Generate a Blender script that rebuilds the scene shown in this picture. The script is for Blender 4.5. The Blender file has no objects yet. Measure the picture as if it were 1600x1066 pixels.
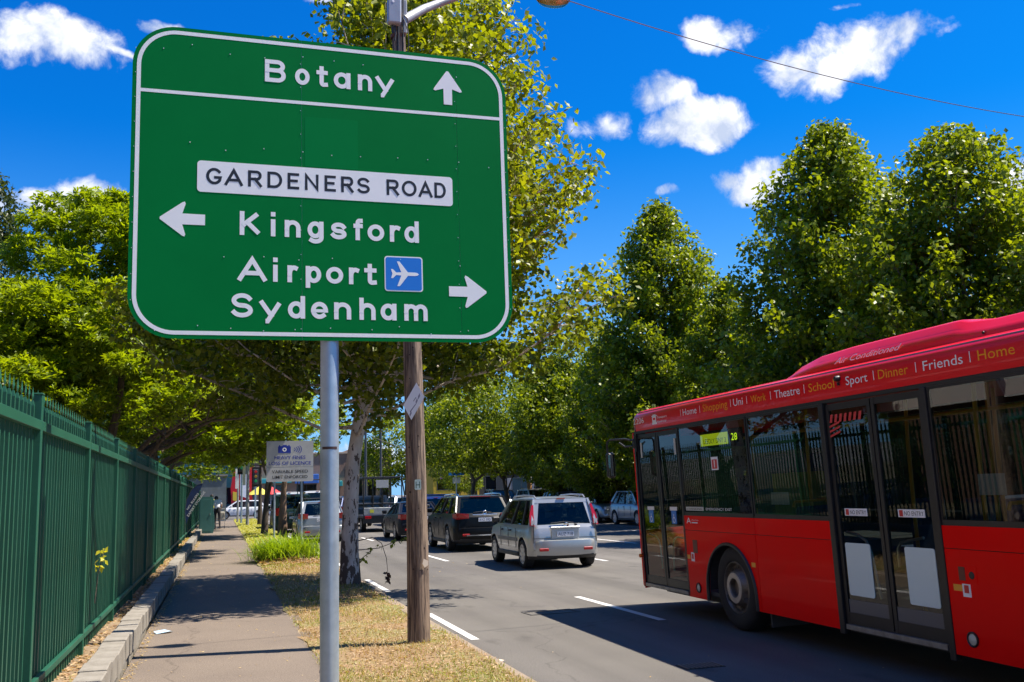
import bpy, bmesh, math, random
import numpy as np
from mathutils import Vector, Matrix, Euler
random.seed(7); RNG = np.random.default_rng(7)
SC = bpy.context.scene
COL = SC.collection
R_ = math.radians

# ------------------------------------------------------------ camera
EYE = 1.65
_y, _p, _r = R_(16.6), R_(8.7), R_(1.6)
_f = Vector((math.sin(_y)*math.cos(_p), math.cos(_y)*math.cos(_p), math.sin(_p)))
_r0 = Vector((math.cos(_y), -math.sin(_y), 0)); _u0 = _r0.cross(_f)
_R = _r0*math.cos(_r) - _u0*math.sin(_r); _U = _r0*math.sin(_r) + _u0*math.cos(_r)
cd = bpy.data.cameras.new('camera'); cam = bpy.data.objects.new('camera', cd); COL.objects.link(cam)
cam.matrix_world = Matrix(((_R.x, _U.x, -_f.x, 0), (_R.y, _U.y, -_f.y, 0), (_R.z, _U.z, -_f.z, EYE), (0, 0, 0, 1)))
cd.sensor_width = 36; cd.lens = 36*1530/1600; cd.clip_end = 3000; cd.clip_start = 0.05
SC.camera = cam

# ------------------------------------------------------------ sun, sky, exposure
SUN_EL, SUN_AZ = 60.0, 98.0           # azimuth clockwise from +Y (road direction)
sl = bpy.data.lights.new('sun', 'SUN'); sl.energy = 5.0; sl.angle = R_(0.53); sl.color = (1.0, 0.915, 0.80)
so = bpy.data.objects.new('sun', sl); COL.objects.link(so)
sd = Vector((math.sin(R_(SUN_AZ))*math.cos(R_(SUN_EL)), math.cos(R_(SUN_AZ))*math.cos(R_(SUN_EL)), math.sin(R_(SUN_EL))))
so.rotation_euler = sd.to_track_quat('Z', 'Y').to_euler()
so.location = (20, -10, 40)
W = bpy.data.worlds.new('World'); SC.world = W; W.use_nodes = True
SC.view_settings.view_transform = 'Standard'; SC.view_settings.look = 'None'
SC.view_settings.gamma = 1.0; SC.view_settings.use_curve_mapping = False
SC.view_settings.exposure = 1.05
SKY_STRENGTH = 0.097
def build_world():
    nt = W.node_tree; N = nt.nodes; L = nt.links; N.clear()
    out = N.new('ShaderNodeOutputWorld'); bg = N.new('ShaderNodeBackground'); bg.inputs[1].default_value = SKY_STRENGTH
    sky = N.new('ShaderNodeTexSky'); sky.sky_type = 'NISHITA'; sky.sun_disc = False
    sky.sun_elevation = R_(SUN_EL); sky.sun_rotation = R_(SUN_AZ)
    sky.air_density = 1.0; sky.dust_density = 0.4; sky.ozone_density = 2.2
    # polariser-like deepening of the clear blue
    sep = N.new('ShaderNodeSeparateColor'); L.new(sky.outputs[0], sep.inputs[0])
    com = N.new('ShaderNodeCombineColor')
    for i, (g, m) in enumerate(((1.6, 0.006), (1.12, 0.37), (0.82, 1.20))):
        pw = N.new('ShaderNodeMath'); pw.operation = 'POWER'; pw.inputs[1].default_value = g; L.new(sep.outputs[i], pw.inputs[0])
        mu = N.new('ShaderNodeMath'); mu.operation = 'MULTIPLY'; mu.inputs[1].default_value = m; L.new(pw.outputs[0], mu.inputs[0])
        L.new(mu.outputs[0], com.inputs[i])
    tc = N.new('ShaderNodeTexCoord')
    # domain-warped fractal noise on the view direction
    wn = N.new('ShaderNodeTexNoise'); wn.inputs['Scale'].default_value = 9; wn.inputs['Detail'].default_value = 4
    L.new(tc.outputs['Generated'], wn.inputs['Vector'])
    ws = N.new('ShaderNodeVectorMath'); ws.operation = 'SCALE'; ws.inputs['Scale'].default_value = 0.05
    sb = N.new('ShaderNodeVectorMath'); sb.operation = 'SUBTRACT'; sb.inputs[1].default_value = (.5, .5, .5)
    L.new(wn.outputs['Color'], sb.inputs[0]); L.new(sb.outputs[0], ws.inputs[0])
    wd = N.new('ShaderNodeVectorMath'); wd.operation = 'ADD'; L.new(tc.outputs['Generated'], wd.inputs[0]); L.new(ws.outputs[0], wd.inputs[1])
    n1 = N.new('ShaderNodeTexNoise'); n1.inputs['Scale'].default_value = 15; n1.inputs['Detail'].default_value = 9; n1.inputs['Roughness'].default_value = 0.6
    L.new(wd.outputs[0], n1.inputs['Vector'])
    n2 = N.new('ShaderNodeTexNoise'); n2.inputs['Scale'].default_value = 15; n2.inputs['Detail'].default_value = 5; n2.inputs['Roughness'].default_value = 0.55
    up = N.new('ShaderNodeVectorMath'); up.operation = 'ADD'; up.inputs[1].default_value = (0.012, 0.0, 0.022)
    L.new(wd.outputs[0], up.inputs[0]); L.new(up.outputs[0], n2.inputs['Vector'])
    def M(op, a, b=None, clamp=False):
        m = N.new('ShaderNodeMath'); m.operation = op; m.use_clamp = clamp
        for i, v in enumerate((a, b)):
            if v is None: continue
            if isinstance(v, (int, float)): m.inputs[i].default_value = v
            else: L.new(v, m.inputs[i])
        return m.outputs[0]
    # clouds: direction (azimuth, elevation in degrees), half sizes in degrees
    cl = CLOUDS
    tot = None; vv = None
    for az, el, ha, he, den in cl:
        d = Vector((math.sin(R_(az))*math.cos(R_(el)), math.cos(R_(az))*math.cos(R_(el)), math.sin(R_(el))))
        ax = Vector((math.cos(R_(az)), -math.sin(R_(az)), 0)); ay = ax.cross(d)
        def dot(vec):
            v = N.new('ShaderNodeVectorMath'); v.operation = 'DOT_PRODUCT'; v.inputs[1].default_value = vec; L.new(wd.outputs[0], v.inputs[0]); return v.outputs['Value']
        u = M('MULTIPLY', dot(ax), 1/math.sin(R_(ha*1.03))); v = M('MULTIPLY', dot(ay), 1/math.sin(R_(he*1.0)))
        r2 = M('ADD', M('MULTIPLY', u, u), M('MULTIPLY', v, v))
        m = M('SUBTRACT', den, M('MULTIPLY', r2, 1.0))
        front = M('GREATER_THAN', dot(d), 0.2)
        m = M('MULTIPLY', M('ADD', m, 2.0), front); m = M('SUBTRACT', m, 2.0)
        tot = m if tot is None else M('MAXIMUM', tot, m)
    tot = M('MAXIMUM', tot, -3.0)
    dens = M('ADD', tot, M('MULTIPLY', M('SUBTRACT', n1.outputs['Fac'], 0.5), 4.4))
    ms = N.new('ShaderNodeMapRange'); ms.interpolation_type = 'SMOOTHSTEP'
    ms.inputs['From Min'].default_value = 0.05; ms.inputs['From Max'].default_value = 0.95; L.new(dens, ms.inputs[0])
    sh = M('SUBTRACT', n1.outputs['Fac'], n2.outputs['Fac'])
    sr = N.new('ShaderNodeMapRange'); sr.inputs['From Min'].default_value = -0.09; sr.inputs['From Max'].default_value = 0.09
    L.new(sh, sr.inputs[0])
    cc = N.new('ShaderNodeMix'); cc.data_type = 'RGBA'; cc.inputs['A'].default_value = (3.0, 3.5, 4.6, 1); cc.inputs['B'].default_value = (5.7, 5.8, 6.1, 1)
    L.new(sr.outputs[0], cc.inputs['Factor'])
    # pale low haze band where the sky meets the ground
    sx = N.new('ShaderNodeSeparateXYZ'); L.new(tc.outputs['Generated'], sx.inputs[0])
    hz = N.new('ShaderNodeMapRange'); hz.interpolation_type = 'SMOOTHSTEP'
    hz.inputs['From Min'].default_value = 0.36; hz.inputs['From Max'].default_value = -0.02; hz.inputs['To Max'].default_value = 0.85
    L.new(sx.outputs['Z'], hz.inputs[0])
    mh = N.new('ShaderNodeMix'); mh.data_type = 'RGBA'; L.new(hz.outputs[0], mh.inputs['Factor']); L.new(com.outputs[0], mh.inputs['A'])
    mh.inputs['B'].default_value = (1.7, 3.3, 5.6, 1)
    mx = N.new('ShaderNodeMix'); mx.data_type = 'RGBA'
    L.new(ms.outputs[0], mx.inputs['Factor']); L.new(mh.outputs['Result'], mx.inputs['A']); L.new(cc.outputs['Result'], mx.inputs['B'])
    L.new(mx.outputs['Result'], bg.inputs[0]); L.new(bg.outputs[0], out.inputs[0])
CLOUDS = [(-9.88, 23.86, 3.05, 1.51, 1.5),
 (-6.06, 23.63, 1.11, 0.33, 0.6),
 (-9.81, 15.49, 4.05, 1.18, 1.0),
 (-6.96, 16.33, 2.63, 1.28, 1.0),
 (-4.04, 25.31, 1.67, 0.52, 0.7),
 (37.15, 23.11, 4.5, 1.95, 1.0),
 (34.97, 22.61, 2.86, 1.52, 1.0),
 (39.98, 23.77, 2.57, 1.18, 0.9),
 (30.37, 25.17, 2.31, 1.46, 0.95),
 (27.98, 20.49, 2.97, 1.39, 1.0),
 (22.44, 21.09, 2.08, 1.2, 0.9),
 (25.99, 22.32, 1.98, 1.03, 0.85),
 (30.72, 16.85, 2.18, 1.11, 0.9),
 (32.24, 17.69, 1.96, 1.02, 0.9),
 (25.61, 16.92, 1.45, 0.44, 0.6),
 (16.73, 25.88, 1.57, 0.94, 0.55),
 (13.16, 26.44, 1.41, 0.63, 0.6),
 (5.33, 27.55, 1.72, 0.46, 0.6),
 (45.24, 15.26, 1.26, 1.3, 0.9),
 (20.31, 16.57, 1.43, 0.57, 0.7),
 (8.65, 2.48, 3.65, 1.22, 0.8),
 (37.02, 25.6, 1.11, 0.37, 0.5),
 (28.03, 5.75, 3.23, 1.21, 0.8),
 (125.8, 34.8, 7.1, 2.9, 1.0),
 (65.5, 30.6, 5.0, 2.7, 1.0),
 (207.0, 22.8, 5.2, 2.2, 1.0),
 (310.1, 18.5, 4.8, 2.8, 1.0),
 (73.5, 52.9, 6.4, 3.5, 1.0),
 (297.5, 56.8, 7.6, 3.9, 1.0),
 (320.4, 11.6, 4.7, 2.1, 1.0),
 (320.7, 45.1, 6.1, 3.5, 1.0),
 (215.8, 22.4, 8.5, 4.6, 1.0),
 (311.0, 31.1, 7.5, 3.5, 1.0),
 (207.2, 23.4, 7.2, 4.3, 1.0),
 (133.6, 39.3, 4.4, 2.5, 1.0),
 (172.0, 31.8, 8.4, 3.4, 1.0),
 (226.7, 48.7, 6.8, 3.9, 1.0),
 (136.8, 14.4, 4.4, 2.3, 1.0),
 (70.4, 36.3, 4.8, 2.0, 1.0),
 (294.6, 58.3, 5.9, 3.4, 1.0),
 (165.5, 31.4, 7.1, 4.2, 1.0),
 (197.9, 19.6, 8.7, 4.2, 1.0),
 (131.2, 33.6, 8.9, 4.1, 1.0),
 (162.9, 25.3, 6.3, 3.4, 1.0),
 (156.5, 27.1, 6.9, 4.1, 1.0)]
build_world()

# ------------------------------------------------------------ material helpers
MATS = {}
def mat(name, col, rough=0.6, metal=0.0, var=0.0, vscale=4.0, bump=0.0, bscale=60.0, spec=0.5, coat=0.0, var2=None, emit=None, coat_ior=1.4, stretch=None, trans=None, attr=None):
    """procedural material: base colour with noise variation, grain bump and optional second tone"""
    if name in MATS: return MATS[name]
    m = bpy.data.materials.new(name); m.use_nodes = True; MATS[name] = m
    nt = m.node_tree; N = nt.nodes; L = nt.links
    b = N['Principled BSDF']; b.inputs['Roughness'].default_value = rough; b.inputs['Metallic'].default_value = metal
    b.inputs['Specular IOR Level'].default_value = spec
    b.inputs['Coat Weight'].default_value = coat; b.inputs['Coat Roughness'].default_value = 0.03; b.inputs['Coat IOR'].default_value = coat_ior
    c = (*col, 1); tc = N.new('ShaderNodeTexCoord'); src = tc.outputs['Object']
    if stretch:
        mp = N.new('ShaderNodeMapping'); mp.inputs['Scale'].default_value = stretch; L.new(src, mp.inputs[0]); src = mp.outputs[0]
    if var > 0:
        n = N.new('ShaderNodeTexNoise'); n.inputs['Scale'].default_value = vscale; n.inputs['Detail'].default_value = 8; n.inputs['Roughness'].default_value = 0.65
        L.new(src, n.inputs['Vector'])
        r = N.new('ShaderNodeValToRGB'); r.color_ramp.elements[0].position = 0.3; r.color_ramp.elements[1].position = 0.7
        d2 = var2 if var2 else tuple(max(0, x*(1-var)) for x in col)
        r.color_ramp.elements[0].color = (*d2, 1)
        r.color_ramp.elements[1].color = (*(tuple(min(1, x*(1+var*0.5)) for x in col) if not var2 else col), 1)
        L.new(n.outputs['Fac'], r.inputs[0]); L.new(r.outputs[0], b.inputs['Base Color'])
        rr = N.new('ShaderNodeMapRange'); rr.inputs['To Min'].default_value = max(0.0, rough*0.85); rr.inputs['To Max'].default_value = min(1, rough*1.2)
        L.new(n.outputs['Fac'], rr.inputs[0]); L.new(rr.outputs[0], b.inputs['Roughness'])
    else:
        b.inputs['Base Color'].default_value = c
    if bump > 0:
        n2 = N.new('ShaderNodeTexNoise'); n2.inputs['Scale'].default_value = bscale; n2.inputs['Detail'].default_value = 5
        L.new(src, n2.inputs['Vector'])
        bp = N.new('ShaderNodeBump'); bp.inputs['Strength'].default_value = bump; bp.inputs['Distance'].default_value = 0.01
        L.new(n2.outputs['Fac'], bp.inputs['Height']); L.new(bp.outputs[0], b.inputs['Normal'])
    if emit: b.inputs['Emission Color'].default_value = (*emit[0], 1); b.inputs['Emission Strength'].default_value = emit[1]
    return m
def glass(name, tint, refl=1.0, ior=1.5, rough=0.0, wav=0.0):
    """thin glazing: fresnel reflection over tinted see-through"""
    if name in MATS: return MATS[name]
    m = bpy.data.materials.new(name); m.use_nodes = True; MATS[name] = m
    nt = m.node_tree; N = nt.nodes; L = nt.links; N.clear()
    o = N.new('ShaderNodeOutputMaterial'); mx = N.new('ShaderNodeMixShader')
    t = N.new('ShaderNodeBsdfTransparent'); t.inputs[0].default_value = (*tint, 1)
    g = N.new('ShaderNodeBsdfGlossy'); g.inputs['Roughness'].default_value = rough; g.inputs[0].default_value = (refl, refl, refl, 1)
    f = N.new('ShaderNodeFresnel'); f.inputs['IOR'].default_value = ior
    if wav > 0:
        tc = N.new('ShaderNodeTexCoord'); n = N.new('ShaderNodeTexNoise'); n.inputs['Scale'].default_value = 1.3; n.inputs['Detail'].default_value = 1
        L.new(tc.outputs['Object'], n.inputs['Vector'])
        b = N.new('ShaderNodeBump'); b.inputs['Strength'].default_value = wav; b.inputs['Distance'].default_value = 0.02
        L.new(n.outputs['Fac'], b.inputs['Height']); L.new(b.outputs[0], g.inputs['Normal'])
    ge = N.new('ShaderNodeNewGeometry'); iv = N.new('ShaderNodeMath'); iv.operation = 'SUBTRACT'; iv.inputs[0].default_value = 1.0; L.new(ge.outputs['Backfacing'], iv.inputs[1])
    fm = N.new('ShaderNodeMath'); fm.operation = 'MULTIPLY'; L.new(f.outputs[0], fm.inputs[0]); L.new(iv.outputs[0], fm.inputs[1])
    L.new(fm.outputs[0], mx.inputs[0]); L.new(t.outputs[0], mx.inputs[1]); L.new(g.outputs[0], mx.inputs[2]); L.new(mx.outputs[0], o.inputs[0])
    return m
def leafmat(name, c1, c2, trans=0.45):
    """leaf: per-leaf tone from the 'tone' attribute, partly translucent, slight gloss"""
    m = bpy.data.materials.new(name); m.use_nodes = True
    nt = m.node_tree; N = nt.nodes; L = nt.links; N.clear()
    o = N.new('ShaderNodeOutputMaterial')
    a = N.new('ShaderNodeAttribute'); a.attribute_name = 'tone'
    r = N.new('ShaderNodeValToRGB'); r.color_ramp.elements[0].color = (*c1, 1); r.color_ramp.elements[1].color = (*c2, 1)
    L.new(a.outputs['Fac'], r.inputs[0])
    d = N.new('ShaderNodeBsdfPrincipled'); d.inputs['Roughness'].default_value = 0.42; d.inputs['Specular IOR Level'].default_value = 0.32; L.new(r.outputs[0], d.inputs['Base Color'])
    t = N.new('ShaderNodeBsdfTranslucent')
    mu = N.new('ShaderNodeMix'); mu.data_type = 'RGBA'; mu.blend_type = 'MULTIPLY'; mu.inputs['Factor'].default_value = 1; mu.inputs['B'].default_value = (1.9, 1.75, 0.45, 1)
    L.new(r.outputs[0], mu.inputs['A']); L.new(mu.outputs['Result'], t.inputs[0])
    mx = N.new('ShaderNodeMixShader'); mx.inputs[0].default_value = trans
    L.new(d.outputs[0], mx.inputs[1]); L.new(t.outputs[0], mx.inputs[2]); L.new(mx.outputs[0], o.inputs[0])
    return m

# ------------------------------------------------------------ object helpers
def link(o, parent=None):
    COL.objects.link(o)
    if parent is not None: o.parent = parent
    return o
def tag(o, label=None, cat=None, group=None, kind=None):
    if label: o['label'] = label
    if cat: o['category'] = cat
    if group: o['group'] = group
    if kind: o['kind'] = kind
    return o
def empty(name, loc, label=None, cat=None, group=None, rot=(0, 0, 0)):
    o = bpy.data.objects.new(name, None); o.empty_display_size = 0.2; link(o); o.location = loc; o.rotation_euler = rot
    return tag(o, label, cat, group)
class MB:
    def __init__(s): s.v = []; s.f = []; s.m = []
    def add(s, vs, fs, m=0, M=None):
        n = len(s.v)
        s.v += [tuple(M @ Vector(v)) for v in vs] if M is not None else [tuple(v) for v in vs]
        s.f += [tuple(i+n for i in f) for f in fs]; s.m += [m]*len(fs); return s
    def box(s, x0, x1, y0, y1, z0, z1, m=0, M=None, b=0.0):
        if b > 0:      # chamfered box
            xs = (x0, x0+b, x1-b, x1); ys = (y0, y0+b, y1-b, y1); zs = (z0, z0+b, z1-b, z1)
            bm = bmesh.new()
            pts = [(xs[i], ys[j], zs[k]) for i in range(4) for j in range(4) for k in range(4) if ((i in (0, 3))+(j in (0, 3))+(k in (0, 3))) == 1]
            for q in pts: bm.verts.new(q)
            bmesh.ops.convex_hull(bm, input=bm.verts); bmesh.ops.dissolve_limit(bm, angle_limit=0.01, verts=bm.verts, edges=bm.edges)
            bm.verts.index_update(); vs = [v.co[:] for v in bm.verts]; fs = [[v.index for v in f.verts] for f in bm.faces]; bm.free()
            return s.add(vs, fs, m, M)
        vs = [(x, y, z) for x in (x0, x1) for y in (y0, y1) for z in (z0, z1)]
        return s.add(vs, [(0, 1, 3, 2), (4, 6, 7, 5), (0, 4, 5, 1), (2, 3, 7, 6), (0, 2, 6, 4), (1, 5, 7, 3)], m, M)
    def tube(s, pts, r, n=8, m=0, cap=True, M=None):
        pts = [Vector(p) for p in pts]; k = len(pts)
        rs = r if isinstance(r, (list, tuple)) else [r]*k
        vs = []; prev = None
        for i, p in enumerate(pts):
            d = (pts[min(i+1, k-1)]-pts[max(i-1, 0)])
            d = d.normalized() if d.length > 1e-9 else Vector((0, 0, 1))
            if prev is None:
                a = Vector((1, 0, 0)) if abs(d.x) < 0.8 else Vector((0, 1, 0)); u = d.cross(a).normalized()
            else:
                u = (prev-d*prev.dot(d)); u = u.normalized() if u.length > 1e-6 else d.orthogonal().normalized()
            prev = u; w = d.cross(u)
            for j in range(n):
                a = 2*math.pi*j/n; vs.append(p+(u*math.cos(a)+w*math.sin(a))*rs[i])
        fs = [(i*n+j, i*n+(j+1) % n, (i+1)*n+(j+1) % n, (i+1)*n+j) for i in range(k-1) for j in range(n)]
        if cap: fs += [tuple(range(n-1, -1, -1)), tuple((k-1)*n+j for j in range(n))]
        return s.add(vs, fs, m, M)
    def lathe(s, prof, n=24, axis='Z', m=0, M=None, closed=False):
        """prof: list of (radius, height) along axis"""
        vs = []
        for r, h in prof:
            for j in range(n):
                a = 2*math.pi*j/n; c, q = r*math.cos(a), r*math.sin(a)
                vs.append((c, q, h) if axis == 'Z' else ((h, c, q) if axis == 'X' else (c, h, q)))
        k = len(prof)
        fs = [(i*n+j, i*n+(j+1) % n, (i+1)*n+(j+1) % n, (i+1)*n+j) for i in range(k-1) for j in range(n)]
        if closed: fs += [((k-1)*n+j, (k-1)*n+(j+1) % n, (j+1) % n, j) for j in range(n)]
        return s.add(vs, fs, m, M)
    def prism(s, poly, h0, h1, plane='XY', m=0, M=None):
        n = len(poly)
        def P(a, b, h): return {'XY': (a, b, h), 'XZ': (a, h, b), 'YZ': (h, a, b)}[plane]
        vs = [P(a, b, h0) for a, b in poly]+[P(a, b, h1) for a, b in poly]
        fs = [tuple(range(n-1, -1, -1)), tuple(range(n, 2*n))]+[(i, (i+1) % n, n+(i+1) % n, n+i) for i in range(n)]
        return s.add(vs, fs, m, M)
    def loft(s, rings, m=0, M=None, cap=True, closed=True):
        n = len(rings[0]); vs = [q for r in rings for q in r]; k = len(rings)
        rg = range(n) if closed else range(n-1)
        fs = [(i*n+j, i*n+(j+1) % n, (i+1)*n+(j+1) % n, (i+1)*n+j) for i in range(k-1) for j in rg]
        if cap: fs += [tuple(range(n-1, -1, -1)), tuple((k-1)*n+j for j in range(n))]
        return s.add(vs, fs, m, M)
    def mesh(s, name, mats, smooth=False, ang=40, fix=True):
        me = bpy.data.meshes.new(name); me.from_pydata(s.v, [], s.f)
        for q in (mats if isinstance(mats, (list, tuple)) else [mats]): me.materials.append(q)
        if any(s.m): me.polygons.foreach_set('material_index', s.m)
        if fix:
            bm = bmesh.new(); bm.from_mesh(me); bmesh.ops.recalc_face_normals(bm, faces=bm.faces); bm.to_mesh(me); bm.free()
        if smooth:
            me.polygons.foreach_set('use_smooth', [True]*len(me.polygons)); me.set_sharp_from_angle(angle=R_(ang))
        me.update(); return me
    def build(s, name, mats, parent=None, smooth=False, ang=40, fix=True, loc=None, rot=None):
        o = bpy.data.objects.new(name, s.mesh(name, mats, smooth, ang, fix)); link(o, parent)
        if loc is not None: o.location = loc
        if rot is not None: o.rotation_euler = rot
        return o
def inst(name, me, parent=None, loc=None, rot=None, scale=None):
    o = bpy.data.objects.new(name, me); link(o, parent)
    if loc is not None: o.location = loc
    if rot is not None: o.rotation_euler = rot
    if scale is not None: o.scale = scale
    return o
def npmesh(name, V, F, mats, tone=None, smooth=False):
    """fast mesh from numpy arrays: F is (n,3) or (n,4)"""
    me = bpy.data.meshes.new(name); V = np.asarray(V, dtype=np.float32); F = np.asarray(F, dtype=np.int32); k = F.shape[1]
    me.vertices.add(len(V)); me.vertices.foreach_set('co', V.ravel())
    me.loops.add(F.size); me.loops.foreach_set('vertex_index', F.ravel())
    me.polygons.add(len(F)); me.polygons.foreach_set('loop_start', np.arange(0, F.size, k, dtype=np.int32))
    for q in (mats if isinstance(mats, (list, tuple)) else [mats]): me.materials.append(q)
    if tone is not None:
        a = me.attributes.new('tone', 'FLOAT', 'FACE'); a.data.foreach_set('value', np.asarray(tone, dtype=np.float32))
    if smooth: me.polygons.foreach_set('use_smooth', [True]*len(F))
    me.update(); me.validate(); return me
def text(s, parent, mt, M, width=None, height=0.1, name='lettering', depth=0.002, bold=0.0, shear=0.0, center=False):
    """flat lettering as a mesh, baseline at M's origin, in M's XY plane; cap height = height"""
    c = bpy.data.curves.new('txt', 'FONT'); c.body = s; c.size = 1.0; c.extrude = 0.0; c.offset = bold; c.shear = shear; c.resolution_u = 3
    o = bpy.data.objects.new('txt', c); COL.objects.link(o)
    dg = bpy.context.evaluated_depsgraph_get(); me = bpy.data.meshes.new_from_object(o.evaluated_get(dg))
    bpy.data.objects.remove(o)
    V = np.array([v.co[:] for v in me.vertices]) if len(me.vertices) else np.zeros((1, 3))
    capc = 0.729
    sy = height/capc; x0, x1 = V[:, 0].min(), V[:, 0].max()
    sx = sy if width is None else width/(x1-x0)
    if center: off = -(x0+x1)/2*sx
    else: off = -x0*sx
    for v in me.vertices: v.co = M @ Vector((v.co.x*sx+off, v.co.y*sy, depth))
    me.materials.clear(); me.materials.append(mt); me.name = name
    return inst(name, me, parent)
# ------------------------------------------------------------ materials of the setting
M_asph = mat('asphalt', (0.140, 0.131, 0.116), 0.9, var=0.5, vscale=0.35, bump=0.35, bscale=160, spec=0.25, var2=(0.108, 0.099, 0.091))
M_path = mat('path_asphalt', (0.190, 0.153, 0.120), 0.9, var=0.5, vscale=0.8, bump=0.4, bscale=140, spec=0.25, var2=(0.150, 0.121, 0.097))
M_conc = mat('concrete', (0.29, 0.265, 0.225), 0.85, var=0.4, vscale=5, bump=0.4, bscale=70, var2=(0.17, 0.15, 0.12))
M_kerb = mat('kerb_concrete', (0.30, 0.235, 0.165), 0.9, var=0.4, vscale=7, bump=0.4, bscale=60, var2=(0.22, 0.17, 0.13))
M_paint = mat('road_paint', (0.72, 0.71, 0.68), 0.7, var=0.4, vscale=9, bump=0.2, bscale=150, var2=(0.5, 0.49, 0.47))
M_soil = mat('soil', (0.30, 0.215, 0.13), 0.95, var=0.5, vscale=5, bump=0.7, bscale=40, var2=(0.17, 0.12, 0.07))
M_far = mat('far_ground', (0.13, 0.13, 0.12), 0.95, var=0.3, vscale=0.1)
def asphalt_detail(m):
    """fine aggregate speckle and a few crack lines over the base tone"""
    nt = m.node_tree; N = nt.nodes; L = nt.links; b = N['Principled BSDF']
    src = b.inputs['Base Color'].links[0].from_socket
    tc = N.new('ShaderNodeTexCoord')
    n = N.new('ShaderNodeTexNoise'); n.inputs['Scale'].default_value = 95; n.inputs['Detail'].default_value = 3; L.new(tc.outputs['Object'], n.inputs['Vector'])
    r = N.new('ShaderNodeMapRange'); r.inputs['From Min'].default_value = 0.3; r.inputs['From Max'].default_value = 0.7; r.inputs['To Min'].default_value = 0.62; r.inputs['To Max'].default_value = 1.4
    L.new(n.outputs['Fac'], r.inputs[0])
    w = N.new('ShaderNodeTexNoise'); w.inputs['Scale'].default_value = 1.2; w.inputs['Detail'].default_value = 5; L.new(tc.outputs['Object'], w.inputs['Vector'])
    wa = N.new('ShaderNodeVectorMath'); wa.operation = 'ADD'; L.new(tc.outputs['Object'], wa.inputs[0]); L.new(w.outputs['Color'], wa.inputs[1])
    vo = N.new('ShaderNodeTexVoronoi'); vo.feature = 'DISTANCE_TO_EDGE'; vo.inputs['Scale'].default_value = 0.22; L.new(wa.outputs[0], vo.inputs['Vector'])
    cr = N.new('ShaderNodeMapRange'); cr.inputs['From Min'].default_value = 0.001; cr.inputs['From Max'].default_value = 0.004; cr.inputs['To Min'].default_value = 0.78; cr.inputs['To Max'].default_value = 1
    L.new(vo.outputs['Distance'], cr.inputs[0])
    mu = N.new('ShaderNodeMath'); mu.operation = 'MULTIPLY'; L.new(r.outputs[0], mu.inputs[0]); L.new(cr.outputs[0], mu.inputs[1])
    mx = N.new('ShaderNodeVectorMath'); mx.operation = 'SCALE'; L.new(src, mx.inputs[0]); L.new(mu.outputs[0], mx.inputs['Scale'])
    L.new(mx.outputs[0], b.inputs['Base Color'])
asphalt_detail(M_asph); asphalt_detail(M_path)
def wheel_tracks(m):
    """slightly darker polished strips where tyres run, oil drips between them, all along the road"""
    nt = m.node_tree; N = nt.nodes; L = nt.links; b = N['Principled BSDF']; src = b.inputs['Base Color'].links[0].from_socket
    tc = N.new('ShaderNodeTexCoord'); mp = N.new('ShaderNodeMapping'); mp.inputs['Scale'].default_value = (1, .045, 1); L.new(tc.outputs['Object'], mp.inputs[0])
    n = N.new('ShaderNodeTexNoise'); n.inputs['Scale'].default_value = 1.15; n.inputs['Detail'].default_value = 4; L.new(mp.outputs[0], n.inputs['Vector'])
    r = N.new('ShaderNodeMapRange'); r.inputs['From Min'].default_value = .35; r.inputs['From Max'].default_value = .65; r.inputs['To Min'].default_value = .80; r.inputs['To Max'].default_value = 1.16; L.new(n.outputs['Fac'], r.inputs[0])
    mp2 = N.new('ShaderNodeMapping'); mp2.inputs['Scale'].default_value = (1, .4, 1); L.new(tc.outputs['Object'], mp2.inputs[0])
    n2 = N.new('ShaderNodeTexNoise'); n2.inputs['Scale'].default_value = 2.2; n2.inputs['Detail'].default_value = 6; L.new(mp2.outputs[0], n2.inputs['Vector'])
    r2 = N.new('ShaderNodeMapRange'); r2.inputs['From Min'].default_value = .62; r2.inputs['From Max'].default_value = .74; r2.inputs['To Min'].default_value = 1; r2.inputs['To Max'].default_value = .72; L.new(n2.outputs['Fac'], r2.inputs[0])
    mu = N.new('ShaderNodeMath'); mu.operation = 'MULTIPLY'; L.new(r.outputs[0], mu.inputs[0]); L.new(r2.outputs[0], mu.inputs[1])
    v = N.new('ShaderNodeVectorMath'); v.operation = 'SCALE'; L.new(src, v.inputs[0]); L.new(mu.outputs[0], v.inputs['Scale']); L.new(v.outputs[0], b.inputs['Base Color'])
wheel_tracks(M_asph)

def structure(o): o['kind'] = 'structure'; return o
# far ground, road sheet (this street, the cross street) -----------------------
structure(MB().box(-900, 900, -300, 1600, -1.0, -0.03, 0).build('ground', M_far))
MB_ = MB()
for (x0, x1, y0, y1) in ((2.45, 19.3, -60, 73), (-150, 180, 73, 93), (2.0, 19.0, 93, 420)):
    MB_.add([(x0, y0, 0), (x1, y0, 0), (x1, y1, 0), (x0, y1, 0)], [(0, 1, 2, 3)])
structure(MB_.build('road', M_asph, fix=False))
# gutter kerb pieces along the verge and the far kerb
kb = MB()
structure(MB().box(2.27, 2.45, -60, 73, -0.3, 0.148, b=0.02).build('kerb', M_kerb))
structure(MB().box(19.3, 19.5, -60, 73, -0.3, 0.14, b=0.02).build('kerb', M_kerb))
structure(MB().box(19.5, 22.6, -60, 73, -0.3, 0.146).build('pavement', M_conc))
# the footpath
structure(MB().box(-0.80, 0.98, -12, 73, -0.3, 0.146).build('path', M_path))
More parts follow.
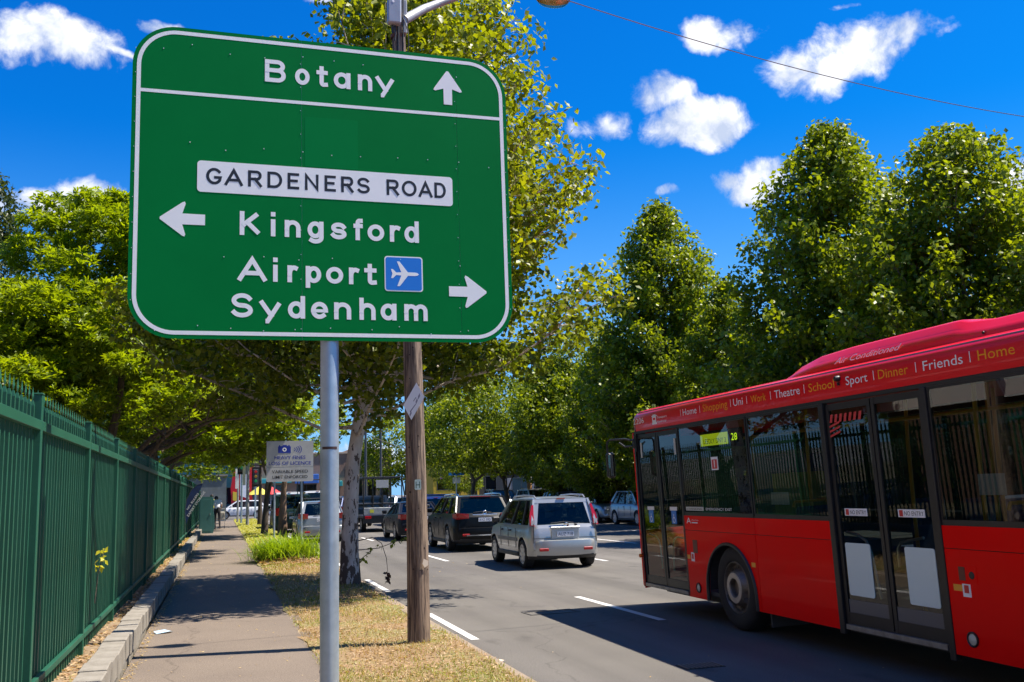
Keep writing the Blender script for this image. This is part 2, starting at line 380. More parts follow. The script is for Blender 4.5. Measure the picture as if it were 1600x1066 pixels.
# lane markings: sheets 4 mm proud
mk = MB()
def dash(x, y0, y1, w=0.1, z=0.004): mk.add([(x-w/2, y0, z), (x+w/2, y0, z), (x+w/2, y1, z), (x-w/2, y1, z)], [(0, 1, 2, 3)])
lines = []
for k in range(-2, 6): lines.append((5.32, 11.6+12.25*k, 14.7+12.25*k, .11))
for k in range(-2, 6): lines.append((8.52, 9.2+12.25*k, 12.3+12.25*k, .11))
for k in range(-4, 9): lines.append((11.93, 27.6+6.2*k, 31.8+6.2*k-.2, .12))
for k in range(-2, 6): lines.append((2.78, 11.1+6.05*k, 14.2+6.05*k-.45, .10))
for k in range(-2, 6): lines.append((15.4, 9.2+12.25*k, 12.3+12.25*k, .11))
for l in lines:
    if l[1] < 72:
        m1 = MB(); m1.add([(l[0]-l[3]/2, l[1], 0.004), (l[0]+l[3]/2, l[1], 0.004), (l[0]+l[3]/2, min(l[2], 72.5), 0.004), (l[0]-l[3]/2, min(l[2], 72.5), 0.004)], [(0, 1, 2, 3)])
        structure(m1.build('lane_marking', M_paint, fix=False))
m1 = MB(); m1.add([(2.9, 72.0, .004), (11.7, 72.0, .004), (11.7, 72.35, .004), (2.9, 72.35, .004)], [(0, 1, 2, 3)]); structure(m1.build('stop_line', M_paint, fix=False))

# pit cover outline and drain grate in the near lane
pc = MB().box(-.36, .36, -.02, .02, 0, .006).box(-.36, .36, .32, .36, 0, .006).box(-.36, -.33, .02, .32, 0, .006).box(.33, .36, .02, .32, 0, .006).build('pit_cover', mat('cover_iron', (.06, .055, .05), .7)); pc.location = (4.35, 12.9, .001); pc.rotation_euler = (0, 0, .08); tag(pc, 'rectangular iron pit cover edge in the road at the tip of the bus shadow', 'pit cover')
GRT = empty('drain_grate', (4.28, 8.55, .0), 'small worn iron drain grate in the road at the bottom of the view', 'grate')
MB().box(-.20, .20, -.12, .12, .0015, .004).build('tray', mat('grate_dark', (.02, .02, .02), .8), GRT)
for k in range(9): MB().box(-.18+.043*k, -.160+.043*k, -.11, .11, .0045, .012).build('bar', mat('grate_iron', (.22, .19, .16), .6, metal=.4), GRT)

# ------------------------------------------------------------ verge: uneven dry grass ground
def hgt(x, y):
    return 0.15 + 0.012*math.sin(x*5.1+y*1.7)*math.sin(y*2.3) + (0.22*math.exp(-(((x-1.55)/0.62)**2+((y-24.4)/0.95)**2))) + 0.07*math.exp(-(((x-2.05)/0.35)**2+((y-16.7)/0.5)**2)) + 0.03*math.exp(-(((x-1.93)/0.3)**2+((y-10.0)/0.35)**2))
def verge_ground():
    xs = np.linspace(0.88, 2.35, 14); ys = np.concatenate([np.arange(-10, 40, 0.22), np.arange(40, 73.1, 1.5)])
    V = []; 
    for y in ys:
        for i, x in enumerate(xs):
            xx = x + (0.05*math.sin(y*2.1)+0.03*math.sin(y*5.3+1) if i == 0 else 0)
            e = 0.0
            V.append((xx, y, hgt(x, y)+e+(0.004 if i == 0 else 0)))
    n = len(xs); F = [(j*n+i, j*n+i+1, (j+1)*n+i+1, (j+1)*n+i) for j in range(len(ys)-1) for i in range(n-1)]
    m = mat('verge_soil', (0.30, 0.19, 0.10), 0.95, var=0.6, vscale=3.5, bump=0.8, bscale=50, var2=(0.22, 0.15, 0.075))
    nt = m.node_tree; N = nt.nodes; L = nt.links; b = N['Principled BSDF']; src = b.inputs['Base Color'].links[0].from_socket
    tc = N.new('ShaderNodeTexCoord'); n1 = N.new('ShaderNodeTexNoise'); n1.inputs['Scale'].default_value = 1.1; n1.inputs['Detail'].default_value = 7
    L.new(tc.outputs['Object'], n1.inputs['Vector'])
    r = N.new('ShaderNodeMapRange'); r.inputs['From Min'].default_value = 0.44; r.inputs['From Max'].default_value = 0.62; L.new(n1.outputs['Fac'], r.inputs[0])
    mx = N.new('ShaderNodeMix'); mx.data_type = 'RGBA'; mx.inputs['B'].default_value = (0.20, 0.19, 0.06, 1); L.new(r.outputs[0], mx.inputs['Factor']); L.new(src, mx.inputs['A']); L.new(mx.outputs['Result'], b.inputs['Base Color'])
    me = npmesh('verge', V, F, m, smooth=True); structure(inst('verge', me))
verge_ground()
# soil strip between the blocks and the fence, and ground behind the fence
sb_ = MB(); xs = [-1.02, -1.10, -1.2, -1.35, -1.7]
ys = np.arange(4, 73, 0.3)
V = [(x, y, 0.295-0.0009*max(0, y-9) + 0.012*math.sin(y*3+x*9)+0.008*math.sin(y*11-x*17)) for y in ys for x in xs]
n = len(xs); F = [(j*n+i, j*n+i+1, (j+1)*n+i+1, (j+1)*n+i) for j in range(len(ys)-1) for i in range(n-1)]
structure(inst('soil_strip', npmesh('soil_strip', V, F, M_soil, smooth=True)))
structure(MB().box(-60, -1.7, -40, 72.5, -0.5, 0.25).build('garden_ground', mat('garden_soil', (0.10, 0.085, 0.045), 0.95, var=0.5, vscale=2, bump=0.5)))
structure(MB().box(-1.7, -0.80, -12, 4.0, -0.3, 0.26).build('soil_strip', M_soil))

# ------------------------------------------------------------ block edging: one block each, stepping
edging = empty('block_edging', (-0.91, 4, 0.15), 'low stepped edging of pale concrete blocks between the path and the fence', 'edging')
blk = []
for k in range(6):
    mb = MB(); mb.box(-0.1, 0.1, -0.205, 0.205, -0.20, 0.0, b=0.008)
    me = mb.mesh('block', M_conc)
    for v in me.vertices: v.co += Vector((random.uniform(-.004, .004), random.uniform(-.004, .004), random.uniform(-.003, .003)))
    blk.append(me)
y = 4.25; i = 0
while y < 60:
    top = 0.395 - 0.0016*(y-9) + (0.010 if (i//2) % 2 else 0.0) + random.uniform(-.004, .004)
    top = max(top, 0.27)
    b = inst('block', blk[i % 6], edging, (0.006*math.sin(i*1.7)+(0.008 if (i//3) % 2 else 0), y-4, top-0.15), (0, 0, random.uniform(-.02, .02)))
    y += 0.418; i += 1
MB().box(-0.09, 0.07, 0, 56, -0.1, 0.02).build('footing', M_conc, edging)

# ------------------------------------------------------------ palisade fence
M_fence = mat('fence_green', (0.021, 0.110, 0.064), 0.42, var=0.35, vscale=1.6, bump=0.05, bscale=30, spec=0.35, var2=(0.014, 0.080, 0.047))
FX = -1.2
fence = empty('palisade_fence', (FX, 6, 0.28), 'dark green steel palisade fence with spiked pickets along the left of the footpath', 'fence')
post = MB().box(-.033, .033, -.033, .033, -.15, 2.10, b=0.004).box(-.037, .037, -.037, .037, 2.10, 2.112, b=0.003).mesh('post', M_fence)
posts = [7.25+2.6*k for k in range(-6, 22)]
for y in posts: inst('post', post, fence, (0, y-6, 0))
for y in posts[:-1]:
    for z0, hh in ((0.16, .05), (1.86, .065)):
        MB().box(.0, .035, y-6+.034, y-6+2.566, z0, z0+hh, b=0.003).build('rail', M_fence, fence)
pk = MB(); w = .0135
pk.box(-w, w, -w, w, 0.03, 2.02)
pk.add([(-w, -w, 2.02), (w, -w, 2.02), (w, w, 2.02), (-w, w, 2.02), (-.006, -.006, 2.055), (.006, -.006, 2.055), (.006, .006, 2.055), (-.006, .006, 2.055)], [(0, 1, 5, 4), (1, 2, 6, 5), (2, 3, 7, 6), (3, 0, 4, 7)])
pk.add([(0, -.018, 2.085), (.008, 0, 2.085), (0, .018, 2.085), (-.008, 0, 2.085), (0, 0, 2.05), (0, 0, 2.15)], [(0, 1, 4), (1, 2, 4), (2, 3, 4), (3, 0, 4), (1, 0, 5), (2, 1, 5), (3, 2, 5), (0, 3, 5)])
pkm = pk.mesh('picket', M_fence)
ys = []
for y in posts[:-1]:
    for j in range(20): ys.append(y+0.033+(2.534)*(j+.5)/20)
near = [y for y in ys if 6.0 < y][:300]; rest = [y for y in ys if y not in set(near)]
for y in near: inst('picket', pkm, fence, (-.018, y-6, 0), (random.uniform(-.002, .002), 0, random.uniform(-.04, .04)))
rb = MB()
for y in rest: rb.add([(v.co.x-.018, v.co.y+y-6, v.co.z) for v in pkm.vertices], [tuple(p.vertices) for p in pkm.polygons])
tag(rb.build('pickets', M_fence, fence), kind='stuff')
# ------------------------------------------------------------ stroke lettering (road-sign alphabet)
def arc(cx, cy, rx, ry, a0, a1, n=14):
    return [(cx+rx*math.cos(R_(a0+(a1-a0)*i/n)), cy+ry*math.sin(R_(a0+(a1-a0)*i/n))) for i in range(n+1)]
def ring(n=28): return arc(.5, .5, .5, .5, 90, 450, n)
# centre-line strokes in a unit box (0..1 across, 0..1 up to x-height or cap height); 'c' = closed
def hook(): return [(0, .55)]+arc(.5, .55, .5, .45, 180, 0, 14)+[(1, 0)]
GL = {
 'B': [[(0, 0), (0, 1)], [(0, 1), (.6, 1)]+arc(.62, .77, .33, .23, 90, -90)+[(0, .54)], [(0, .54), (.62, .54)]+arc(.65, .27, .35, .27, 90, -90)+[(0, 0)]],
 'K': [[(0, 0), (0, 1)], [(.92, 1), (.04, .38)], [(.30, .56), (1, 0)]],
 'A': [[(0, 0), (.5, 1), (1, 0)], [(.2, .3), (.8, .3)]],
 'S': [arc(.5, .745, .47, .255, 25, 270, 18)[:] + arc(.5, .25, .5, .25, 90, -155, 18)],
 'G': [arc(.52, .5, .52, .5, 42, 325, 24)+[(1, .42), (.62, .42)]],
 'R': [[(0, 0), (0, 1)], [(0, 1), (.62, 1)]+arc(.65, .735, .32, .265, 90, -90)+[(0, .47)], [(.5, .47), (1, 0)]],
 'D': [[(0, 0), (0, 1), (.45, 1)]+arc(.45, .5, .55, .5, 90, -90)+[(0, 0)]],
 'E': [[(1, 1), (0, 1), (0, 0), (1, 0)], [(0, .52), (.85, .52)]],
 'N': [[(0, 0), (0, 1), (1, 0), (1, 1)]],
 'O': ['c', ring(32)],
 'o': ['c', ring(28)],
 't': [[(.42, 1.36), (.42, .22)]+arc(.66, .2, .24, .2, 180, 275, 6)+[(1, .02)], [(0, 1), (.98, 1)]],
 'a': ['c', arc(.47, .5, .47, .5, 90, 450, 26), 'o', [(1, 1), (1, 0)]],
 'n': [[(0, 0), (0, 1)], hook()],
 'y': [[(0, 1), (.52, .02)], [(1, 1), (.32, -.42), (.2, -.42)]],
 'i': [[(0, 0), (0, 1)], [(0, 1.56), (0, 1.57)]],
 'g': ['c', arc(.47, .5, .47, .5, 90, 450, 26), 'o', [(1, 1), (1, -.08)]+arc(.5, -.1, .5, .32, 0, -135, 10)],
 's': [arc(.5, .745, .46, .255, 20, 262, 14)+arc(.5, .25, .5, .25, 82, -160, 14)],
 'f': [[(.95, 1.40)]+arc(.72, 1.16, .34, .24, 80, 180, 8)+[(.38, 0)], [(0, .98), (.95, .98)]],
 'r': [[(0, 0), (0, 1)], [(0, .5)]+arc(.62, .5, .62, .5, 178, 68, 10)],
 'd': ['c', arc(.47, .5, .47, .5, 90, 450, 26), 'o', [(1, 1.42), (1, 0)]],
 'p': ['c', arc(.53, .5, .47, .5, 90, 450, 26), 'o', [(0, 1), (0, -.40)]],
 'e': [arc(.5, .5, .5, .5, 0, 308, 24), 'thin', [(.0, .47), (1.0, .47)]],
 'h': [[(0, 0), (0, 1.42)], hook()],
 'm': [[(0, 0), (0, 1)], [(0, .6)]+arc(.25, .6, .25, .4, 180, 0, 10)+[(.5, 0)], [(.5, .6)]+arc(.75, .6, .25, .4, 180, 0, 10)+[(1, 0)]],
}
def ribbon(mb, pts, sw, z, closed=False, ext=True, m=0):
    P = []
    for q in pts:
        if not P or (Vector(q)-P[-1]).length > 1e-5: P.append(Vector(q))
    if closed and (P[0]-P[-1]).length < 1e-5: P.pop()
    k = len(P)
    if not closed and ext and k > 1:
        P[0] = P[0]+(P[0]-P[1]).normalized()*sw/2; P[-1] = P[-1]+(P[-1]-P[-2]).normalized()*sw/2
    L_, R2 = [], []
    for i in range(k):
        a = P[(i-1) % k] if (closed or i > 0) else None; b = P[(i+1) % k] if (closed or i < k-1) else None
        d1 = (P[i]-a).normalized() if a is not None else (b-P[i]).normalized()
        d2 = (b-P[i]).normalized() if b is not None else d1
        n1 = Vector((-d1.y, d1.x)); n2 = Vector((-d2.y, d2.x)); nn = (n1+n2)
        nn = nn.normalized() if nn.length > 1e-6 else n1
        s = 1/max(0.42, nn.dot(n1))
        L_.append(P[i]+nn*sw/2*s); R2.append(P[i]-nn*sw/2*s)
    vs = [(p.x, p.y, z) for p in L_]+[(p.x, p.y, z) for p in R2]
    fs = [(i, (i+1) % k, k+(i+1) % k, k+i) for i in (range(k) if closed else range(k-1))]
    mb.add(vs, [f[::-1] for f in fs], m)
def glyph(mb, ch, x0, x1, base, h, sw, z):
    """strokes staggered in depth by 0.25 mm where they overlap"""
    closed = False; q = 0
    for st in GL[ch]:
        if st == 'c': closed = True; continue
        if st == 'o': closed = False; continue
        if st == 'thin': sw *= .72; continue
        pts = [(x0+sw/2+u*(x1-x0-sw), base+sw/2+v*(h-sw)) for u, v in st]
        if ch == 'i': pts = [((x0+x1)/2, b) for a, b in pts]
        ext = False if ch in 'AKy' and q > 0 else True
        butt = ch in 'AyKNi' or True
        e = [Vector(p) for p in pts]
        ribbon(mb, pts, sw, z+q*0.0004, closed, ext)
        q += 1
def rrect(cx, cy, w, h, r, n=8):
    o = []
    for (sx, sy, a) in ((1, 1, 0), (-1, 1, 90), (-1, -1, 180), (1, -1, 270)):
        for i in range(n+1):
            t = R_(a+90*i/n); o.append((cx+sx*(w/2-r)+r*math.cos(t), cy+sy*(h/2-r)+r*math.sin(t)))
    return o
M_sgreen = mat('sign_green_sheeting', (0.0, 0.200, 0.042), 0.5, var=0.12, vscale=1.2, spec=0.05, var2=(0.0, 0.180, 0.037))
M_swhite = mat('sign_white_sheeting', (0.96, 0.955, 0.92), 0.4, spec=.25, var=0.06, vscale=6, var2=(0.91, 0.91, 0.88))
M_sblue = mat('sign_blue', (0.015, 0.20, 0.68), 0.35)
M_black = mat('black_ink', (0.012, 0.012, 0.015), 0.45)
M_galv = mat('galvanised_steel', (0.46, 0.55, 0.62), 0.38, metal=0.55, var=0.45, vscale=7, bump=0.06, bscale=25, var2=(0.33, 0.41, 0.48))
M_alu = mat('aluminium', (0.45, 0.46, 0.47), 0.45, metal=0.7, var=0.2, vscale=5)
M_rivet = mat('rivet', (0.75, 0.78, 0.8), 0.3, metal=0.6)

# ------------------------------------------------------------ big green direction sign
SG = empty('direction_sign', (0.7735, 7.37, 0.15), 'big green direction sign reading Botany, Kingsford, Airport, Sydenham on a steel pole', 'sign')
yaw, tl, rr = R_(1.806), R_(0.3), R_(0.454)
ex = Vector((math.cos(yaw), math.sin(yaw), 0)); ez = Vector((math.sin(yaw)*math.sin(tl), -math.cos(yaw)*math.sin(tl), math.cos(tl)))
X2 = ex*math.cos(rr)+ez*math.sin(rr); Z2 = ez*math.cos(rr)-ex*math.sin(rr); N2 = X2.cross(Z2)       # N2 points to the viewer (-Y)
SM = Matrix(((X2.x, Z2.x, N2.x, 0), (X2.y, Z2.y, N2.y, 0), (X2.z, Z2.z, N2.z, 3.992-0.15), (0, 0, 0, 1)))   # local to SG: u right, v up, w out
def on_sign(mb, name, mt, parent=SG, **k):
    mb.v = [tuple(SM @ Vector(v)) for v in mb.v]; return mb.build(name, mt, parent, **k)
# three vertical green panels meeting at seams, clipped from the rounded outline
out = rrect(0, 0, 2.891, 2.371, 0.315, 12)
def clip(poly, x, keep_left):
    o = []
    for i in range(len(poly)):
        a, b = poly[i], poly[(i+1) % len(poly)]
        ia = (a[0] <= x) == keep_left; ib = (b[0] <= x) == keep_left
        if ia: o.append(a)
        if ia != ib: t = (x-a[0])/(b[0]-a[0]); o.append((x, a[1]+t*(b[1]-a[1])))
    return o
pL = clip(out, -0.2205, True); pM = clip(clip(out, -0.2185, False), 1.018, True); pR = clip(out, 1.020, False)
for pl in (pL, pM, pR):
    on_sign(MB().prism(pl, -0.004, 0.0), 'panel', M_sgreen)
on_sign(MB().prism(rrect(0, 0, 2.886, 2.366, 0.313, 12), -0.009, -0.0045), 'backing', M_alu)
for v in (-0.85, -0.1, 0.75): on_sign(MB().box(-1.3, 1.3, v-.03, v+.03, -.05, -.0095), 'stiffener', M_alu)
# white border band: outer and inner rounded loops
def band(w, h, r, t, z):
    o = rrect(0, 0, w, h, r, 14); i = rrect(0, 0, w-2*t, h-2*t, r-t, 14); k = len(o)
    return MB().add([(a, b, z) for a, b in o]+[(a, b, z) for a, b in i], [(j, (j+1) % k, k+(j+1) % k, k+j) for j in range(k)])
on_sign(band(2.832, 2.312, 0.288, 0.029, 0.0009), 'border', M_swhite, fix=False)
on_sign(MB().add([(-1.387, .655, .0009), (1.387, .672, .0009), (1.387, .698, .0009), (-1.387, .681, .0009)], [(0, 1, 2, 3)]), 'divider_line', M_swhite, fix=False)
def word(name, letters, px0, u0, k, base, cap, xh, sw, mt, z=0.0009):
    for ch, a, b in letters:
        mb = MB(); h = cap if ch.isupper() else xh
        glyph(mb, ch, u0+(a-px0)*k, u0+(b-px0)*k, base, h, sw, z)
        on_sign(mb, 'letter', mt, fix=False)
word('b', [('B', 462, 524), ('o', 552, 596), ('t', 617, 652), ('a', 670, 722), ('n', 745, 790), ('y', 801, 862)], 462, -.497, .002528, .821, .181, .132, .033, M_swhite)
word('k', [('K', 384, 447), ('i', 475, 490), ('n', 517, 565), ('g', 586, 635), ('s', 657, 706), ('f', 728, 758), ('o', 772, 825), ('r', 843, 880), ('d', 890, 937)], 384, -.676, .002464, -.398, .183, .132, .0335, M_swhite)
word('a', [('A', 378, 464), ('i', 483, 498), ('r', 527, 562), ('p', 583, 631), ('o', 646, 700), ('r', 718, 754), ('t', 767, 807)], 380, -.683, .002413, -.746, .179, .130, .0335, M_swhite)
word('s', [('S', 357, 421), ('y', 441, 507), ('d', 525, 577), ('e', 595, 647), ('n', 666, 719), ('h', 745, 796), ('a', 812, 863), ('m', 888, 964)], 357, -.734, .002434, -1.021, .181, .131, .0335, M_swhite)
on_sign(MB().prism(rrect(-.006, .036, 1.952, .240, .028), 0.0004, 0.0014), 'name_plate', M_swhite)
word('g', [('G', 280, 325), ('A', 333, 386), ('R', 401, 442), ('D', 458, 502), ('E', 518, 553), ('N', 570, 612), ('E', 630, 665), ('R', 681, 720), ('S', 731, 771), ('R', 824, 864), ('O', 873, 921), ('A', 927, 973), ('D', 979, 1017)], 280, -.919, .002488, -.023, .128, .1, .0215, M_black, z=0.0020)
def arrow(pts, name='arrow'): on_sign(MB().prism(pts, 0.0004, 0.0012), name, M_swhite)
def arr(tip, d, head=.167, hw=.135, sw=.041, L=.31):
    """arrow with barbed head: tip point, unit direction"""
    d = Vector(d); n = Vector((-d.y, d.x)); t = Vector(tip)
    loc = [(0.0, 0.011), (0.012, 0.02), (head+.01, hw-.004), (head+.002, hw+.0), (head-.008, hw-.004)]
    up = [(0, 0.008), (head-.012, hw-.012), (head+.004, hw-.006), (head+.010, hw-.022), (head-.012, sw), (L, sw*.98)]
    pts = [t-d*a+n*b for a, b in up]+[t-d*a-n*b for a, b in reversed(up)]
    arrow([(p.x, p.y) for p in pts])
arr((.951, 1.053), (0, 1), .163, .125, .036, .285)
arr((-1.238, -.298), (-1, 0), .168, .138, .041, .315)
arr((1.229, -.778), (1, 0), .168, .137, .041, .308)
# airport square
on_sign(MB().prism(rrect(.560, -.652, .302, .278, .024), 0.0004, 0.0012), 'symbol_plate', M_swhite)
on_sign(MB().prism(rrect(.560, -.652, .284, .260, .018), 0.0014, 0.0018), 'symbol_field', M_sblue)
pl = [(.118, 0), (.105, .011), (.085, .014), (.03, .014), (-.035, .098), (-.055, .098), (-.022, .013), (-.062, .010), (-.088, .036), (-.103, .036), (-.092, .0)]
pl = pl+[(a, -b) for a, b in reversed(pl[1:-1])]
on_sign(MB().prism([(.562+a, -.652+b) for a, b in pl], 0.0020, 0.0025), 'aeroplane_symbol', M_swhite)
# patch panel outline and rivets
rv = MB()
for u in np.arange(-1.26, 1.35, 0.255):
    for v in (1.035, .27, -.56, -1.1):
        if random.random() < .25: continue
        rv.lathe([(0.0, .0026), (.003, .0022), (.0045, .0006)], 6, M=Matrix.Translation((u+random.uniform(-.04, .04), v+random.uniform(-.03, .03)+.006*u, 0)))
for v in np.arange(-1.1, 1.1, .19):
    for u in (-.228, 1.006, 1.425, -1.425): rv.lathe([(0.0, .0026), (.0025, .0022), (.0035, .0006)], 6, M=Matrix.Translation((u, v, 0)))
on_sign(rv, 'rivets', M_rivet)['kind'] = 'stuff'
ex_ = MB().box(-.205, .205, .22, .56, 0.0003, 0.0007)
on_sign(MB().prism(rrect(.008, .365, .41, .40, .004, 2), 0.0002, 0.0006), 'patch', mat('sign_green_patch', (0.0, 0.208, 0.046), 0.5, spec=0.05))
# pole (stands behind the board), clamp bands, inspection label
pb = MB(); R0 = 0.069
pb.tube([(0, .085, -0.25), (0, .085, 2.0), (0, .085, 4.9)], R0, 40)
pb.build('pole', M_galv, SG, smooth=True)
for z in (2.95, 3.7, 4.55): MB().lathe([(R0+.001, z), (R0+.006, z), (R0+.006, z+.05), (R0+.001, z+.05)], 32, closed=True, M=Matrix.Translation((0, .085, 0))).build('clamp', M_galv, SG, smooth=True)
lb = MB(); n = 10
zz = 1.843
vs = [(.0705*math.sin(a), .085-.0705*math.cos(a), z) for z in (zz, zz+.02) for a in np.linspace(-.95, .80, n)]
lb.add(vs, [(i, i+1, n+i+1, n+i) for i in range(n-1)]); lb.build('label_strip', mat('label_brown', (.05, .025, .022), .5), SG, fix=False)

# ------------------------------------------------------------ timber power pole
M_wood = mat('weathered_timber', (0.26, 0.19, 0.135), 0.85, var=0.6, vscale=7, bump=1.0, bscale=16, var2=(0.060, 0.040, 0.032), stretch=(5, 5, .28))
M_weld = mat('grey_steel', (0.38, 0.38, 0.38), 0.5, metal=0.4, var=0.3, vscale=8)
PP = empty('power_pole', (1.93, 10.13, 0.15), 'weathered timber power pole on the verge with a diamond poster and a grey box', 'pole')
def pole_c(z): return Vector((0.02-0.0033*z*z*(1 if z>0 else 0), 0.004*z, z))
def pole_r(z): return 0.118-0.0075*z+0.0001*z*z
def pole_timber():
    nr, nz = 48, 70; V = []
    for k in range(nz):
        z = -0.3+8.6*k/(nz-1); r0 = pole_r(z)
        cx, cy, _ = pole_c(z)
        for j in range(nr):
            a = 2*math.pi*j/nr; r = r0*(1+.012*math.sin(3*a+z*.3)+.010*math.sin(7*a+.5*math.sin(z*1.3)))-(.007 if (j*7) % 11 == 0 else 0)-(.005 if (j*5+3) % 17 == 0 else 0)
            if z < 0.05: r *= 1+.12*(0.05-z)
            V.append((cx+r*math.cos(a), cy+r*math.sin(a), z))
    F = [(k*nr+j, k*nr+(j+1) % nr, (k+1)*nr+(j+1) % nr, (k+1)*nr+j) for k in range(nz-1) for j in range(nr)]
    return npmesh('timber', V, F, M_wood, smooth=True)
inst('timber', pole_timber(), PP)
kn = MB()
for i in range(26):
    z = random.uniform(.2, 4.0); a = random.uniform(-2.8, -.3); r = pole_r(z)*.995
    c_ = pole_c(z)+Vector((r*math.cos(a), r*math.sin(a), 0)); s_ = random.uniform(.006, .013)
    kn.lathe([(0, .003), (s_*.6, .0035), (s_, -.001)], 8, M=Matrix.Translation(c_) @ Vector((math.cos(a), math.sin(a), 0)).to_track_quat('Z', 'Y').to_matrix().to_4x4())
kn.build('knots', mat('dark_knot', (.03, .018, .012), .9), PP)
_r = [n for n in M_wood.node_tree.nodes if n.type == 'VALTORGB'][0]; _r.color_ramp.elements[0].position = .42; _r.color_ramp.elements[1].position = .56
def facing(z, px=0.0):            # a frame on the pole surface turned to the footpath side
    c = pole_c(z); r = pole_r(z)+.002
    d = Vector((-0.30, -0.95, 0)).normalized(); x = Vector((0.95, -0.30, 0)).normalized()
    return Matrix(((x.x, 0, d.x, c.x+d.x*(r+.004)+x.x*px), (x.y, 0, d.y, c.y+d.y*(r+.004)+x.y*px), (0, 1, 0, c.z), (0, 0, 0, 1)))
# diamond poster
M_poster = mat('poster_white', (.82, .82, .84), .5)
F1 = facing(2.44, .022)
dm = [(.052, .215), (.125, .075), (-.045, -.185), (-.118, -.035)]
dm = [(.018, .205), (.100, .050), (-.040, -.185), (-.122, -.030)]
po = MB().prism(dm, 0.0, 0.0012, M=F1).build('poster', M_poster, PP)
pr = MB()
for (a, b, w_, h_) in ((-.035, -.09, .05, .012), (-.005, -.05, .05, .008), (.0, .02, .045, .006), (.045, .05, .03, .03), (.02, .0, .03, .03), (-.045, -.13, .03, .025)):
    pr.prism([(a-w_/2*.6, b-h_/2-.01), (a+w_/2*.6, b-h_/2+.03), (a+w_/2*.6-.005, b+h_/2+.03), (a-w_/2*.6-.005, b+h_/2-.01)], .0014, .0018, M=F1)
pr.build('print', mat('poster_ink', (.25, .24, .30), .6), po)
# number tag
F2 = facing(1.59, .03)
tg = MB().prism(rrect(0, 0, .066, .105, .012), 0, .0015, M=F2).build('number_tag', mat('tag_green', (.62, .80, .72), .4), PP)
text('H', tg, mat('tag_dark', (.01, .10, .07), .5), F2 @ Matrix.Translation((-.022, -.036, .001)), .044, .072, depth=.001)
F3 = facing(.80, .10)
MB().prism([(-.02, .045), (.03, .02), (.03, -.02), (-.01, -.045), (-.035, -.005)], -.02, -.018, M=F3 @ Matrix.Rotation(.6, 4, 'Y')).build('torn_paper', mat('torn_paper', (.55, .47, .38), .8), PP)
# switch box, conduit, bracket arm, luminaire
c = pole_c(6.75)
bx = MB().box(-.135, .01, -.19, -.09, -.15, .13, b=.012).build('switch_box', mat('box_grey', (.34, .38, .44), .45, var=.15, vscale=6), PP, loc=c)
MB().lathe([(0, .003), (.014, .002), (.015, 0)], 10, M=Matrix.Translation((-.08, -.190, .09)) @ Matrix.Rotation(R_(90), 4, 'X')).build('badge', M_swhite, bx)
wr = MB()
for (dx, dy, z0, z1, r_) in ((-.01, -.085, 5.9, 8.2, .010), (.045, -.075, 6.2, 8.2, .008), (-.08, -.12, 6.50, 6.60, .009), (-.05, -.11, 6.42, 6.60, .009)):
    wr.tube([(c.x+dx, c.y+dy, z0), (c.x+dx+.01, c.y+dy, (z0+z1)/2), (c.x+dx, c.y+dy, z1)], r_, 8)
wr.tube([(c.x+.06, c.y-.08, 6.7), (c.x+.10, c.y-.1, 6.55), (c.x+.11, c.y-.08, 6.4), (c.x+.07, c.y-.06, 6.2)], .006, 6)
wr.build('cables', mat('cable_black', (.02, .02, .022), .5), PP, smooth=True)
MB().lathe([(.074, 6.50), (.079, 6.50), (.079, 6.54), (.074, 6.54)], 24, M=Matrix.Translation((c.x, c.y, 0)), closed=True).build('strap', mat('rusty_steel', (.16, .06, .03), .8), PP, smooth=True)
MB().box(c.x+.02, c.x+.10, c.y-.06, c.y+.05, 6.55, 6.95, b=.01).build('arm_bracket', M_weld, PP)
MB().tube([(-.06, .0, 6.72), (.20, .2, 6.98), (.46, .38, 7.19), (1.05, .45, 7.50), (1.55, .45, 7.62), (1.75, .45, 7.62)], [.055, .05, .046, .042, .036, .034], 14).build('bracket_arm', M_weld, PP, smooth=True)
# street lamp head
ST = empty('street_lamp', (3.80, 10.58, 7.50), 'street lamp head with a clear curved bowl hanging from the timber pole bracket', 'street lamp')
def halfshell(a, b, h, z0, sgn, n=24, k=7):
    rg = [[(a*math.cos(2*math.pi*j/n)*math.cos(t), b*math.sin(2*math.pi*j/n)*math.cos(t), z0+sgn*h*math.sin(t)) for j in range(n)] for t in [math.pi/2*i/k*.985 for i in range(k+1)]]
    return MB().loft(rg)
halfshell(.205, .13, .085, .075, -1).build('bowl', glass('lamp_bowl', (.75, .70, .55), .9, 1.6, .15), ST, smooth=True)
halfshell(.195, .12, .03, .072, -1).build('reflector', mat('reflector', (.75, .66, .5), .35, metal=.6), ST, smooth=True)
halfshell(.215, .14, .11, .078, 1).build('housing', mat('lamp_housing', (.30, .30, .31), .5, metal=.3), ST, smooth=True)
MB().tube([(-.30, 0, .12), (-.1, 0, .13)], .04, 12).build('spigot', M_weld, ST, smooth=True)
# service cable across the road
a, b = Vector((3.93, 10.6, 7.62)), Vector((20.5, 13.4, 8.28)); pts = []
for i in range(41):
    t = i/40; q = a.lerp(b, t); q.z -= 4*0.6*t*(1-t); pts.append(q)
tag(MB().tube(pts, .007, 6).build('overhead_cable', mat('cable_grey', (.12, .12, .13), .5), smooth=True), 'single thin overhead cable running right from the street lamp', 'cable')
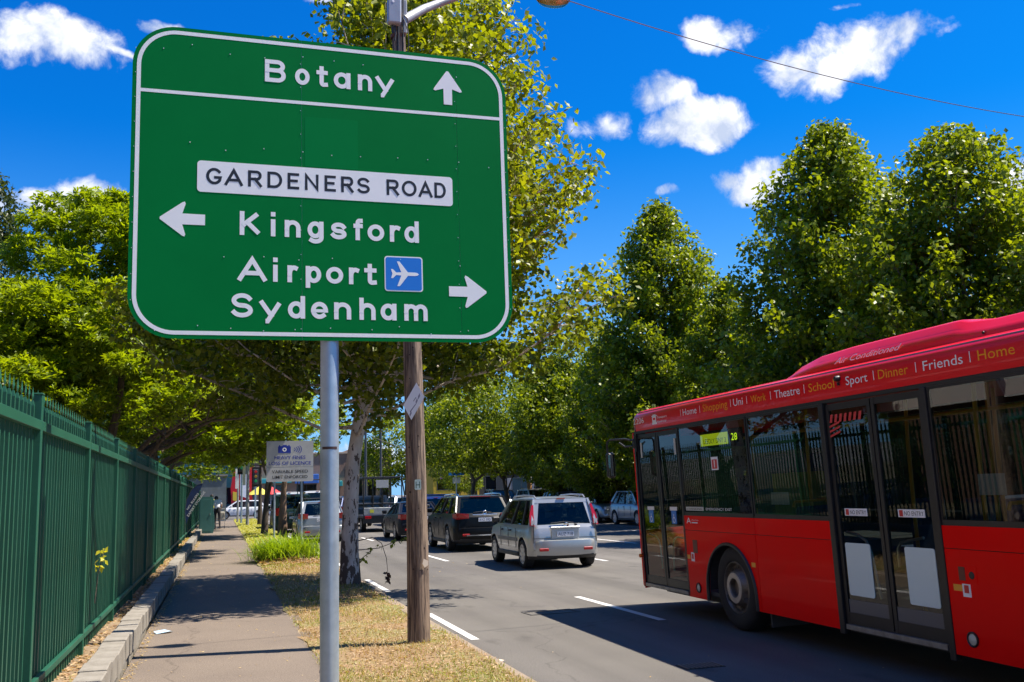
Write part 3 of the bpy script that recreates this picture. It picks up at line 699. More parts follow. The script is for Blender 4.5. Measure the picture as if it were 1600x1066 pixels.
# ------------------------------------------------------------ the red bus (local: x right, y = forward, origin at front left corner on the road)
M_red = mat('bus_red', (0.93, 0.003, 0.003), 0.4, coat=0.2, coat_ior=1.18, spec=0.05, var=0.10, vscale=2.5, var2=(0.88, 0.003, 0.003))
M_redtop = mat('bus_red_top', (0.85, 0.005, 0.014), 0.32, coat=0.45, coat_ior=1.3, spec=0.25, var=0.10, vscale=2.0, var2=(0.80, 0.005, 0.012))
M_trim = mat('bus_black_trim', (0.016, 0.016, 0.018), 0.42, var=0.3, vscale=8)
M_rub = mat('rubber', (0.020, 0.020, 0.021), 0.75, var=0.4, vscale=14, bump=0.3, bscale=50)
M_bglass = glass('bus_glass', (0.60, 0.63, 0.60), 0.8, 1.6, 0.0, 0.02)
M_bdark = mat('bus_interior', (0.035, 0.037, 0.042), 0.7)
M_bgrey = mat('bus_interior_grey', (0.22, 0.22, 0.23), 0.6)
M_yel = mat('grab_rail_yellow', (0.62, 0.40, 0.01), 0.35)
M_seat = mat('seat_fabric', (0.03, 0.055, 0.14), 0.9, var=0.5, vscale=30)
M_wt = mat('decal_white', (0.88, 0.88, 0.88), 0.5, spec=0.2)
M_or = mat('decal_orange', (0.95, 0.36, 0.02), 0.5, spec=0.2)
M_sil = mat('bright_metal', (0.72, 0.71, 0.68), 0.28, metal=0.9)
BUS = empty('bus', (5.7225, 12.9986, 0.0), 'red city bus with black framed doors pulling along the road at the right', 'bus', rot=(0, -R_(1.823), -R_(0.951)))
ZS, ZB, ZW, ZT = .275, 1.311, 2.408, 2.703
LB = 12.2; WB = 2.48
def side_poly(s0, s1, z0, z1, arches=()):
    """outline of a side panel as (s, z) with wheel arch cut from the lower edge"""
    o = [(s0, z1), (s0, z0)]
    for (c, r) in arches:
        for i in range(25):
            a = math.pi-math.pi*i/24; q = (c-r*math.cos(math.pi-a)*1.0, .40+r*math.sin(a)) if False else (c+r*math.cos(a), .40+(r)*math.sin(a)*.97)
            if i == 0: o.append((q[0], z0))
            o.append(q)
            if i == 24: o.append((q[0], z0))
    return o+[(s1, z0), (s1, z1)]
def plate(poly, t0, t1, name, mt, parent=BUS, bev=0.0):
    """extrude (s, z) outline between lateral offsets t0..t1"""
    mb = MB().prism([(-s, z) for s, z in poly], t0, t1, 'YZ')
    return mb.build(name, mt, parent)
def sbox(s0, s1, z0, z1, t0, t1, name, mt, parent=BUS, b=0.0):
    return MB().box(t0, t1, -s1, -s0, z0, z1, b=b).build(name, mt, parent)
WS = 2.575; W2 = 8.6; AR = .60
# lower side panels (near side) split at the panel joints
plate(side_poly(1.445, 3.236, ZS, 1.098, [(WS, AR)]), 0, .03, 'side_panel', M_red)
plate(side_poly(1.445, 3.236, 1.104, ZB-.03, []), 0, .03, 'side_panel', M_red)
plate(side_poly(3.242, 4.70, ZS, 1.098), 0.001, .03, 'side_panel', M_red)
plate(side_poly(3.242, 4.70, 1.104, ZB-.03), 0.001, .03, 'side_panel', M_red)
plate(side_poly(6.265, LB-.1, ZS, 1.098, [(W2, AR)]), 0, .03, 'side_panel', M_red)
plate(side_poly(6.265, LB-.1, 1.104, ZB-.03), 0, .03, 'side_panel', M_red)
MB().box(.012, .03, -4.70, -1.445, 1.09, 1.11).box(.012, .03, -LB+.1, -6.265, 1.09, 1.11).box(.012, .03, -3.25, -3.23, ZS, 1.3).build('panel_joint', M_trim, BUS)
# arch rim
for c in (WS, W2):
    pts = [(-.004, -(c+(AR-.012)*math.cos(a)), .40+(AR-.012)*math.sin(a)*.97) for a in np.linspace(math.pi, 0, 30)]
    pts = [(-.004, pts[0][1], ZS)]+pts+[(-.004, pts[-1][1], ZS)]
    MB().tube(pts, .022, 6).build('arch_rim', M_trim, BUS, smooth=True)
    MB().prism([(-s, z) for s, z in [(c+(AR+.03)*math.cos(a), .40+(AR+.03)*math.sin(a)*.97) for a in np.linspace(math.pi, 0, 20)]+[(c+AR+.03, .25), (c-AR-.03, .25)]], .55, .57, 'YZ').build('wheel_well', M_bdark, BUS)
    ww = [[(x, -(c+(AR+.004)*math.cos(a)), .40+(AR+.004)*math.sin(a)*.97) for a in np.linspace(math.pi, 0, 20)] for x in (.03, .56)]
    MB().loft(ww, cap=False, closed=False).build('wheel_well', M_bdark, BUS, fix=False)
# fascia + roof: one lofted skin along the bus
prof = [(.004, ZW+.03), (.0, ZW+.07), (.0, ZT-.09), (.012, ZT-.045), (.045, ZT-.012), (.095, ZT+.012), (.22, ZT+.045), (.6, ZT+.075), (WB/2, ZT+.085)]
prof = prof+[(WB-x, z) for x, z in reversed(prof[:-1])]
def rr_(s, k, dz):        # ring pulled in towards the front / rear ends
    return [(WB/2+(x-WB/2)*k, -s, z-dz) for x, z in prof]
rings = [rr_(-.0, .93, .09), rr_(.0, .97, .05), rr_(.03, .992, .018), rr_(.10, 1, 0)]+[rr_(s, 1, 0) for s in (1.4, 3, 5, 7, 9, 11, LB-.1)]+[rr_(LB, .97, .04)]
rings[0] = [(x, -s+.0, z) for (x, s, z) in [(a, 0.0, c) for a, b, c in rings[0]]]
MB().loft(rings, closed=True).build('roof', M_redtop, BUS, smooth=True, ang=50)
sbox(0.02, LB-.1, ZW-.005, ZW+.028, .004, .05, 'gutter_strip', M_trim)
# window glazing near side
def pane(s0, s1, z0, z1, t=.012, parent=BUS, name='window', r=.03):
    o = rrect(-(s0+s1)/2, (z0+z1)/2, s1-s0, z1-z0, r, 4)
    return MB().prism(o, t, t+.006, 'YZ').build(name, M_bglass, parent)
def frame(s0, s1, z0, z1, w=.04, t0=.0, t1=.03, name='window_frame', wt=None, wb=None):
    wt = w if wt is None else wt; wb = w if wb is None else wb
    m = MB().box(t0, t1, -s1, -s0, z1-wt, z1).box(t0, t1, -s1, -s0, z0, z0+wb).box(t0, t1, -s0-w, -s0, z0+wb+.0005, z1-wt-.0005).box(t0, t1, -s1, -s1+w, z0+wb+.0005, z1-wt-.0005)
    return m.build(name, M_trim, BUS)
for (a, b) in ((1.47, 3.225), (3.255, 4.70), (6.265, 7.62), (7.65, 9.4), (9.43, 12.1)):
    f = frame(a, b, ZB-.03, ZW-.006, .022, .006, .028, wb=.045)
    pane(a+.02, b-.02, ZB+.015, ZW-.03, parent=f, t=.010, name='pane')
sbox(1.445, 1.47, ZS+.02, ZW-.006, .0, .045, 'pillar', M_trim)
sbox(4.70, 4.775, .24, ZW-.006, -.012, .06, 'pillar', M_trim, b=.006)
sbox(6.195, 6.262, .22, ZW-.006, -.012, .06, 'pillar', M_trim, b=.006)
# doors
def door(s0, s1, z0, z1, front):
    mid = (s0+s1)/2
    for (a, b, sd) in ((s0+.01, mid-.008, 0), (mid+.008, s1-.01, 1)):
        D = MB().box(.02, .05, -b, -a, z0, z0+.10).box(.02, .05, -b, -a, z1-.06, z1).box(.018, .05, -a-.045, -a, z0, z1).box(.018, .05, -b, -b+.045, z0, z1).build('door_leaf', M_trim, BUS)
        MB().prism(rrect(-(a+b)/2, (z0+z1)/2+.02, (b-a)-.075, z1-z0-.15, .02, 3), .030, .036, 'YZ').build('door_glass', M_bglass, D)
        if not front:
            sbox(a+.05, b-.05, z0+.10, z0+.22, .026, .030, 'kick_panel', mat('kick_grey', (.10, .105, .115), .35), D)
            ps0 = 4.873 if sd == 0 else 5.735; ps1 = 5.250 if sd == 0 else 6.117
            MB().prism(rrect(-(ps0+ps1)/2, .845, ps1-ps0, .480, .022, 4), .022, .0285, 'YZ').build('white_panel', mat('frosted_panel', (.66, .80, .78), .4), D)
            n0 = 4.925 if sd == 0 else 5.705; n1 = 5.268 if sd == 0 else 6.052
            ne = sbox(n0, n1, 1.335, 1.402, .022, .0255, 'notice', M_wt, D)
            Mx = bus_M(n0+.085, 1.350, .0215)
            text('NO ENTRY', ne, M_black, Mx, n1-n0-.10, .038, depth=.0)
            sbox(n0+.02, n0+.065, 1.342, 1.395, .0195, .0215, 'symbol', mat('notice_red', (.6, .03, .03), .4), ne)
            hp = [(a+.08, 1.18), (a+.26, 1.155), (a+.36, 1.11), (a+.42, 1.0), (a+.50, .60)] if sd == 0 else [(a+.10, .9), (a+.105, 1.06), (a+.16, 1.115), (a+.30, 1.14), (a+.46, 1.165)]
            MB().tube([(.06, -s, z) for s, z in hp], .013, 8).build('door_handrail', M_sil, D, smooth=True)
        else:
            for (q0, q1) in ((.0, 0.0),):
                c = .365 if sd == 0 else 1.105
                w_ = sbox(c-.075, c+.075, 1.165, 1.335, .025, .028, 'access_sticker', M_sblue, D)
                sbox(c-.11, c+.11, 1.337, 1.385, .025, .028, 'notice', M_wt, D)
                MB().lathe([(.028, -.001), (.04, -.001), (.04, 0), (.028, 0)], 14, M=Matrix(((0, 0, 1, .0245), (1, 0, 0, -c), (0, 1, 0, 1.215), (0, 0, 0, 1))), closed=True).box(.0235, .0245, -c-.006, -c+.006, 1.235, 1.29).build('wheelchair_symbol', M_wt, w_)
            cc = a+.12 if sd == 0 else b-.14
            sbox(cc-.0, cc+.055, 2.06, 2.27, .020, .023, 'closer_tag', mat('closer_grey', (.5, .52, .5), .5), D)
            hp = [(a+.1, 1.00), (a+.3, .98), (a+.40, .93), (a+.44, .84), (a+.46, .55)] if sd == 0 else [(a+.14, .55), (a+.16, .84), (a+.20, .95), (a+.30, .99), (a+.50, .985)]
            MB().tube([(.07, -s, z) for s, z in hp], .012, 8).build('door_handrail', M_sil, D, smooth=True)
    sbox(s0+.02, s1-.02, z0-.055, z0-.01, -.004, .05, 'door_sill', mat('worn_alu', (.32, .31, .29), .5, metal=.6, var=.4, vscale=10), BUS)
def bus_M(s, z, t):
    """text frame on the near side: reads from front (left in view) to rear"""
    return Matrix(((0, 0, -1, t), (-1, 0, 0, -s), (0, 1, 0, z), (0, 0, 0, 1)))
door(.045, 1.435, .345, ZW-.02, True)
door(4.78, 6.19, .345, ZW-.02, False)
sbox(0.0, .045, .28, ZW-.006, .0, .05, 'pillar', M_trim)
# floor, far side, interior
def far_side():
    m = MB().box(WB-.03, WB, -LB+.1, -.06, ZS, 1.2).box(WB-.03, WB, -LB+.1, -.06, ZW-.05, ZW+.03)
    for s in (.06, 1.5, 3.1, 4.7, 6.3, 7.9, 9.5, 11.1, 12.0): m.box(WB-.03, WB, -s-.05, -s, 1.2005, ZW-.0505)
    m.build('far_side', M_trim, BUS)
    for a, b in zip((.06, 1.5, 3.1, 4.7, 6.3, 7.9, 9.5, 11.1), (1.5, 3.1, 4.7, 6.3, 7.9, 9.5, 11.1, 12.0)):
        MB().box(WB-.018, WB-.012, -b-.002, -a-.052, 1.22, ZW-.07).build('window', M_bglass, BUS)
far_side()
MB().box(.03, WB-.03, -LB+.2, -.1, .33, .38).box(.5, WB-.03, -3.4, -1.9, .38, .95).box(.3, WB-.03, -LB+.2, -7.5, .38, .75).build('floor', M_bdark, BUS)
MB().box(.05, WB-.05, -LB+.2, -.1, ZT-.02, ZT).box(.12, .45, -LB+.2, -6.3, ZW+.0, ZW+.03).build('ceiling', M_bgrey, BUS)
MB().box(.3, 1.0, -3.35, -1.75, .95, 1.02).box(.25, .95, -3.35, -3.28, 1.0, 1.75).build('partition', mat('partition_green', (.20, .24, .01), .5), BUS)
def seat(s, x, z, k=0):
    return MB().box(x, x+.44, -s-.42, -s, z+.40, z+.50, b=.03).box(x, x+.44, -s-.46, -s-.38, z+.45, z+1.02, b=.03).box(x+.18, x+.26, -s-.25, -s-.18, z, z+.40)
for (s, x, z) in ((1.6, 1.5, .95), (2.0, .55, .95), (2.0, 1.02, .95), (3.5, .12, .38), (3.5, 1.5, .38), (4.3, 1.5, .38), (4.3, 1.96, .38), (5.1, 1.5, .38), (6.5, .12, .38), (6.5, .58, .38), (6.5, 1.5, .38), (7.3, .12, .5), (7.3, .58, .5), (7.3, 1.5, .5)):
    seat(s, x, z).build('seat', M_seat, BUS)
for (s, x) in ((1.7, .9), (3.42, .62), (4.9, .80), (5.45, 1.35), (6.05, .75), (6.42, .30), (6.9, 1.05), (7.35, .30)):
    MB().tube([(x, -s, .38), (x, -s, 1.2), (x+.02, -s, 2.0), (x+.06, -s, ZT-.03)], .019, 8).build('grab_pole', M_yel, BUS, smooth=True)
for s in (3.46, 6.46, 7.26): MB().tube([(.12, -s-.42, 1.40), (.14, -s-.42, 1.45), (.5, -s-.42, 1.455), (.56, -s-.42, 1.40)], .016, 8).build('seat_rail', M_yel, BUS, smooth=True)
MB().tube([(.55, -.9, 2.2), (.55, -4, 2.2), (.55, -11, 2.2)], .017, 8).build('ceiling_rail', M_yel, BUS, smooth=True)
# driver area dash
MB().box(1.3, 2.3, -.9, -.25, .6, 1.3, b=.05).box(1.4, 1.5, -1.45, -1.4, .6, 1.9).build('driver_dash', M_bdark, BUS)
MB().lathe([(.21, 0), (.235, .012), (.21, .024), (.195, .012)], 24, closed=True, M=Matrix.Translation((1.85, -.95, 1.22)) @ Matrix.Rotation(.5, 4, 'X')).build('steering_wheel', M_trim, BUS, smooth=True)
# front end: bowed bumper, windscreen, destination header
def fr(z0, z1, bow=.22, inset=0.0, x0=.0, x1=WB, n=12, top=0.0):
    o = []
    for i in range(n+1):
        u = i/n; x = x0+(x1-x0)*u; q = 1-(2*u-1)**2
        o.append((x, inset+bow*(q**.8 if q > 0 else 0)))
    return o
def bow_panel(z0, z1, name, mt, lean0=0, lean1=0, th=.03, x0=.0, x1=WB):
    A = fr(z0, z1, x0=x0, x1=x1); n = len(A)
    vs = [(x, y+lean0-.05, z0) for x, y in A]+[(x, y+lean1-.05, z1) for x, y in A]+[(x, y+lean0-th-.05, z0) for x, y in A]+[(x, y+lean1-th-.05, z1) for x, y in A]
    f = []
    for i in range(n-1): f += [(i, i+1, n+i+1, n+i), (2*n+i, 3*n+i, 3*n+i+1, 2*n+i+1), (i, 2*n+i, 2*n+i+1, i+1), (n+i, n+i+1, 3*n+i+1, 3*n+i)]
    f += [(0, n, 3*n, 2*n), (n-1, 3*n-1, 4*n-1, 2*n-1)]
    return MB().add(vs, f).build(name, mt, BUS, smooth=True, ang=40)
bow_panel(.26, 1.05, 'front_panel', M_red, .03, .04)
bow_panel(1.055, 2.15, 'windscreen', M_bglass, .04, .0, .008)
bow_panel(2.155, 2.62, 'destination_header', M_trim, .0, -.03)
plate([(-.035, .30), (-.035, 2.42), (-.0, 2.42), (-.0, .28)], .0, .04, 'corner_pillar', M_red)
for x in (.25, 2.0): MB().box(x, x+.28, .08, .12, .62, .80, b=.02).build('headlight', M_sil, BUS)
MB().tube([(-.03, .015, .70), (.0, .02, .70)], .028, 10).build('indicator_lamp', mat('amber', (.8, .16, .01), .3), BUS)
# rear end
MB().box(.0, WB, -LB, -LB+.08, ZS, ZW+.02, b=.03).build('rear_panel', M_red, BUS)
# mirror arm and head
MI = MB().tube([(.0, .02, 2.31), (-.10, .08, 2.345), (-.30, .18, 2.345), (-.335, .20, 2.31), (-.335, .20, 2.16)], .014, 8).tube([(.0, .02, 2.24), (-.10, .10, 2.235), (-.17, .14, 2.30)], .011, 8).box(-.01, .05, -.02, .05, 2.20, 2.34, b=.01).build('mirror_arm', M_trim, BUS, smooth=True)
MH = MB().box(-.37, -.25, .12, .22, 1.80, 2.17, b=.03).build('mirror_head', M_trim, MI)
MB().box(-.36, -.265, .115, .119, 1.83, 2.14).build('mirror_glass', mat('mirror', (.8, .82, .84), .02, metal=1), MH)
# roof pod (air conditioning)
def pod():
    rings = []
    st = [(3.55, 0.0, .0), (3.62, .035, .25), (3.75, .085, .6), (4.0, .150, .9), (4.35, .205, 1), (4.9, .225, 1), (5.6, .228, 1), (6.3, .228, 1), (6.42, .215, 1), (6.62, .14, 1), (7.0, .14, .98), (8.5, .14, .98)]
    z0 = ZT+.02
    st[8:] = [(6.40, .225, 1), (6.50, .195, 1), (6.78, .17, .96), (8.6, .17, .96), (8.75, .0, .95)]
    for s, h, k in st:
        h *= .95
        c = WB/2; hw = (c-.20)*(.90+.10*k)
        P = [(-hw, 0), (-hw*.985, h*.30), (-hw*.955, h*.56), (-hw*.93, h*.64), (-hw*.90, h*.92), (-hw*.87, h), (0, h+.02*(h > 0.01))]
        P = P+[(-x, z) for x, z in reversed(P[:-1])]
        rings.append([(c+x, -s, z0+z) for x, z in P])
    return MB().loft(rings, closed=True).build('roof_pod', M_redtop, BUS, smooth=True, ang=35)
PODO = pod()
text('Air Conditioned', PODO, M_wt, Matrix(((0, .28, -.96, .218), (-1, 0, 0, -4.72), (0, .96, .28, ZT+.085), (0, 0, 0, 1))), 1.02, .062, depth=.004, shear=.45)
MB().lathe([(0, .004), (.012, .003), (.013, -.004)], 10, M=Matrix(((0, 0, -1, .21), (1, 0, 0, -6.75), (0, 1, 0, ZT+.07), (0, 0, 0, 1)))).build('vent_hole', M_trim, PODO)
# fascia lettering
for w, a, b, mt, h in (('2206', .049, .419, M_wt, .082), ('Home', 1.681, 2.071, M_wt, .088), ('Shopping', 2.245, 2.87, M_or, .092), ('Uni', 3.018, 3.236, M_wt, .088), ('Work', 3.415, 3.743, M_or, .084), ('Theatre', 3.919, 4.406, M_wt, .088), ('School', 4.567, 5.005, M_or, .086), ('Sport', 5.190, 5.52, M_wt, .084), ('Dinner', 5.676, 6.08, M_or, .086), ('Friends', 6.27, 6.736, M_wt, .084), ('Home', 6.899, 7.274, M_or, .084)):
    text(w, BUS, mt, bus_M(a, 2.536, -.0005), b-a, h, depth=.001)
for s in (1.615, 2.160, 2.950, 3.326, 3.838, 4.487, 5.61, 6.18, 6.815): sbox(s-.004, s+.004, 2.535, 2.620, -.0015, -.0005, 'divider_bar', M_wt)
lg = MB()
for (a, b, z0, z1) in ((.70, .86, 2.49, 2.515), (.73, .82, 2.515, 2.55), (.71, .74, 2.515, 2.60), (.81, .84, 2.515, 2.60), (.73, .83, 2.58, 2.625), (.69, .88, 2.60, 2.61)): lg.box(-.0015, -.0005, -b, -a, z0, z1)
lo = lg.build('operator_emblem', M_wt, BUS)
text('Transport', lo, M_wt, bus_M(.87, 2.560, -.0005), .32, .034, depth=.001, shear=.2); text('Sydney', lo, M_wt, bus_M(.87, 2.505, -.0005), .30, .026, depth=.001)
MB().lathe([(0, -.05), (.022, -.045), (.030, -.02), (.030, .0), (.030, .01)], 14, M=Matrix(((0, 0, 1, .0), (1, 0, 0, -5.085), (0, 1, 0, 2.610), (0, 0, 0, 1)))).box(-.02, .0, -5.095, -5.075, 2.545, 2.575).build('side_camera', M_trim, BUS, smooth=True)
# small things on the side
ex = sbox(1.53, 2.02, 1.345, 1.392, .0055, .0085, 'notice', mat('notice_grey', (.55, .56, .53), .5))
text('I THINKING', ex, M_black, bus_M(1.56, 1.354, .0050), .42, .026, depth=0)
text('EMERGENCY EXIT', BUS, M_wt, bus_M(2.08, 1.352, .0080), .66, .032, depth=0)
a_ = text('A', BUS, M_wt, bus_M(1.53, 1.185, -.0005), .13, .075, depth=.001)
text('Arriva', a_, M_wt, bus_M(1.675, 1.222, -.0005), .19, .017, depth=.001); sbox(1.675, 1.84, 1.190, 1.204, -.0015, -.0005, 'underline', M_wt, a_)
ds = sbox(2.0, 3.01, 2.12, 2.30, .05, .09, 'route_display', M_bdark)
sbox(2.02, 2.72, 2.125, 2.265, .044, .049, 'display_field', mat('display_lime', (.55, .62, .02), .5, emit=((.60, .75, .02), .45)), ds)
text('LEEDLY DNY 2', ds, M_black, bus_M(2.10, 2.150, .0435), .58, .058, depth=0)
text('28', ds, mat('display_digits', (.6, .75, .02), .5, emit=((.6, .9, .02), 1.2)), bus_M(2.80, 2.160, .049), .14, .085, depth=0)
ns = sbox(2.33, 2.50, 1.83, 1.985, .0055, .0085, 'no_entry_sticker', M_wt)
sbox(2.35, 2.48, 1.845, 1.955, .0040, .0050, 'sticker_red', mat('notice_red', (.6, .03, .03), .4), ns); MB().box(.0025, .0035, -2.425, -2.405, 1.86, 1.945).build('sticker_figure', M_wt, ns)
sbox(3.62, 3.98, 1.43, 1.56, .016, .019, 'paper_notice', mat('paper_green', (.22, .28, .27), .5)); sbox(6.72, 7.0, 1.52, 1.68, .016, .019, 'paper_notice', mat('paper_green', (.22, .28, .27), .5))
st_ = MB()
for k in range(7): st_.add([(.016, -4.84-k*.075, 2.21), (.016, -4.84-k*.075-.04, 2.21), (.016, -4.84-k*.075-.065, 2.285), (.016, -4.84-k*.075-.025, 2.285)], [(0, 1, 2, 3)])
for k in range(3): st_.add([(.016, -4.83, 2.07+k*.045), (.016, -4.83, 2.09+k*.045), (.016, -5.0, 2.13+k*.045), (.016, -5.0, 2.11+k*.045)], [(0, 1, 2, 3)])
st_.build('striped_decal', mat('stripe_red', (.62, .04, .04), .5), BUS, fix=False)
for (s0, s1, z) in ((1.475, 1.56, .745), (3.10, 3.185, .745), (6.325, 6.425, .775)): sbox(s0, s1, z, z+.05, -.002, .0, 'reflector', mat('amber_reflector', (.85, .36, .02), .3))
for (s, z) in ((1.63, .775), (6.47, .79)):
    q = sbox(s-.045, s+.045, z-.055, z+.055, -.002, .0, 'warning_sticker', M_wt); sbox(s-.025, s+.025, z-.025, z+.035, -.0035, -.0025, 'sticker_red', MATS['notice_red'], q)
for (s, z) in ((1.72, .905), ):
    sbox(s-.06, s+.06, z-.08, z+.08, -.004, .0, 'lock_plate', mat('lock_brown', (.16, .035, .02), .5))
lk = sbox(6.385, 6.60, .835, .985, -.003, .0, 'filler_flap', M_red); sbox(6.405, 6.475, .86, .965, -.006, -.0035, 'lock_plate', mat('lock_brown', (.16, .035, .02), .5), lk)
MB().lathe([(0, -.006), (.026, -.005), (.030, .0)], 14, M=Matrix(((0, 0, 1, -.003), (1, 0, 0, -6.545), (0, 1, 0, .905), (0, 0, 0, 1)))).build('keyhole', M_trim, lk)
for (s, z) in ((1.733, .405), (6.475, .415)):
    Mx = Matrix(((0, 0, 1, .0), (1, 0, 0, -s), (0, 1, 0, z), (0, 0, 0, 1)))
    q = MB().lathe([(.060, .0), (.060, -.012), (.052, -.016), (.044, -.008)], 22, M=Mx).build('lamp_bezel', M_trim, BUS, smooth=True)
    MB().lathe([(0, -.016), (.03, -.013), (.044, -.007)], 22, M=Mx).build('lamp_lens', mat('lens', (.55, .57, .50), .15, coat=.6), q, smooth=True)
# wheels
def bus_wheel(s, x, flip=1, lift=0.0):
    Mx = Matrix.Translation((x, -s, .48+lift)) @ (Matrix.Rotation(math.pi, 4, 'Z') if flip < 0 else Matrix.Identity(4))
    ty = MB().lathe([(.285, .03), (.30, -.004), (.33, -.012), (.40, -.016), (.445, -.006), (.472, .02), (.480, .05), (.480, .22), (.465, .26), (.40, .27), (.29, .25)], 56, axis='X', M=Mx).build('tyre', M_rub, None, smooth=True, ang=60)
    ty.parent = BUS
    MB().lathe([(.290, .028), (.295, -.002), (.283, -.006), (.270, .012), (.262, .05), (.235, .058), (.205, .030), (.188, -.012), (.180, -.020), (.150, -.028), (.105, -.030), (.098, -.022), (.094, .03), (.0, .04)], 56, axis='X', M=Mx).build('rim', mat('wheel_steel', (.26, .23, .20), .42, metal=.5, var=.5, vscale=8, var2=(.08, .065, .055)), ty, smooth=True, ang=35)
    h = MB()
    for k in range(10):
        a = 2*math.pi*k/10; M2 = Mx @ Matrix.Translation((-.028, .142*math.cos(a), .142*math.sin(a)))
        h.lathe([(0, -.003), (.019, -.003), (.021, .002)], 10, axis='X', M=M2)
        a += .3; h.lathe([(0, -.004), (.022, -.004), (.024, .002)], 10, axis='X', M=Mx @ Matrix.Translation((.040-.0, .235*math.cos(a), .235*math.sin(a))) @ Matrix.Scale(1, 4))
    h.build('wheel_nuts', M_trim, ty, smooth=True)
    MB().lathe([(.112, -.033), (.170, -.031), (.172, -.026), (.110, -.028)], 40, axis='X', M=Mx, closed=True).build('hub_ring', mat('hub_grey', (.52, .46, .40), .4, metal=.5, var=.3, vscale=9), ty, smooth=True)
bus_wheel(WS+.07, .03); bus_wheel(W2, .03); bus_wheel(WS+.07, WB-.03, -1, -.07); bus_wheel(W2, WB-.03, -1, -.07)
MB().box(.2, WB-.2, -LB+.3, -.3, .22, .325).box(.05, .5, -3.35, -3.32, .12, .55).build('underbody', M_bdark, BUS)
# ------------------------------------------------------------ cars (local: y forward, origin on the road under the middle)
M_tyre = M_rub
M_cglass = glass('car_glass', (0.42, 0.48, 0.48), 0.8, 1.5)
M_cdark = mat('car_interior', (0.03, 0.032, 0.036), 0.8)
M_cblack = mat('car_black_plastic', (0.03, 0.03, 0.032), 0.55)
M_tail = mat('tail_lamp_red', (0.36, 0.005, 0.007), 0.15, coat=1.0)
M_clear = mat('lamp_clear', (0.62, 0.64, 0.66), 0.12, metal=0.4, coat=1.0)
M_platew = mat('number_plate_white', (0.72, 0.74, 0.78), 0.4)
M_rim = mat('alloy_rim', (0.45, 0.45, 0.46), 0.35, metal=0.7)
M_chrome = mat('chrome', (0.75, 0.76, 0.78), 0.12, metal=1.0)
def paint(name, col, metal=0.3, rough=0.28): return mat(name, col, rough if col[0] > .03 else max(rough, .32), metal=metal, coat=0.6 if col[0] > .03 else .16, coat_ior=1.32, spec=0.3 if col[0] > .03 else .15, var=0.06, vscale=3)
def lerp_prof(pf, y):
    for (a, za), (b, zb) in zip(pf, pf[1:]):
        if a <= y <= b:
            t = (y-a)/(b-a) if b > a else 0; t = t*t*(3-2*t)*.35+t*.65; return za+(zb-za)*t
    return pf[0][1] if y < pf[0][0] else pf[-1][1]
def wheel_mesh(r, w, spokes=7):
    ty = MB().lathe([(r*.64, .01), (r*.70, -.004), (r*.86, -.012), (r*.95, .0), (r, .03), (r, w-.03), (r*.95, w), (r*.66, w-.01)], 32, axis='X').mesh('tyre', M_tyre, True, 50)
    rm = MB().lathe([(r*.66, .012), (r*.66, .0), (r*.61, .004), (r*.58, .05), (r*.3, .08), (0, .08)], 32, axis='X')
    rmm = MB(); rmm.v, rmm.f, rmm.m = list(rm.v), list(rm.f), [1]*len(rm.f)
    rmm.lathe([(r*.665, .014), (r*.665, -.004), (r*.61, -.002), (r*.60, .02)], 32, axis='X', m=0)
    rmm.lathe([(0, -.003), (r*.13, -.001), (r*.17, .012), (r*.17, .05)], 16, axis='X', m=0)
    for k in range(spokes):
        a = 2*math.pi*k/spokes; M2 = Matrix.Rotation(a, 4, 'X')
        rmm.add([(.004, -.05*r/.3, r*.12), (.004, .05*r/.3, r*.12), (.002, .036*r/.3, r*.62), (.002, -.036*r/.3, r*.62), (.04, -.05*r/.3, r*.12), (.04, .05*r/.3, r*.12), (.03, .036*r/.3, r*.62), (.03, -.036*r/.3, r*.62)],
                [(0, 1, 2, 3), (0, 4, 5, 1), (1, 5, 6, 2), (3, 2, 6, 7), (0, 3, 7, 4)], 0, M2)
    return ty, rmm.mesh('rim', [M_rim, M_cblack], True, 35)
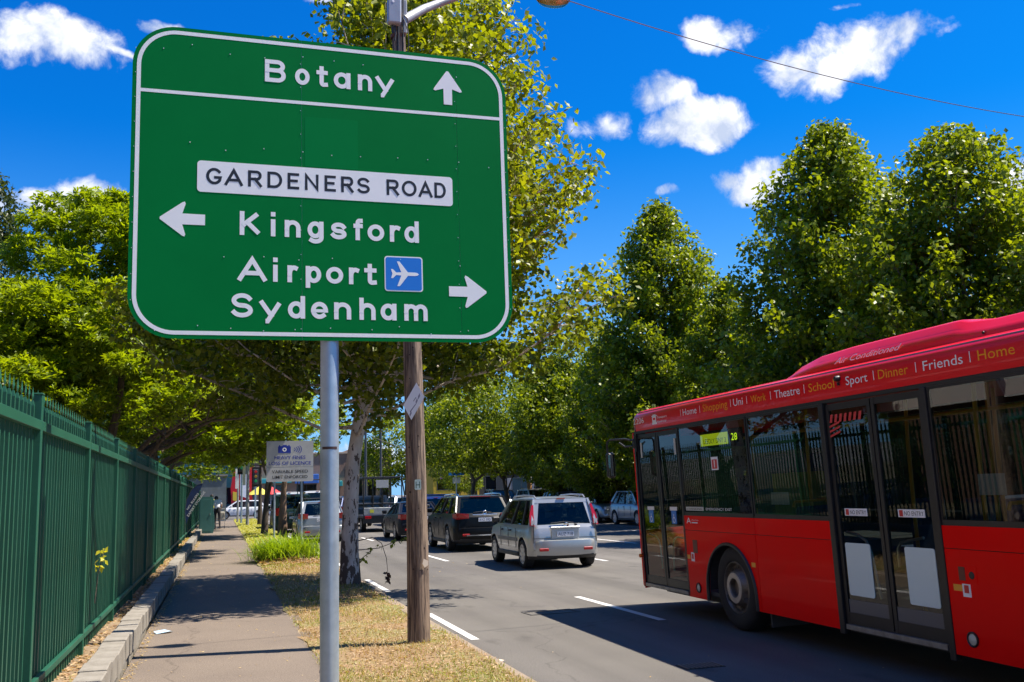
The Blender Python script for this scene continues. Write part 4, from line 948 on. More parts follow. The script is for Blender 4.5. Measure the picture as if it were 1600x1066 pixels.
def make_car(name, loc, heading, label, cat, group, sp):
    """sp: L W H wb (wheelbase) rax (rear axle from tail) r belt, deck profile, greenhouse, paint ..."""
    root = empty(name, loc, label, cat, group, (0, 0, -R_(heading)))
    L, Wd, H = sp['L'], sp['W'], sp['H']; hw = Wd/2; pt = sp['paint']; belt = sp['belt']; zb = sp.get('zb', .24)
    y0, y1 = -L/2, L/2; ra = y0+sp['rax']; fa = ra+sp['wb']; r = sp['r']
    deck = [(y0+a, z) for a, z in sp['deck']]              # top outline of the lower body from tail to nose
    rings = []
    ys = sorted(set([y0+L*t for t in (0, .006, .02, .045, .09, .15, .22, .30, .4, .5, .6, .7, .78, .85, .91, .955, .98, .994, 1)]+[a for a, z in deck if y0 < a < y1]))
    sq = sp.get('sq', 1.0)
    for y in ys:
        t = (y-y0)/L; zt = lerp_prof(deck, y)
        er = min(1, t/.07); ef = min(1, (1-t)/.12)
        k = (1-.14*sq*(1-er)**2.2)*(1-.26*(1-ef)**2)
        zlow = zb+.10*(1-er)**2+.07*(1-ef)**2
        w = hw*k; sh = sp.get('shoulder', .92)
        hz = zt-zlow
        P = [(0, zlow), (w*.82, zlow), (w*.95, zlow+.05), (w*.985, zlow+.28*hz), (w, zlow+.52*hz), (w*.985, zlow+.74*hz), (w*.955, zlow+.90*hz), (w*sh, zlow+.975*hz), (w*sh*.85, zt+.0), (0, zt+.02*(1 if t < .98 and t > .02 else 0))]
        rings.append([(x, y, z) for x, z in P]+[(-x, y, z) for x, z in reversed(P[1:-1])])
    me = MB().loft(rings, closed=True).mesh('body', [pt, M_cblack], True, 38)
    ob = inst('body', me, root)
    # wheel arches by boolean with two cross cylinders
    cut = MB()
    for ya in (ra, fa):
        for sx in (-1, 1):
            cut.lathe([(0, 0), (r*1.17, 0), (r*1.17, .34), (0, .34)], 36, axis='X', M=Matrix.Translation((sx*hw*1.03 if sx < 0 else hw*1.03-.34, ya, r)))
    cme = cut.mesh('cut', M_cblack); bmc = bmesh.new(); bmc.from_mesh(cme); bmesh.ops.remove_doubles(bmc, verts=bmc.verts, dist=1e-5); bmesh.ops.recalc_face_normals(bmc, faces=bmc.faces); bmc.to_mesh(cme); bmc.free()
    co = bpy.data.objects.new('cut', cme); COL.objects.link(co)
    o2 = bpy.data.objects.new('tmp', me); COL.objects.link(o2)
    md = o2.modifiers.new('b', 'BOOLEAN'); md.object = co; md.operation = 'DIFFERENCE'; md.solver = 'EXACT'; md.material_mode = 'TRANSFER'
    dg = bpy.context.evaluated_depsgraph_get(); nm = bpy.data.meshes.new_from_object(o2.evaluated_get(dg))
    bpy.data.objects.remove(o2); bpy.data.objects.remove(co)
    if len(nm.polygons) > 50: ob.data = nm; nm.name = 'body'
    # greenhouse
    g = sp['gh']; rb, rt, ft, fb = (y0+g[0], y0+g[1], y0+g[2], y0+g[3]); zr = H-.035
    bw = hw*sp.get('shoulder', .92)*.985; tw = hw*sp.get('tumble', .74)
    zb_ = belt-.015
    def side(y, z):   # half width of the cabin at height z
        u = (z-belt)/(zr-belt); return bw+(tw-bw)*u
    rake = sp.get('bow', .05)
    def quad(pts, name, mt, th=.006, parent=root):
        a, b, c, d = [Vector(p) for p in pts]; n = (b-a).cross(d-a).normalized()*th
        return MB().add([a, b, c, d, a-n, b-n, c-n, d-n], [(0, 1, 2, 3), (7, 6, 5, 4), (0, 4, 5, 1), (1, 5, 6, 2), (2, 6, 7, 3), (3, 7, 4, 0)]).build(name, mt, parent)
    zt_ = zr-.02
    # roof panel
    rr = []
    nR = 9
    for i in range(nR):
        t = i/(nR-1); y = rt-.015+(ft-rt+.03)*t; e = min(1, min(t, 1-t)/.14); cr = .032*(1-(2*t-1)**2)+.012
        k = 1-.05*(1-e)
        w = tw*k+.012
        P = [(-w, -.02), (-w*.99, .004), (-w*.94, .020), (-w*.6, .028+cr*.4), (0, .030+cr*.5), (w*.6, .028+cr*.4), (w*.94, .020), (w*.99, .004), (w, -.02)]
        rr.append([(x, y, zr+z-.012*(1-e)) for x, z in P])
    MB().loft(rr, closed=True).build('roof', sp.get('roofpaint', pt), root, smooth=True, ang=45)
    # pillars as solid bars
    def bar(a, b, w_, nm='pillar', mt=pt):
        a, b = Vector(a), Vector(b); d = (b-a).normalized(); sx = 1 if a.x > 0 else -1
        u = Vector((0, 1, 0)); u = (u-d*u.dot(d)).normalized(); v = d.cross(u)
        vs = []
        for p_, wd in ((a, w_*1.25), (b, w_)):
            for (i, j) in ((-1, -1), (1, -1), (1, 1), (-1, 1)): vs.append(p_+u*i*wd/2+v*j*.022)
        return MB().add(vs, [(0, 1, 2, 3), (7, 6, 5, 4), (0, 4, 5, 1), (1, 5, 6, 2), (2, 6, 7, 3), (3, 7, 4, 0)]).build(nm, mt, root)
    for sx in (-1, 1):
        bar((sx*(bw-.01), fb, zb_), (sx*(tw-.0), ft, zt_), .065)
        bar((sx*(bw-.01), rb+.05, zb_), (sx*(tw-.0), rt+.05, zt_), sp.get('cp', .13))
        nwin = sp.get('pillars', (.40, .68))
        for u in nwin:
            bar((sx*(bw-.008), rb+(fb-rb)*u-.02, zb_), (sx*(tw-.002), rt+(ft-rt)*(u*1.02)-.02, zt_), .06, 'pillar', M_cblack if sp.get('bpil', 1) else pt)
        f = quad([(sx*(bw-.02), rb+.06, zb_), (sx*(bw-.02), fb-.03, zb_), (sx*(tw-.015), ft-.01, zt_), (sx*(tw-.015), rt+.06, zt_)], 'side_window', M_cglass)
    bot = zb_+.0
    quad([(-bw+.06, rb-.0, bot), (bw-.06, rb-.0, bot), (tw-.05, rt-.005, zt_), (-tw+.05, rt-.005, zt_)], 'rear_window', M_cglass)
    quad([(bw-.02, fb+.01, bot), (-bw+.02, fb+.01, bot), (-tw+.02, ft+.005, zt_), (tw-.02, ft+.005, zt_)], 'windscreen', M_cglass)
    if sp.get('gate', True):   # frame round the rear window
        gf = MB()
        for sx in (-1, 1):
            A = Vector((sx*(bw-.005), rb-.004, bot)); B_ = Vector((sx*(bw-.13), rb-.014, bot)); C_ = Vector((sx*(tw-.12), rt-.018, zt_)); D_ = Vector((sx*(tw+.0), rt-.006, zt_)); o_y = Vector((0, .05, 0))
            gf.add([A, B_, C_, D_, A+o_y, B_+o_y, C_+o_y, D_+o_y], [(0, 1, 2, 3), (0, 1, 5, 4), (1, 2, 6, 5), (2, 3, 7, 6), (3, 0, 4, 7)])
        gf.add([(-tw, rt-.014, zt_+.02), (tw, rt-.014, zt_+.02), (tw, rt-.040, zt_-.06), (-tw, rt-.040, zt_-.06)], [(0, 1, 2, 3)])
        gf.build('tailgate_frame', pt, root)
    # interior: floor, seats
    it = MB()
    for sx in (-.36, .36):
        for yy in ((rb+fb)/2+.15, rb+.55): it.box(sx-.22, sx+.22, yy-.08, yy+.06, .5, belt+.12, b=.03).box(sx-.11, sx+.11, yy-.09, yy-.01, belt+.13, belt+.33, b=.03)
    it.box(-bw+.08, bw-.08, fb-.35, fb-.02, belt-.18, belt-.02)
    it.build('seats', M_cdark, root)
    # wheels
    ty, rm = wheel_mesh(r, .19, sp.get('spokes', 7))
    for ya in (ra, fa):
        for sx in (-1, 1):
            rot = (0, 0, 0) if sx < 0 else (0, 0, math.pi)
            w = inst('wheel', ty, root, (sx*(hw*.985), ya, r), rot); inst('rim', rm, w)
    MB().box(-hw+.25, hw-.25, ra-.5, fa+.4, zb-.02, zb+.12).box(-hw+.22, hw-.22, ra-.12, ra+.12, zb-.06, r).build('underbody', M_cblack, root)
    # lamps, plate, trims (rear)
    tz0, tz1, txi, kind_ = sp['tail']
    yt = y0+.012
    for sx in (-1, 1):
        if kind_ == 'tall':
            pts = [(hw*.83, tz0), (hw*.965, tz0), (hw*.945, (tz0+tz1)/2), (hw*.855, tz1), (hw*.80, tz1), (hw*.83, (tz0+tz1)/2)]
            pts = [(sx*a, b) for a, b in pts]
            o = MB()
            for i in range(1): o.prism(pts, 0, .05, 'XZ')
            ry = rb-.012; ryt = rt-.012
            o.v = [(x, y+(ry+(ryt-ry)*max(0, (z-belt)/(zr-belt)))-.035, z) for x, y, z in o.v]
            q = o.build('tail_lamp', M_tail, root)
            MB().box(sx*hw*.885-.04, sx*hw*.885+.04, ry-.045, ry-.036, tz0+.02, tz0+.12).build('indicator', M_clear, q)
        else:
            pts = [(txi, tz0+.02), (hw*.86, tz0), (hw*.90, tz0+.04), (hw*.90, tz1), (hw*.8, tz1+.01), (txi, tz1-.015)]
            o = MB().prism([(sx*a, b) for a, b in pts], -.004, .20, 'XZ')
            o.v = [(x*(1 if y < .1 else 1.085), y+yt-.03+(.03 if abs(x) > hw*.8 else -.0), z) for x, y, z in o.v]
            o.build('tail_lamp', M_tail, root)
    px, pz = sp.get('plate', (0, .78))
    q = MB().box(px-.19, px+.19, yt-.052, yt-.040, pz-.055, pz+.055, b=.003).build('number_plate', M_platew, root)
    text(sp.get('reg', 'AUZ 718'), q, mat('plate_ink', (.02, .03, .08), .5), Matrix(((1, 0, 0, px), (0, 0, -1, yt-.053), (0, 1, 0, pz-.035), (0, 0, 0, 1))), .33, .07, depth=0, center=True)
    bz0, bz1 = sp.get('bump', (.32, .62))
    bpr = []
    for x_ in np.linspace(-1, 1, 13):
        w = x_*hw*.975; yb = y0-.055*(1-abs(x_)**3)+(.16*max(0, abs(x_)-.82)/.18)
        bpr.append([(w, yb+.02, bz0-.06), (w, yb-.005, bz0), (w, yb-.02, (bz0+bz1)/2), (w, yb-.008, bz1-.03), (w, yb+.05, bz1), (w, yb+.12, bz1-.02), (w, yb+.12, bz0-.06)])
    MB().loft(bpr, closed=True).build('rear_bumper', sp.get('bumpmat', pt), root, smooth=True, ang=50)
    lowb = []
    for x_ in np.linspace(-1, 1, 13):
        w = x_*hw*.955; yb = y0-.035*(1-abs(x_)**3)+(.16*max(0, abs(x_)-.82)/.18)
        lowb.append([(w, yb+.08, bz0-.13), (w, yb+.0, bz0-.06), (w, yb+.0, bz0-.02), (w, yb+.12, bz0-.02)])
    MB().loft(lowb, closed=True).build('lower_valance', M_cblack, root, smooth=True)
    for sx in (-1, 1):
        MB().box(sx*hw*.62-.10, sx*hw*.62+.10, y0-.075, y0-.04, bz0+.04, bz0+.10, b=.008).build('fog_reflector', mat('reflector_red', (.38, .01, .01), .25), root)
    # front lamps and grille
    fz = sp.get('fz', belt-.25)
    for sx in (-1, 1):
        o = MB().box(sx*hw*.66-.15, sx*hw*.66+.15, y1-.34, y1-.07, fz-.07, fz+.09, b=.03); o.build('headlight', M_clear, root)
    MB().box(-.34, .34, y1-.10, y1-.008, fz-.05, fz+.05, b=.015).build('grille', M_cblack, root)
    MB().box(-hw*.7, hw*.7, y1-.12, y1-.004, .32, .42, b=.02).build('lower_grille', M_cblack, root)
    MB().box(-.19, .19, y1-.012, y1+.004, .44, .54).build('number_plate', M_platew, root)
    # mirrors, handles, door seams, sills, exhaust
    for sx in (-1, 1):
        MB().box(sx*(hw+.07)-.09, sx*(hw+.07)+.09, fb-.36, fb-.24, belt-.0, belt+.14, b=.03).build('mirror', sp.get('mirmat', pt), root)
        sm = MB(); x_ = sx*(hw*.998)
        for u in (.0, .44, .86):
            yy = ra+r*1.35+(fa-ra-r*2.7)*u+ (0 if u else .05)
            sm.box(x_-.004, x_+.004, yy-.005, yy+.005, zb+.16, belt-.09)
        sm.build('door_seam', M_cblack, root)
        for u in (.36, .80):
            yy = ra+r*1.3+(fa-ra-r*2.6)*u
            MB().box(sx*(hw*.99)-.018, sx*(hw*.99)+.018, yy-.09, yy+.07, belt-.16, belt-.125, b=.006).build('door_handle', sp.get('handmat', pt), root)
        MB().box(sx*hw*.965-.02, sx*hw*.965+.02, ra+r*1.15, fa-r*1.15, zb-.02, zb+.07, b=.01).build('sill', M_cblack, root)
    # tailgate seam, badge, wiper, high stop lamp
    MB().box(-.30*1, .30, rt-.05, rt-.02, zr-.005, zr+.022).build('high_stop_lamp', M_tail, root) if sp.get('stop', 1) and sp.get('widestop') else MB().box(-.09, .09, rt-.045, rt-.02, zr-.004, zr+.020).build('high_stop_lamp', M_tail, root)
    if sp.get('wiper'):
        MB().tube([(.26, rb-.03, belt-.03), (.20, rb-.045, belt+.02), (.0, rb-.03, belt+.045), (-.30, rb-.03, belt+.02)], .010, 6).lathe([(0, -.01), (.03, 0), (.03, .03)], 10, axis='Y', M=Matrix.Translation((.26, rb-.04, belt-.03))).build('rear_wiper', M_cblack, root, smooth=True)
    if sp.get('rails'):
        for sx in (-1, 1):
            x_ = sx*(tw-.06)
            MB().tube([(x_, rt+.02, zr+.02), (x_, rt+.12, zr+.07), (x_, (rt+ft)/2, zr+.085), (x_, ft-.15, zr+.065), (x_, ft-.03, zr+.02)], .018, 8).build('roof_rail', sp['rails'], root, smooth=True)
    return root
SUV = dict(L=3.62, W=1.58, H=1.49, wb=2.36, rax=.60, r=.305, belt=.93, deck=[(0, .60), (.012, .84), (.05, .92), (.4, .93), (2.5, .93), (2.72, .92), (3.2, .85), (3.5, .75), (3.60, .60), (3.62, .48)],
    gh=(.06, .24, 2.02, 2.78), tail=(.90, 1.34, .5, 'tall'), plate=(0, .725), paint=paint('silver_paint', (.44, .45, .45), .55, .30), bump=(.34, .62), zb=.26, tumble=.775, shoulder=.935, wiper=1, rails=M_rim, mirmat=M_cblack, handmat=M_cblack, reg='AUZ 718', cp=.16, pillars=(.24, .56), spokes=8, sq=.8)
c1 = make_car('hatchback_suv', (7.02, 21.75, 0), 0.8, 'small silver four wheel drive wagon with roof rails just ahead of the bus', 'car', 'cars driving away on the road', SUV)
hw = .79; y0 = -1.81
# tailgate relief: plate recess, garnish, badge, side moulding
MB().box(-.31, .31, y0-.024, y0-.008, .635, .835, b=.008).build('plate_surround', SUV['paint'], c1)
MB().box(-.33, .33, y0-.050, y0-.010, .838, .880, b=.012).build('garnish', SUV['paint'], c1)
MB().lathe([(.02, 0), (.052, -.006), (.060, 0)], 16, axis='Y', M=Matrix.Translation((.02, y0-.040, .90))).build('badge', M_chrome, c1, smooth=True)
MB().box(-.70, -.688, y0-.014, y0-.006, .55, .95).box(.688, .70, y0-.014, y0-.006, .55, .95).box(-.70, .70, y0-.014, y0-.006, .668-.03, .648-.0).build('tailgate_seam', M_cblack, c1)
for sx in (-1, 1): MB().box(sx*.793-.012, sx*.793+.012, -.86, .75, .56, .64, b=.006).build('side_moulding', mat('moulding_grey', (.16, .17, .17), .5), c1)
XT = dict(L=4.6, W=1.80, H=1.55, wb=2.66, rax=.95, r=.355, belt=1.06, deck=[(0, .70), (.02, .95), (.10, 1.05), (.5, 1.07), (3.2, 1.05), (3.45, 1.03), (4.1, .95), (4.45, .82), (4.58, .62), (4.6, .5)],
    gh=(.12, .52, 2.62, 3.50), tail=(.90, 1.06, .46, 'wide'), plate=(0, .88), paint=paint('black_paint', (.005, .0055, .0065), .0, .2), roofpaint=paint('grey_roof', (.10, .12, .15), .3, .25), bump=(.40, .68), bumpmat=paint('black_paint', (.005, .0055, .0065)), tumble=.76, shoulder=.93, wiper=1, widestop=1, rails=M_chrome, reg='AYZ 39D', pillars=(.27, .58), spokes=5)
c2 = make_car('suv', (7.16, 29.35, 0), 1.0, 'black family SUV with bright silver roof rails ahead of the small silver wagon', 'car', 'cars driving away on the road', XT)
MB().box(-.36, .36, -2.345, -2.325, 1.0, 1.03, b=.006).build('chrome_strip', M_chrome, c2); MB().lathe([(.025, 0), (.055, -.008), (.065, 0)], 16, axis='Y', M=Matrix.Translation((0, -2.33, 1.075))).build('badge', M_chrome, c2, smooth=True)
MB().box(-.55, .55, -2.39, -2.37, .44, .47).build('chrome_strip', M_chrome, c2)
SED = dict(L=4.4, W=1.74, H=1.36, wb=2.6, rax=.95, r=.32, belt=.92, deck=[(0, .66), (.02, .86), (.10, .97), (.6, .99), (.95, .95), (3.0, .92), (3.3, .90), (4.0, .82), (4.28, .70), (4.38, .55), (4.4, .45)],
    gh=(.55, 1.25, 2.45, 3.25), tail=(.74, .92, .42, 'wide'), plate=(0, .78), paint=paint('charcoal_paint', (.018, .020, .026), .3, .25), tumble=.70, gate=True, reg='BJ 42', pillars=(.28, .56))
HAT = dict(L=4.1, W=1.72, H=1.47, wb=2.55, rax=.75, r=.315, belt=.95, deck=[(0, .66), (.02, .88), (.10, .96), (.4, .97), (2.9, .95), (3.1, .92), (3.75, .82), (4.0, .70), (4.08, .55), (4.1, .45)],
    gh=(.10, .60, 2.40, 3.12), tail=(.84, 1.04, .50, 'wide'), plate=(0, .80), paint=paint('pale_silver_paint', (.40, .43, .45), .5, .3), tumble=.74, wiper=1, reg='CV 31', pillars=(.27, .57))
VAN = dict(L=4.7, W=1.78, H=1.95, wb=2.9, rax=.8, r=.33, belt=1.10, deck=[(0, .7), (.02, 1.05), (.05, 1.10), (.4, 1.1), (3.7, 1.08), (3.8, 1.05), (4.4, .95), (4.62, .75), (4.68, .55), (4.7, .45)],
    gh=(.05, .16, 3.2, 4.1), tail=(.8, 1.15, .62, 'wide'), plate=(0, .7), paint=paint('white_paint', (.72, .73, .74), .0, .3), tumble=.84, shoulder=.95, reg='DK 90', pillars=(.35, .66))
def V(base, **k): d = dict(base); d.update(k); return d
make_car('sedan', (6.93, 37.1, 0), 1.0, 'dark charcoal sedan in front of the black SUV, seen left of the timber pole', 'car', 'cars driving away on the road', SED)
make_car('hatchback', (3.52, 38.3, 0), 0.5, 'silver hatchback at the verge kerb, half hidden by the galvanised sign pole', 'car', 'cars driving away on the road', V(HAT, paint=paint('grey_silver_paint', (.30, .32, .33), .5, .3)))
make_car('hatchback', (9.55, 46.5, 0), 0.5, 'blue hatchback showing between the timber pole and the black SUV', 'car', 'cars driving away on the road', V(HAT, paint=paint('blue_paint', (.03, .07, .28), .3, .25)))
make_car('wagon', (3.25, 49.5, 0), 0, 'dark green four wheel drive beyond the camera warning sign', 'car', 'cars driving away on the road', V(VAN, H=1.78, L=4.4, paint=paint('dark_green_paint', (.015, .035, .03), .2, .3)))
# parked along the far kerb, facing this way
make_car('sedan', (18.3, 46.2, 0), 180, 'silver sedan parked nose this way at the far kerb, left of the bus front', 'car', 'cars parked at the far kerb', V(HAT, L=4.3, H=1.44, paint=paint('blue_silver_paint', (.34, .38, .42), .5, .3)))
make_car('hatchback', (18.2, 41.2, 0), 180, 'silver hatchback parked at the far kerb, cut off by the bus front', 'car', 'cars parked at the far kerb', V(HAT, H=1.52, paint=paint('pale_silver_paint', (.40, .43, .45), .5, .3)))
make_car('wagon', (18.45, 52.0, 0), 180, 'grey wagon with roof rails parked just behind the silver sedan across the road', 'car', 'cars parked at the far kerb', V(XT, H=1.55, paint=paint('mid_grey_paint', (.16, .17, .18), .4, .3), roofpaint=None) if False else V(XT, H=1.55, paint=paint('mid_grey_paint', (.16, .17, .18), .4, .3)))
make_car('wagon', (18.45, 57.4, 0), 180, 'pale wagon parked across the road, its roof showing above the small silver wagon', 'car', 'cars parked at the far kerb', V(XT, H=1.72, paint=paint('champagne_paint', (.42, .43, .38), .4, .3), roofpaint=paint('champagne_paint', (.42, .43, .38), .4, .3)))
make_car('suv', (18.45, 65.5, 0), 180, 'black wagon parked farthest down the far kerb, above the black SUV roof', 'car', 'cars parked at the far kerb', V(XT, H=1.75))
# traffic on the cross street and in the yard beyond
make_car('van', (3.9, 62.5, 0), 0, 'white people carrier queued at the intersection left of the sign pole', 'van', 'far traffic', VAN)
make_car('sedan', (5.9, 80.0, 0), 90, 'white sedan crossing the intersection beyond the small street trees', 'car', 'far traffic', V(SED, paint=paint('white_paint', (.72, .73, .74), .0, .3)))
make_car('hatchback', (1.6, 84.5, 0), 270, 'white hatchback farthest left on the cross street', 'car', 'far traffic', V(HAT, paint=paint('white_paint', (.72, .73, .74), .0, .3)))
make_car('hatchback', (5.2, 97.5, 0), 180, 'dark blue hatchback waiting on the far side of the intersection', 'car', 'far traffic', V(HAT, paint=paint('navy_paint', (.02, .03, .07), .3, .25)))
make_car('sedan', (13.3, 61.5, 0), 180, 'red sedan coming this way beyond the black SUV', 'car', 'far traffic', V(SED, paint=paint('red_car_paint', (.35, .02, .02), .2, .25)))
make_car('van', (5.9, 66.3, 0), 0, 'white van ahead of the tray truck at the intersection', 'van', 'far traffic', V(VAN, H=2.0))

# ------------------------------------------------------------ tray truck with welded steel frame
TR = empty('tray_truck', (6.95, 46.8, 0), 'black tray truck with a tall welded steel rack standing ahead of the charcoal sedan', 'truck')
M_rack = mat('rack_black', (.016, .017, .019), .45)
tb = MB().box(-.88, .88, -2.6, .6, .62, .74, b=.01).box(-.88, .88, -2.62, -2.55, .40, .62).build('tray', M_rack, TR)
gate = MB().box(-.86, .86, -2.66, -2.60, .78, 1.08, b=.01).build('tailboard', mat('dull_alu', (.36, .38, .39), .5, metal=.5, var=.3, vscale=6), TR)
MB().box(-.60, -.42, -2.675, -2.662, .86, 1.0).build('sticker', mat('sticker_yellow', (.55, .55, .05), .5), gate)
cab = MB(); cab.box(-.84, .84, .65, 2.6, .42, 1.05, b=.06).build('cab', mat('cab_dark', (.03, .033, .036), .3, coat=.8), TR)
cu = MB().loft([[(-.80, .70, 1.05), (.80, .70, 1.05), (.80, 2.1, 1.05), (-.80, 2.1, 1.05)], [(-.70, .78, 1.62), (.70, .78, 1.62), (.70, 1.65, 1.62), (-.70, 1.65, 1.62)]]).build('cab_top', MATS['cab_dark'], TR)
MB().add([(-.66, .70, 1.12), (.66, .70, 1.12), (.60, .765, 1.54), (-.60, .765, 1.54)], [(0, 1, 2, 3)], M=Matrix.Translation((0, -.02, 0))).build('rear_window', M_cglass, cu, fix=False)
for sx in (-1, 1):
    MB().box(sx*.68-.14, sx*.68+.14, -2.68, -2.62, .60, .72, b=.01).build('tail_lamp', M_tail, TR)
    ty, rm = wheel_mesh(.35, .2, 6)
    for ya in (-1.5, 1.75): w = inst('wheel', ty, TR, (sx*.84, ya, .35), (0, 0, 0) if sx < 0 else (0, 0, math.pi)); inst('rim', rm, w)
rk = MB()
def bar_(a, b, r=.03): MB().tube([a, b], r, 6).build('rack_bar', M_rack, TR)
for x in (-.86, 0, .86):
    for y in (-2.55, .55): bar_((x, y, .75), (x, y, 2.42))
for z in (1.25, 2.42):
    for x in (-.86, .86): bar_((x, -2.55, z), (x, .55, z))
    for y in (-2.55, .55): bar_((-.86, y, z), (.86, y, z))
bar_((.86, -2.55, 2.42), (1.0, -2.55, 1.5)); bar_((-.43, -2.55, .9), (-.43, -2.55, 2.4)); bar_((.43, .55, .9), (.43, .55, 2.4))
MB().box(-.30, .26, -2.60, -2.585, 1.95, 2.30).build('board', mat('board_grey', (.42, .43, .44), .6), TR)
TL = empty('cage_trailer', (4.35, 47.2, 0), 'low black cage trailer with upright steel bars left of the tray truck', 'trailer')
MB().box(-.82, .82, -1.7, 1.7, .45, .58).build('bed', M_rack, TL)
for i in range(9):
    for y in (-1.68, 1.68): MB().tube([(-.8+.2*i, y, .58), (-.8+.2*i, y, 1.55)], .018, 5).build('upright', M_rack, TL)
for y in (-1.68, 1.68):
    for z in (1.05, 1.55): MB().tube([(-.8, y, z), (.8, y, z)], .022, 5).build('rail', M_rack, TL)
for x in (-.8, .8):
    for z in (1.05, 1.55, 2.4): MB().tube([(x, -1.68, z), (x, 1.68, z)], .022, 5).build('rail', M_rack, TL)
    for y in (-1.68, 0, 1.68): MB().tube([(x, y, .58), (x, y, 2.4)], .024, 5).build('upright', M_rack, TL)
MB().tube([(-.8, -1.68, 2.4), (.8, -1.68, 2.4)], .026, 5).build('rail', M_rack, TL)
ty, rm = wheel_mesh(.31, .18, 5)
for sx in (-1, 1): w = inst('wheel', ty, TL, (sx*.9, 0, .31), (0, 0, 0) if sx < 0 else (0, 0, math.pi)); inst('rim', rm, w)
for sx in (-1, 1): MB().box(sx*.7-.09, sx*.7+.09, -1.74, -1.705, .46, .56).build('tail_lamp', M_tail, TL)
MB().box(-.06, .06, 1.7, 2.6, .42, .5).build('drawbar', M_rack, TL)
# ------------------------------------------------------------ foliage generators
LF_plane = leafmat('leaf_plane', (0.038, 0.072, 0.006), (0.255, 0.315, 0.012), .42)
LF_lite = leafmat('leaf_yellowing', (0.050, 0.085, 0.006), (0.300, 0.335, 0.014), .44)
LF_left = leafmat('leaf_broad', (0.055, 0.105, 0.005), (0.300, 0.380, 0.010), .50)
LF_dark = leafmat('leaf_dark', (0.020, 0.040, 0.012), (0.065, 0.085, 0.018), .3)
M_bark = mat('bark', (0.17, 0.13, 0.10), 0.9, var=0.6, vscale=8, bump=0.9, bscale=30, var2=(0.06, 0.045, 0.035), stretch=(3, 3, .8))
M_bark_d = mat('bark_dark', (0.085, 0.065, 0.05), 0.9, var=0.5, vscale=8, bump=0.8, bscale=30, stretch=(3, 3, .8))
def unit(v): return v/np.maximum(np.linalg.norm(v, axis=-1, keepdims=True), 1e-9)
def leaf_mesh(name, C, size, per, spread, mt, style='plane', rng=RNG, tonebias=None, aspect=.62):
    """C (n,3) cluster centres; per leaves each. every leaf = folded lozenge of 2 triangles (4 for rosettes)"""
    n = len(C); N = n*per
    c = np.repeat(C, per, axis=0)
    if style == 'rosette':
        ax = unit(rng.normal(size=(n, 3))*.55+np.array([0, 0, 1.0])); axr = np.repeat(ax, per, axis=0)
        rnd = unit(rng.normal(size=(N, 3))); out = unit(rnd-axr*np.sum(rnd*axr, 1, keepdims=True))
        d = unit(out+axr*rng.uniform(.05, .9, (N, 1))); p0 = c+d*.01
        L = size*rng.uniform(.75, 1.25, (N, 1)); side = unit(np.cross(d, axr)); nrm = np.cross(side, d)
        tip = p0+d*L-np.array([0, 0, 1])*L*.18; mid = p0+d*L*.55
        w = L*aspect*.5
        V = np.stack([p0, mid+side*w, tip, mid-side*w], 1)
    else:
        off = rng.normal(size=(N, 3)); off = unit(off)*rng.uniform(.15, 1, (N, 1))**.6*spread*np.array([1, 1, .85])
        p0 = c+off; nrm = unit(rng.normal(size=(N, 3))*.75+np.array([0, 0, .75])+unit(off)*.35)
        rnd = unit(rng.normal(size=(N, 3))); d = unit(rnd-nrm*np.sum(rnd*nrm, 1, keepdims=True)+np.array([0, 0, -.35])); side = unit(np.cross(nrm, d))
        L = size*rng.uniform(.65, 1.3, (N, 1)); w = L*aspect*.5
        V = np.stack([p0, p0+d*L*.42+side*w+nrm*L*.07, p0+d*L, p0+d*L*.42-side*w+nrm*L*.07], 1)
    V = V.reshape(-1, 3)
    b = np.arange(N)*4; F = np.stack([np.stack([b, b+1, b+2], 1), np.stack([b, b+2, b+3], 1)], 1).reshape(-1, 3)
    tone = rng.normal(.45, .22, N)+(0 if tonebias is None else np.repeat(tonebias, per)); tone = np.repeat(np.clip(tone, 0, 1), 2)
    return npmesh(name, V, F, mt, tone)
def limb(mb, pts, r0, r1, n=6):
    k = len(pts); mb.tube(pts, [r0+(r1-r0)*(i/(k-1))**.8 for i in range(k)], n, cap=False)
def curve(a, b, bend, k=6, jit=.0):
    a, b = Vector(a), Vector(b); o = []
    for i in range(k):
        t = i/(k-1); p = a.lerp(b, t)+Vector(bend)*math.sin(math.pi*t)
        if 0 < i < k-1: p += Vector((random.uniform(-jit, jit), random.uniform(-jit, jit), random.uniform(-jit, jit)))
        o.append(p)
    return o
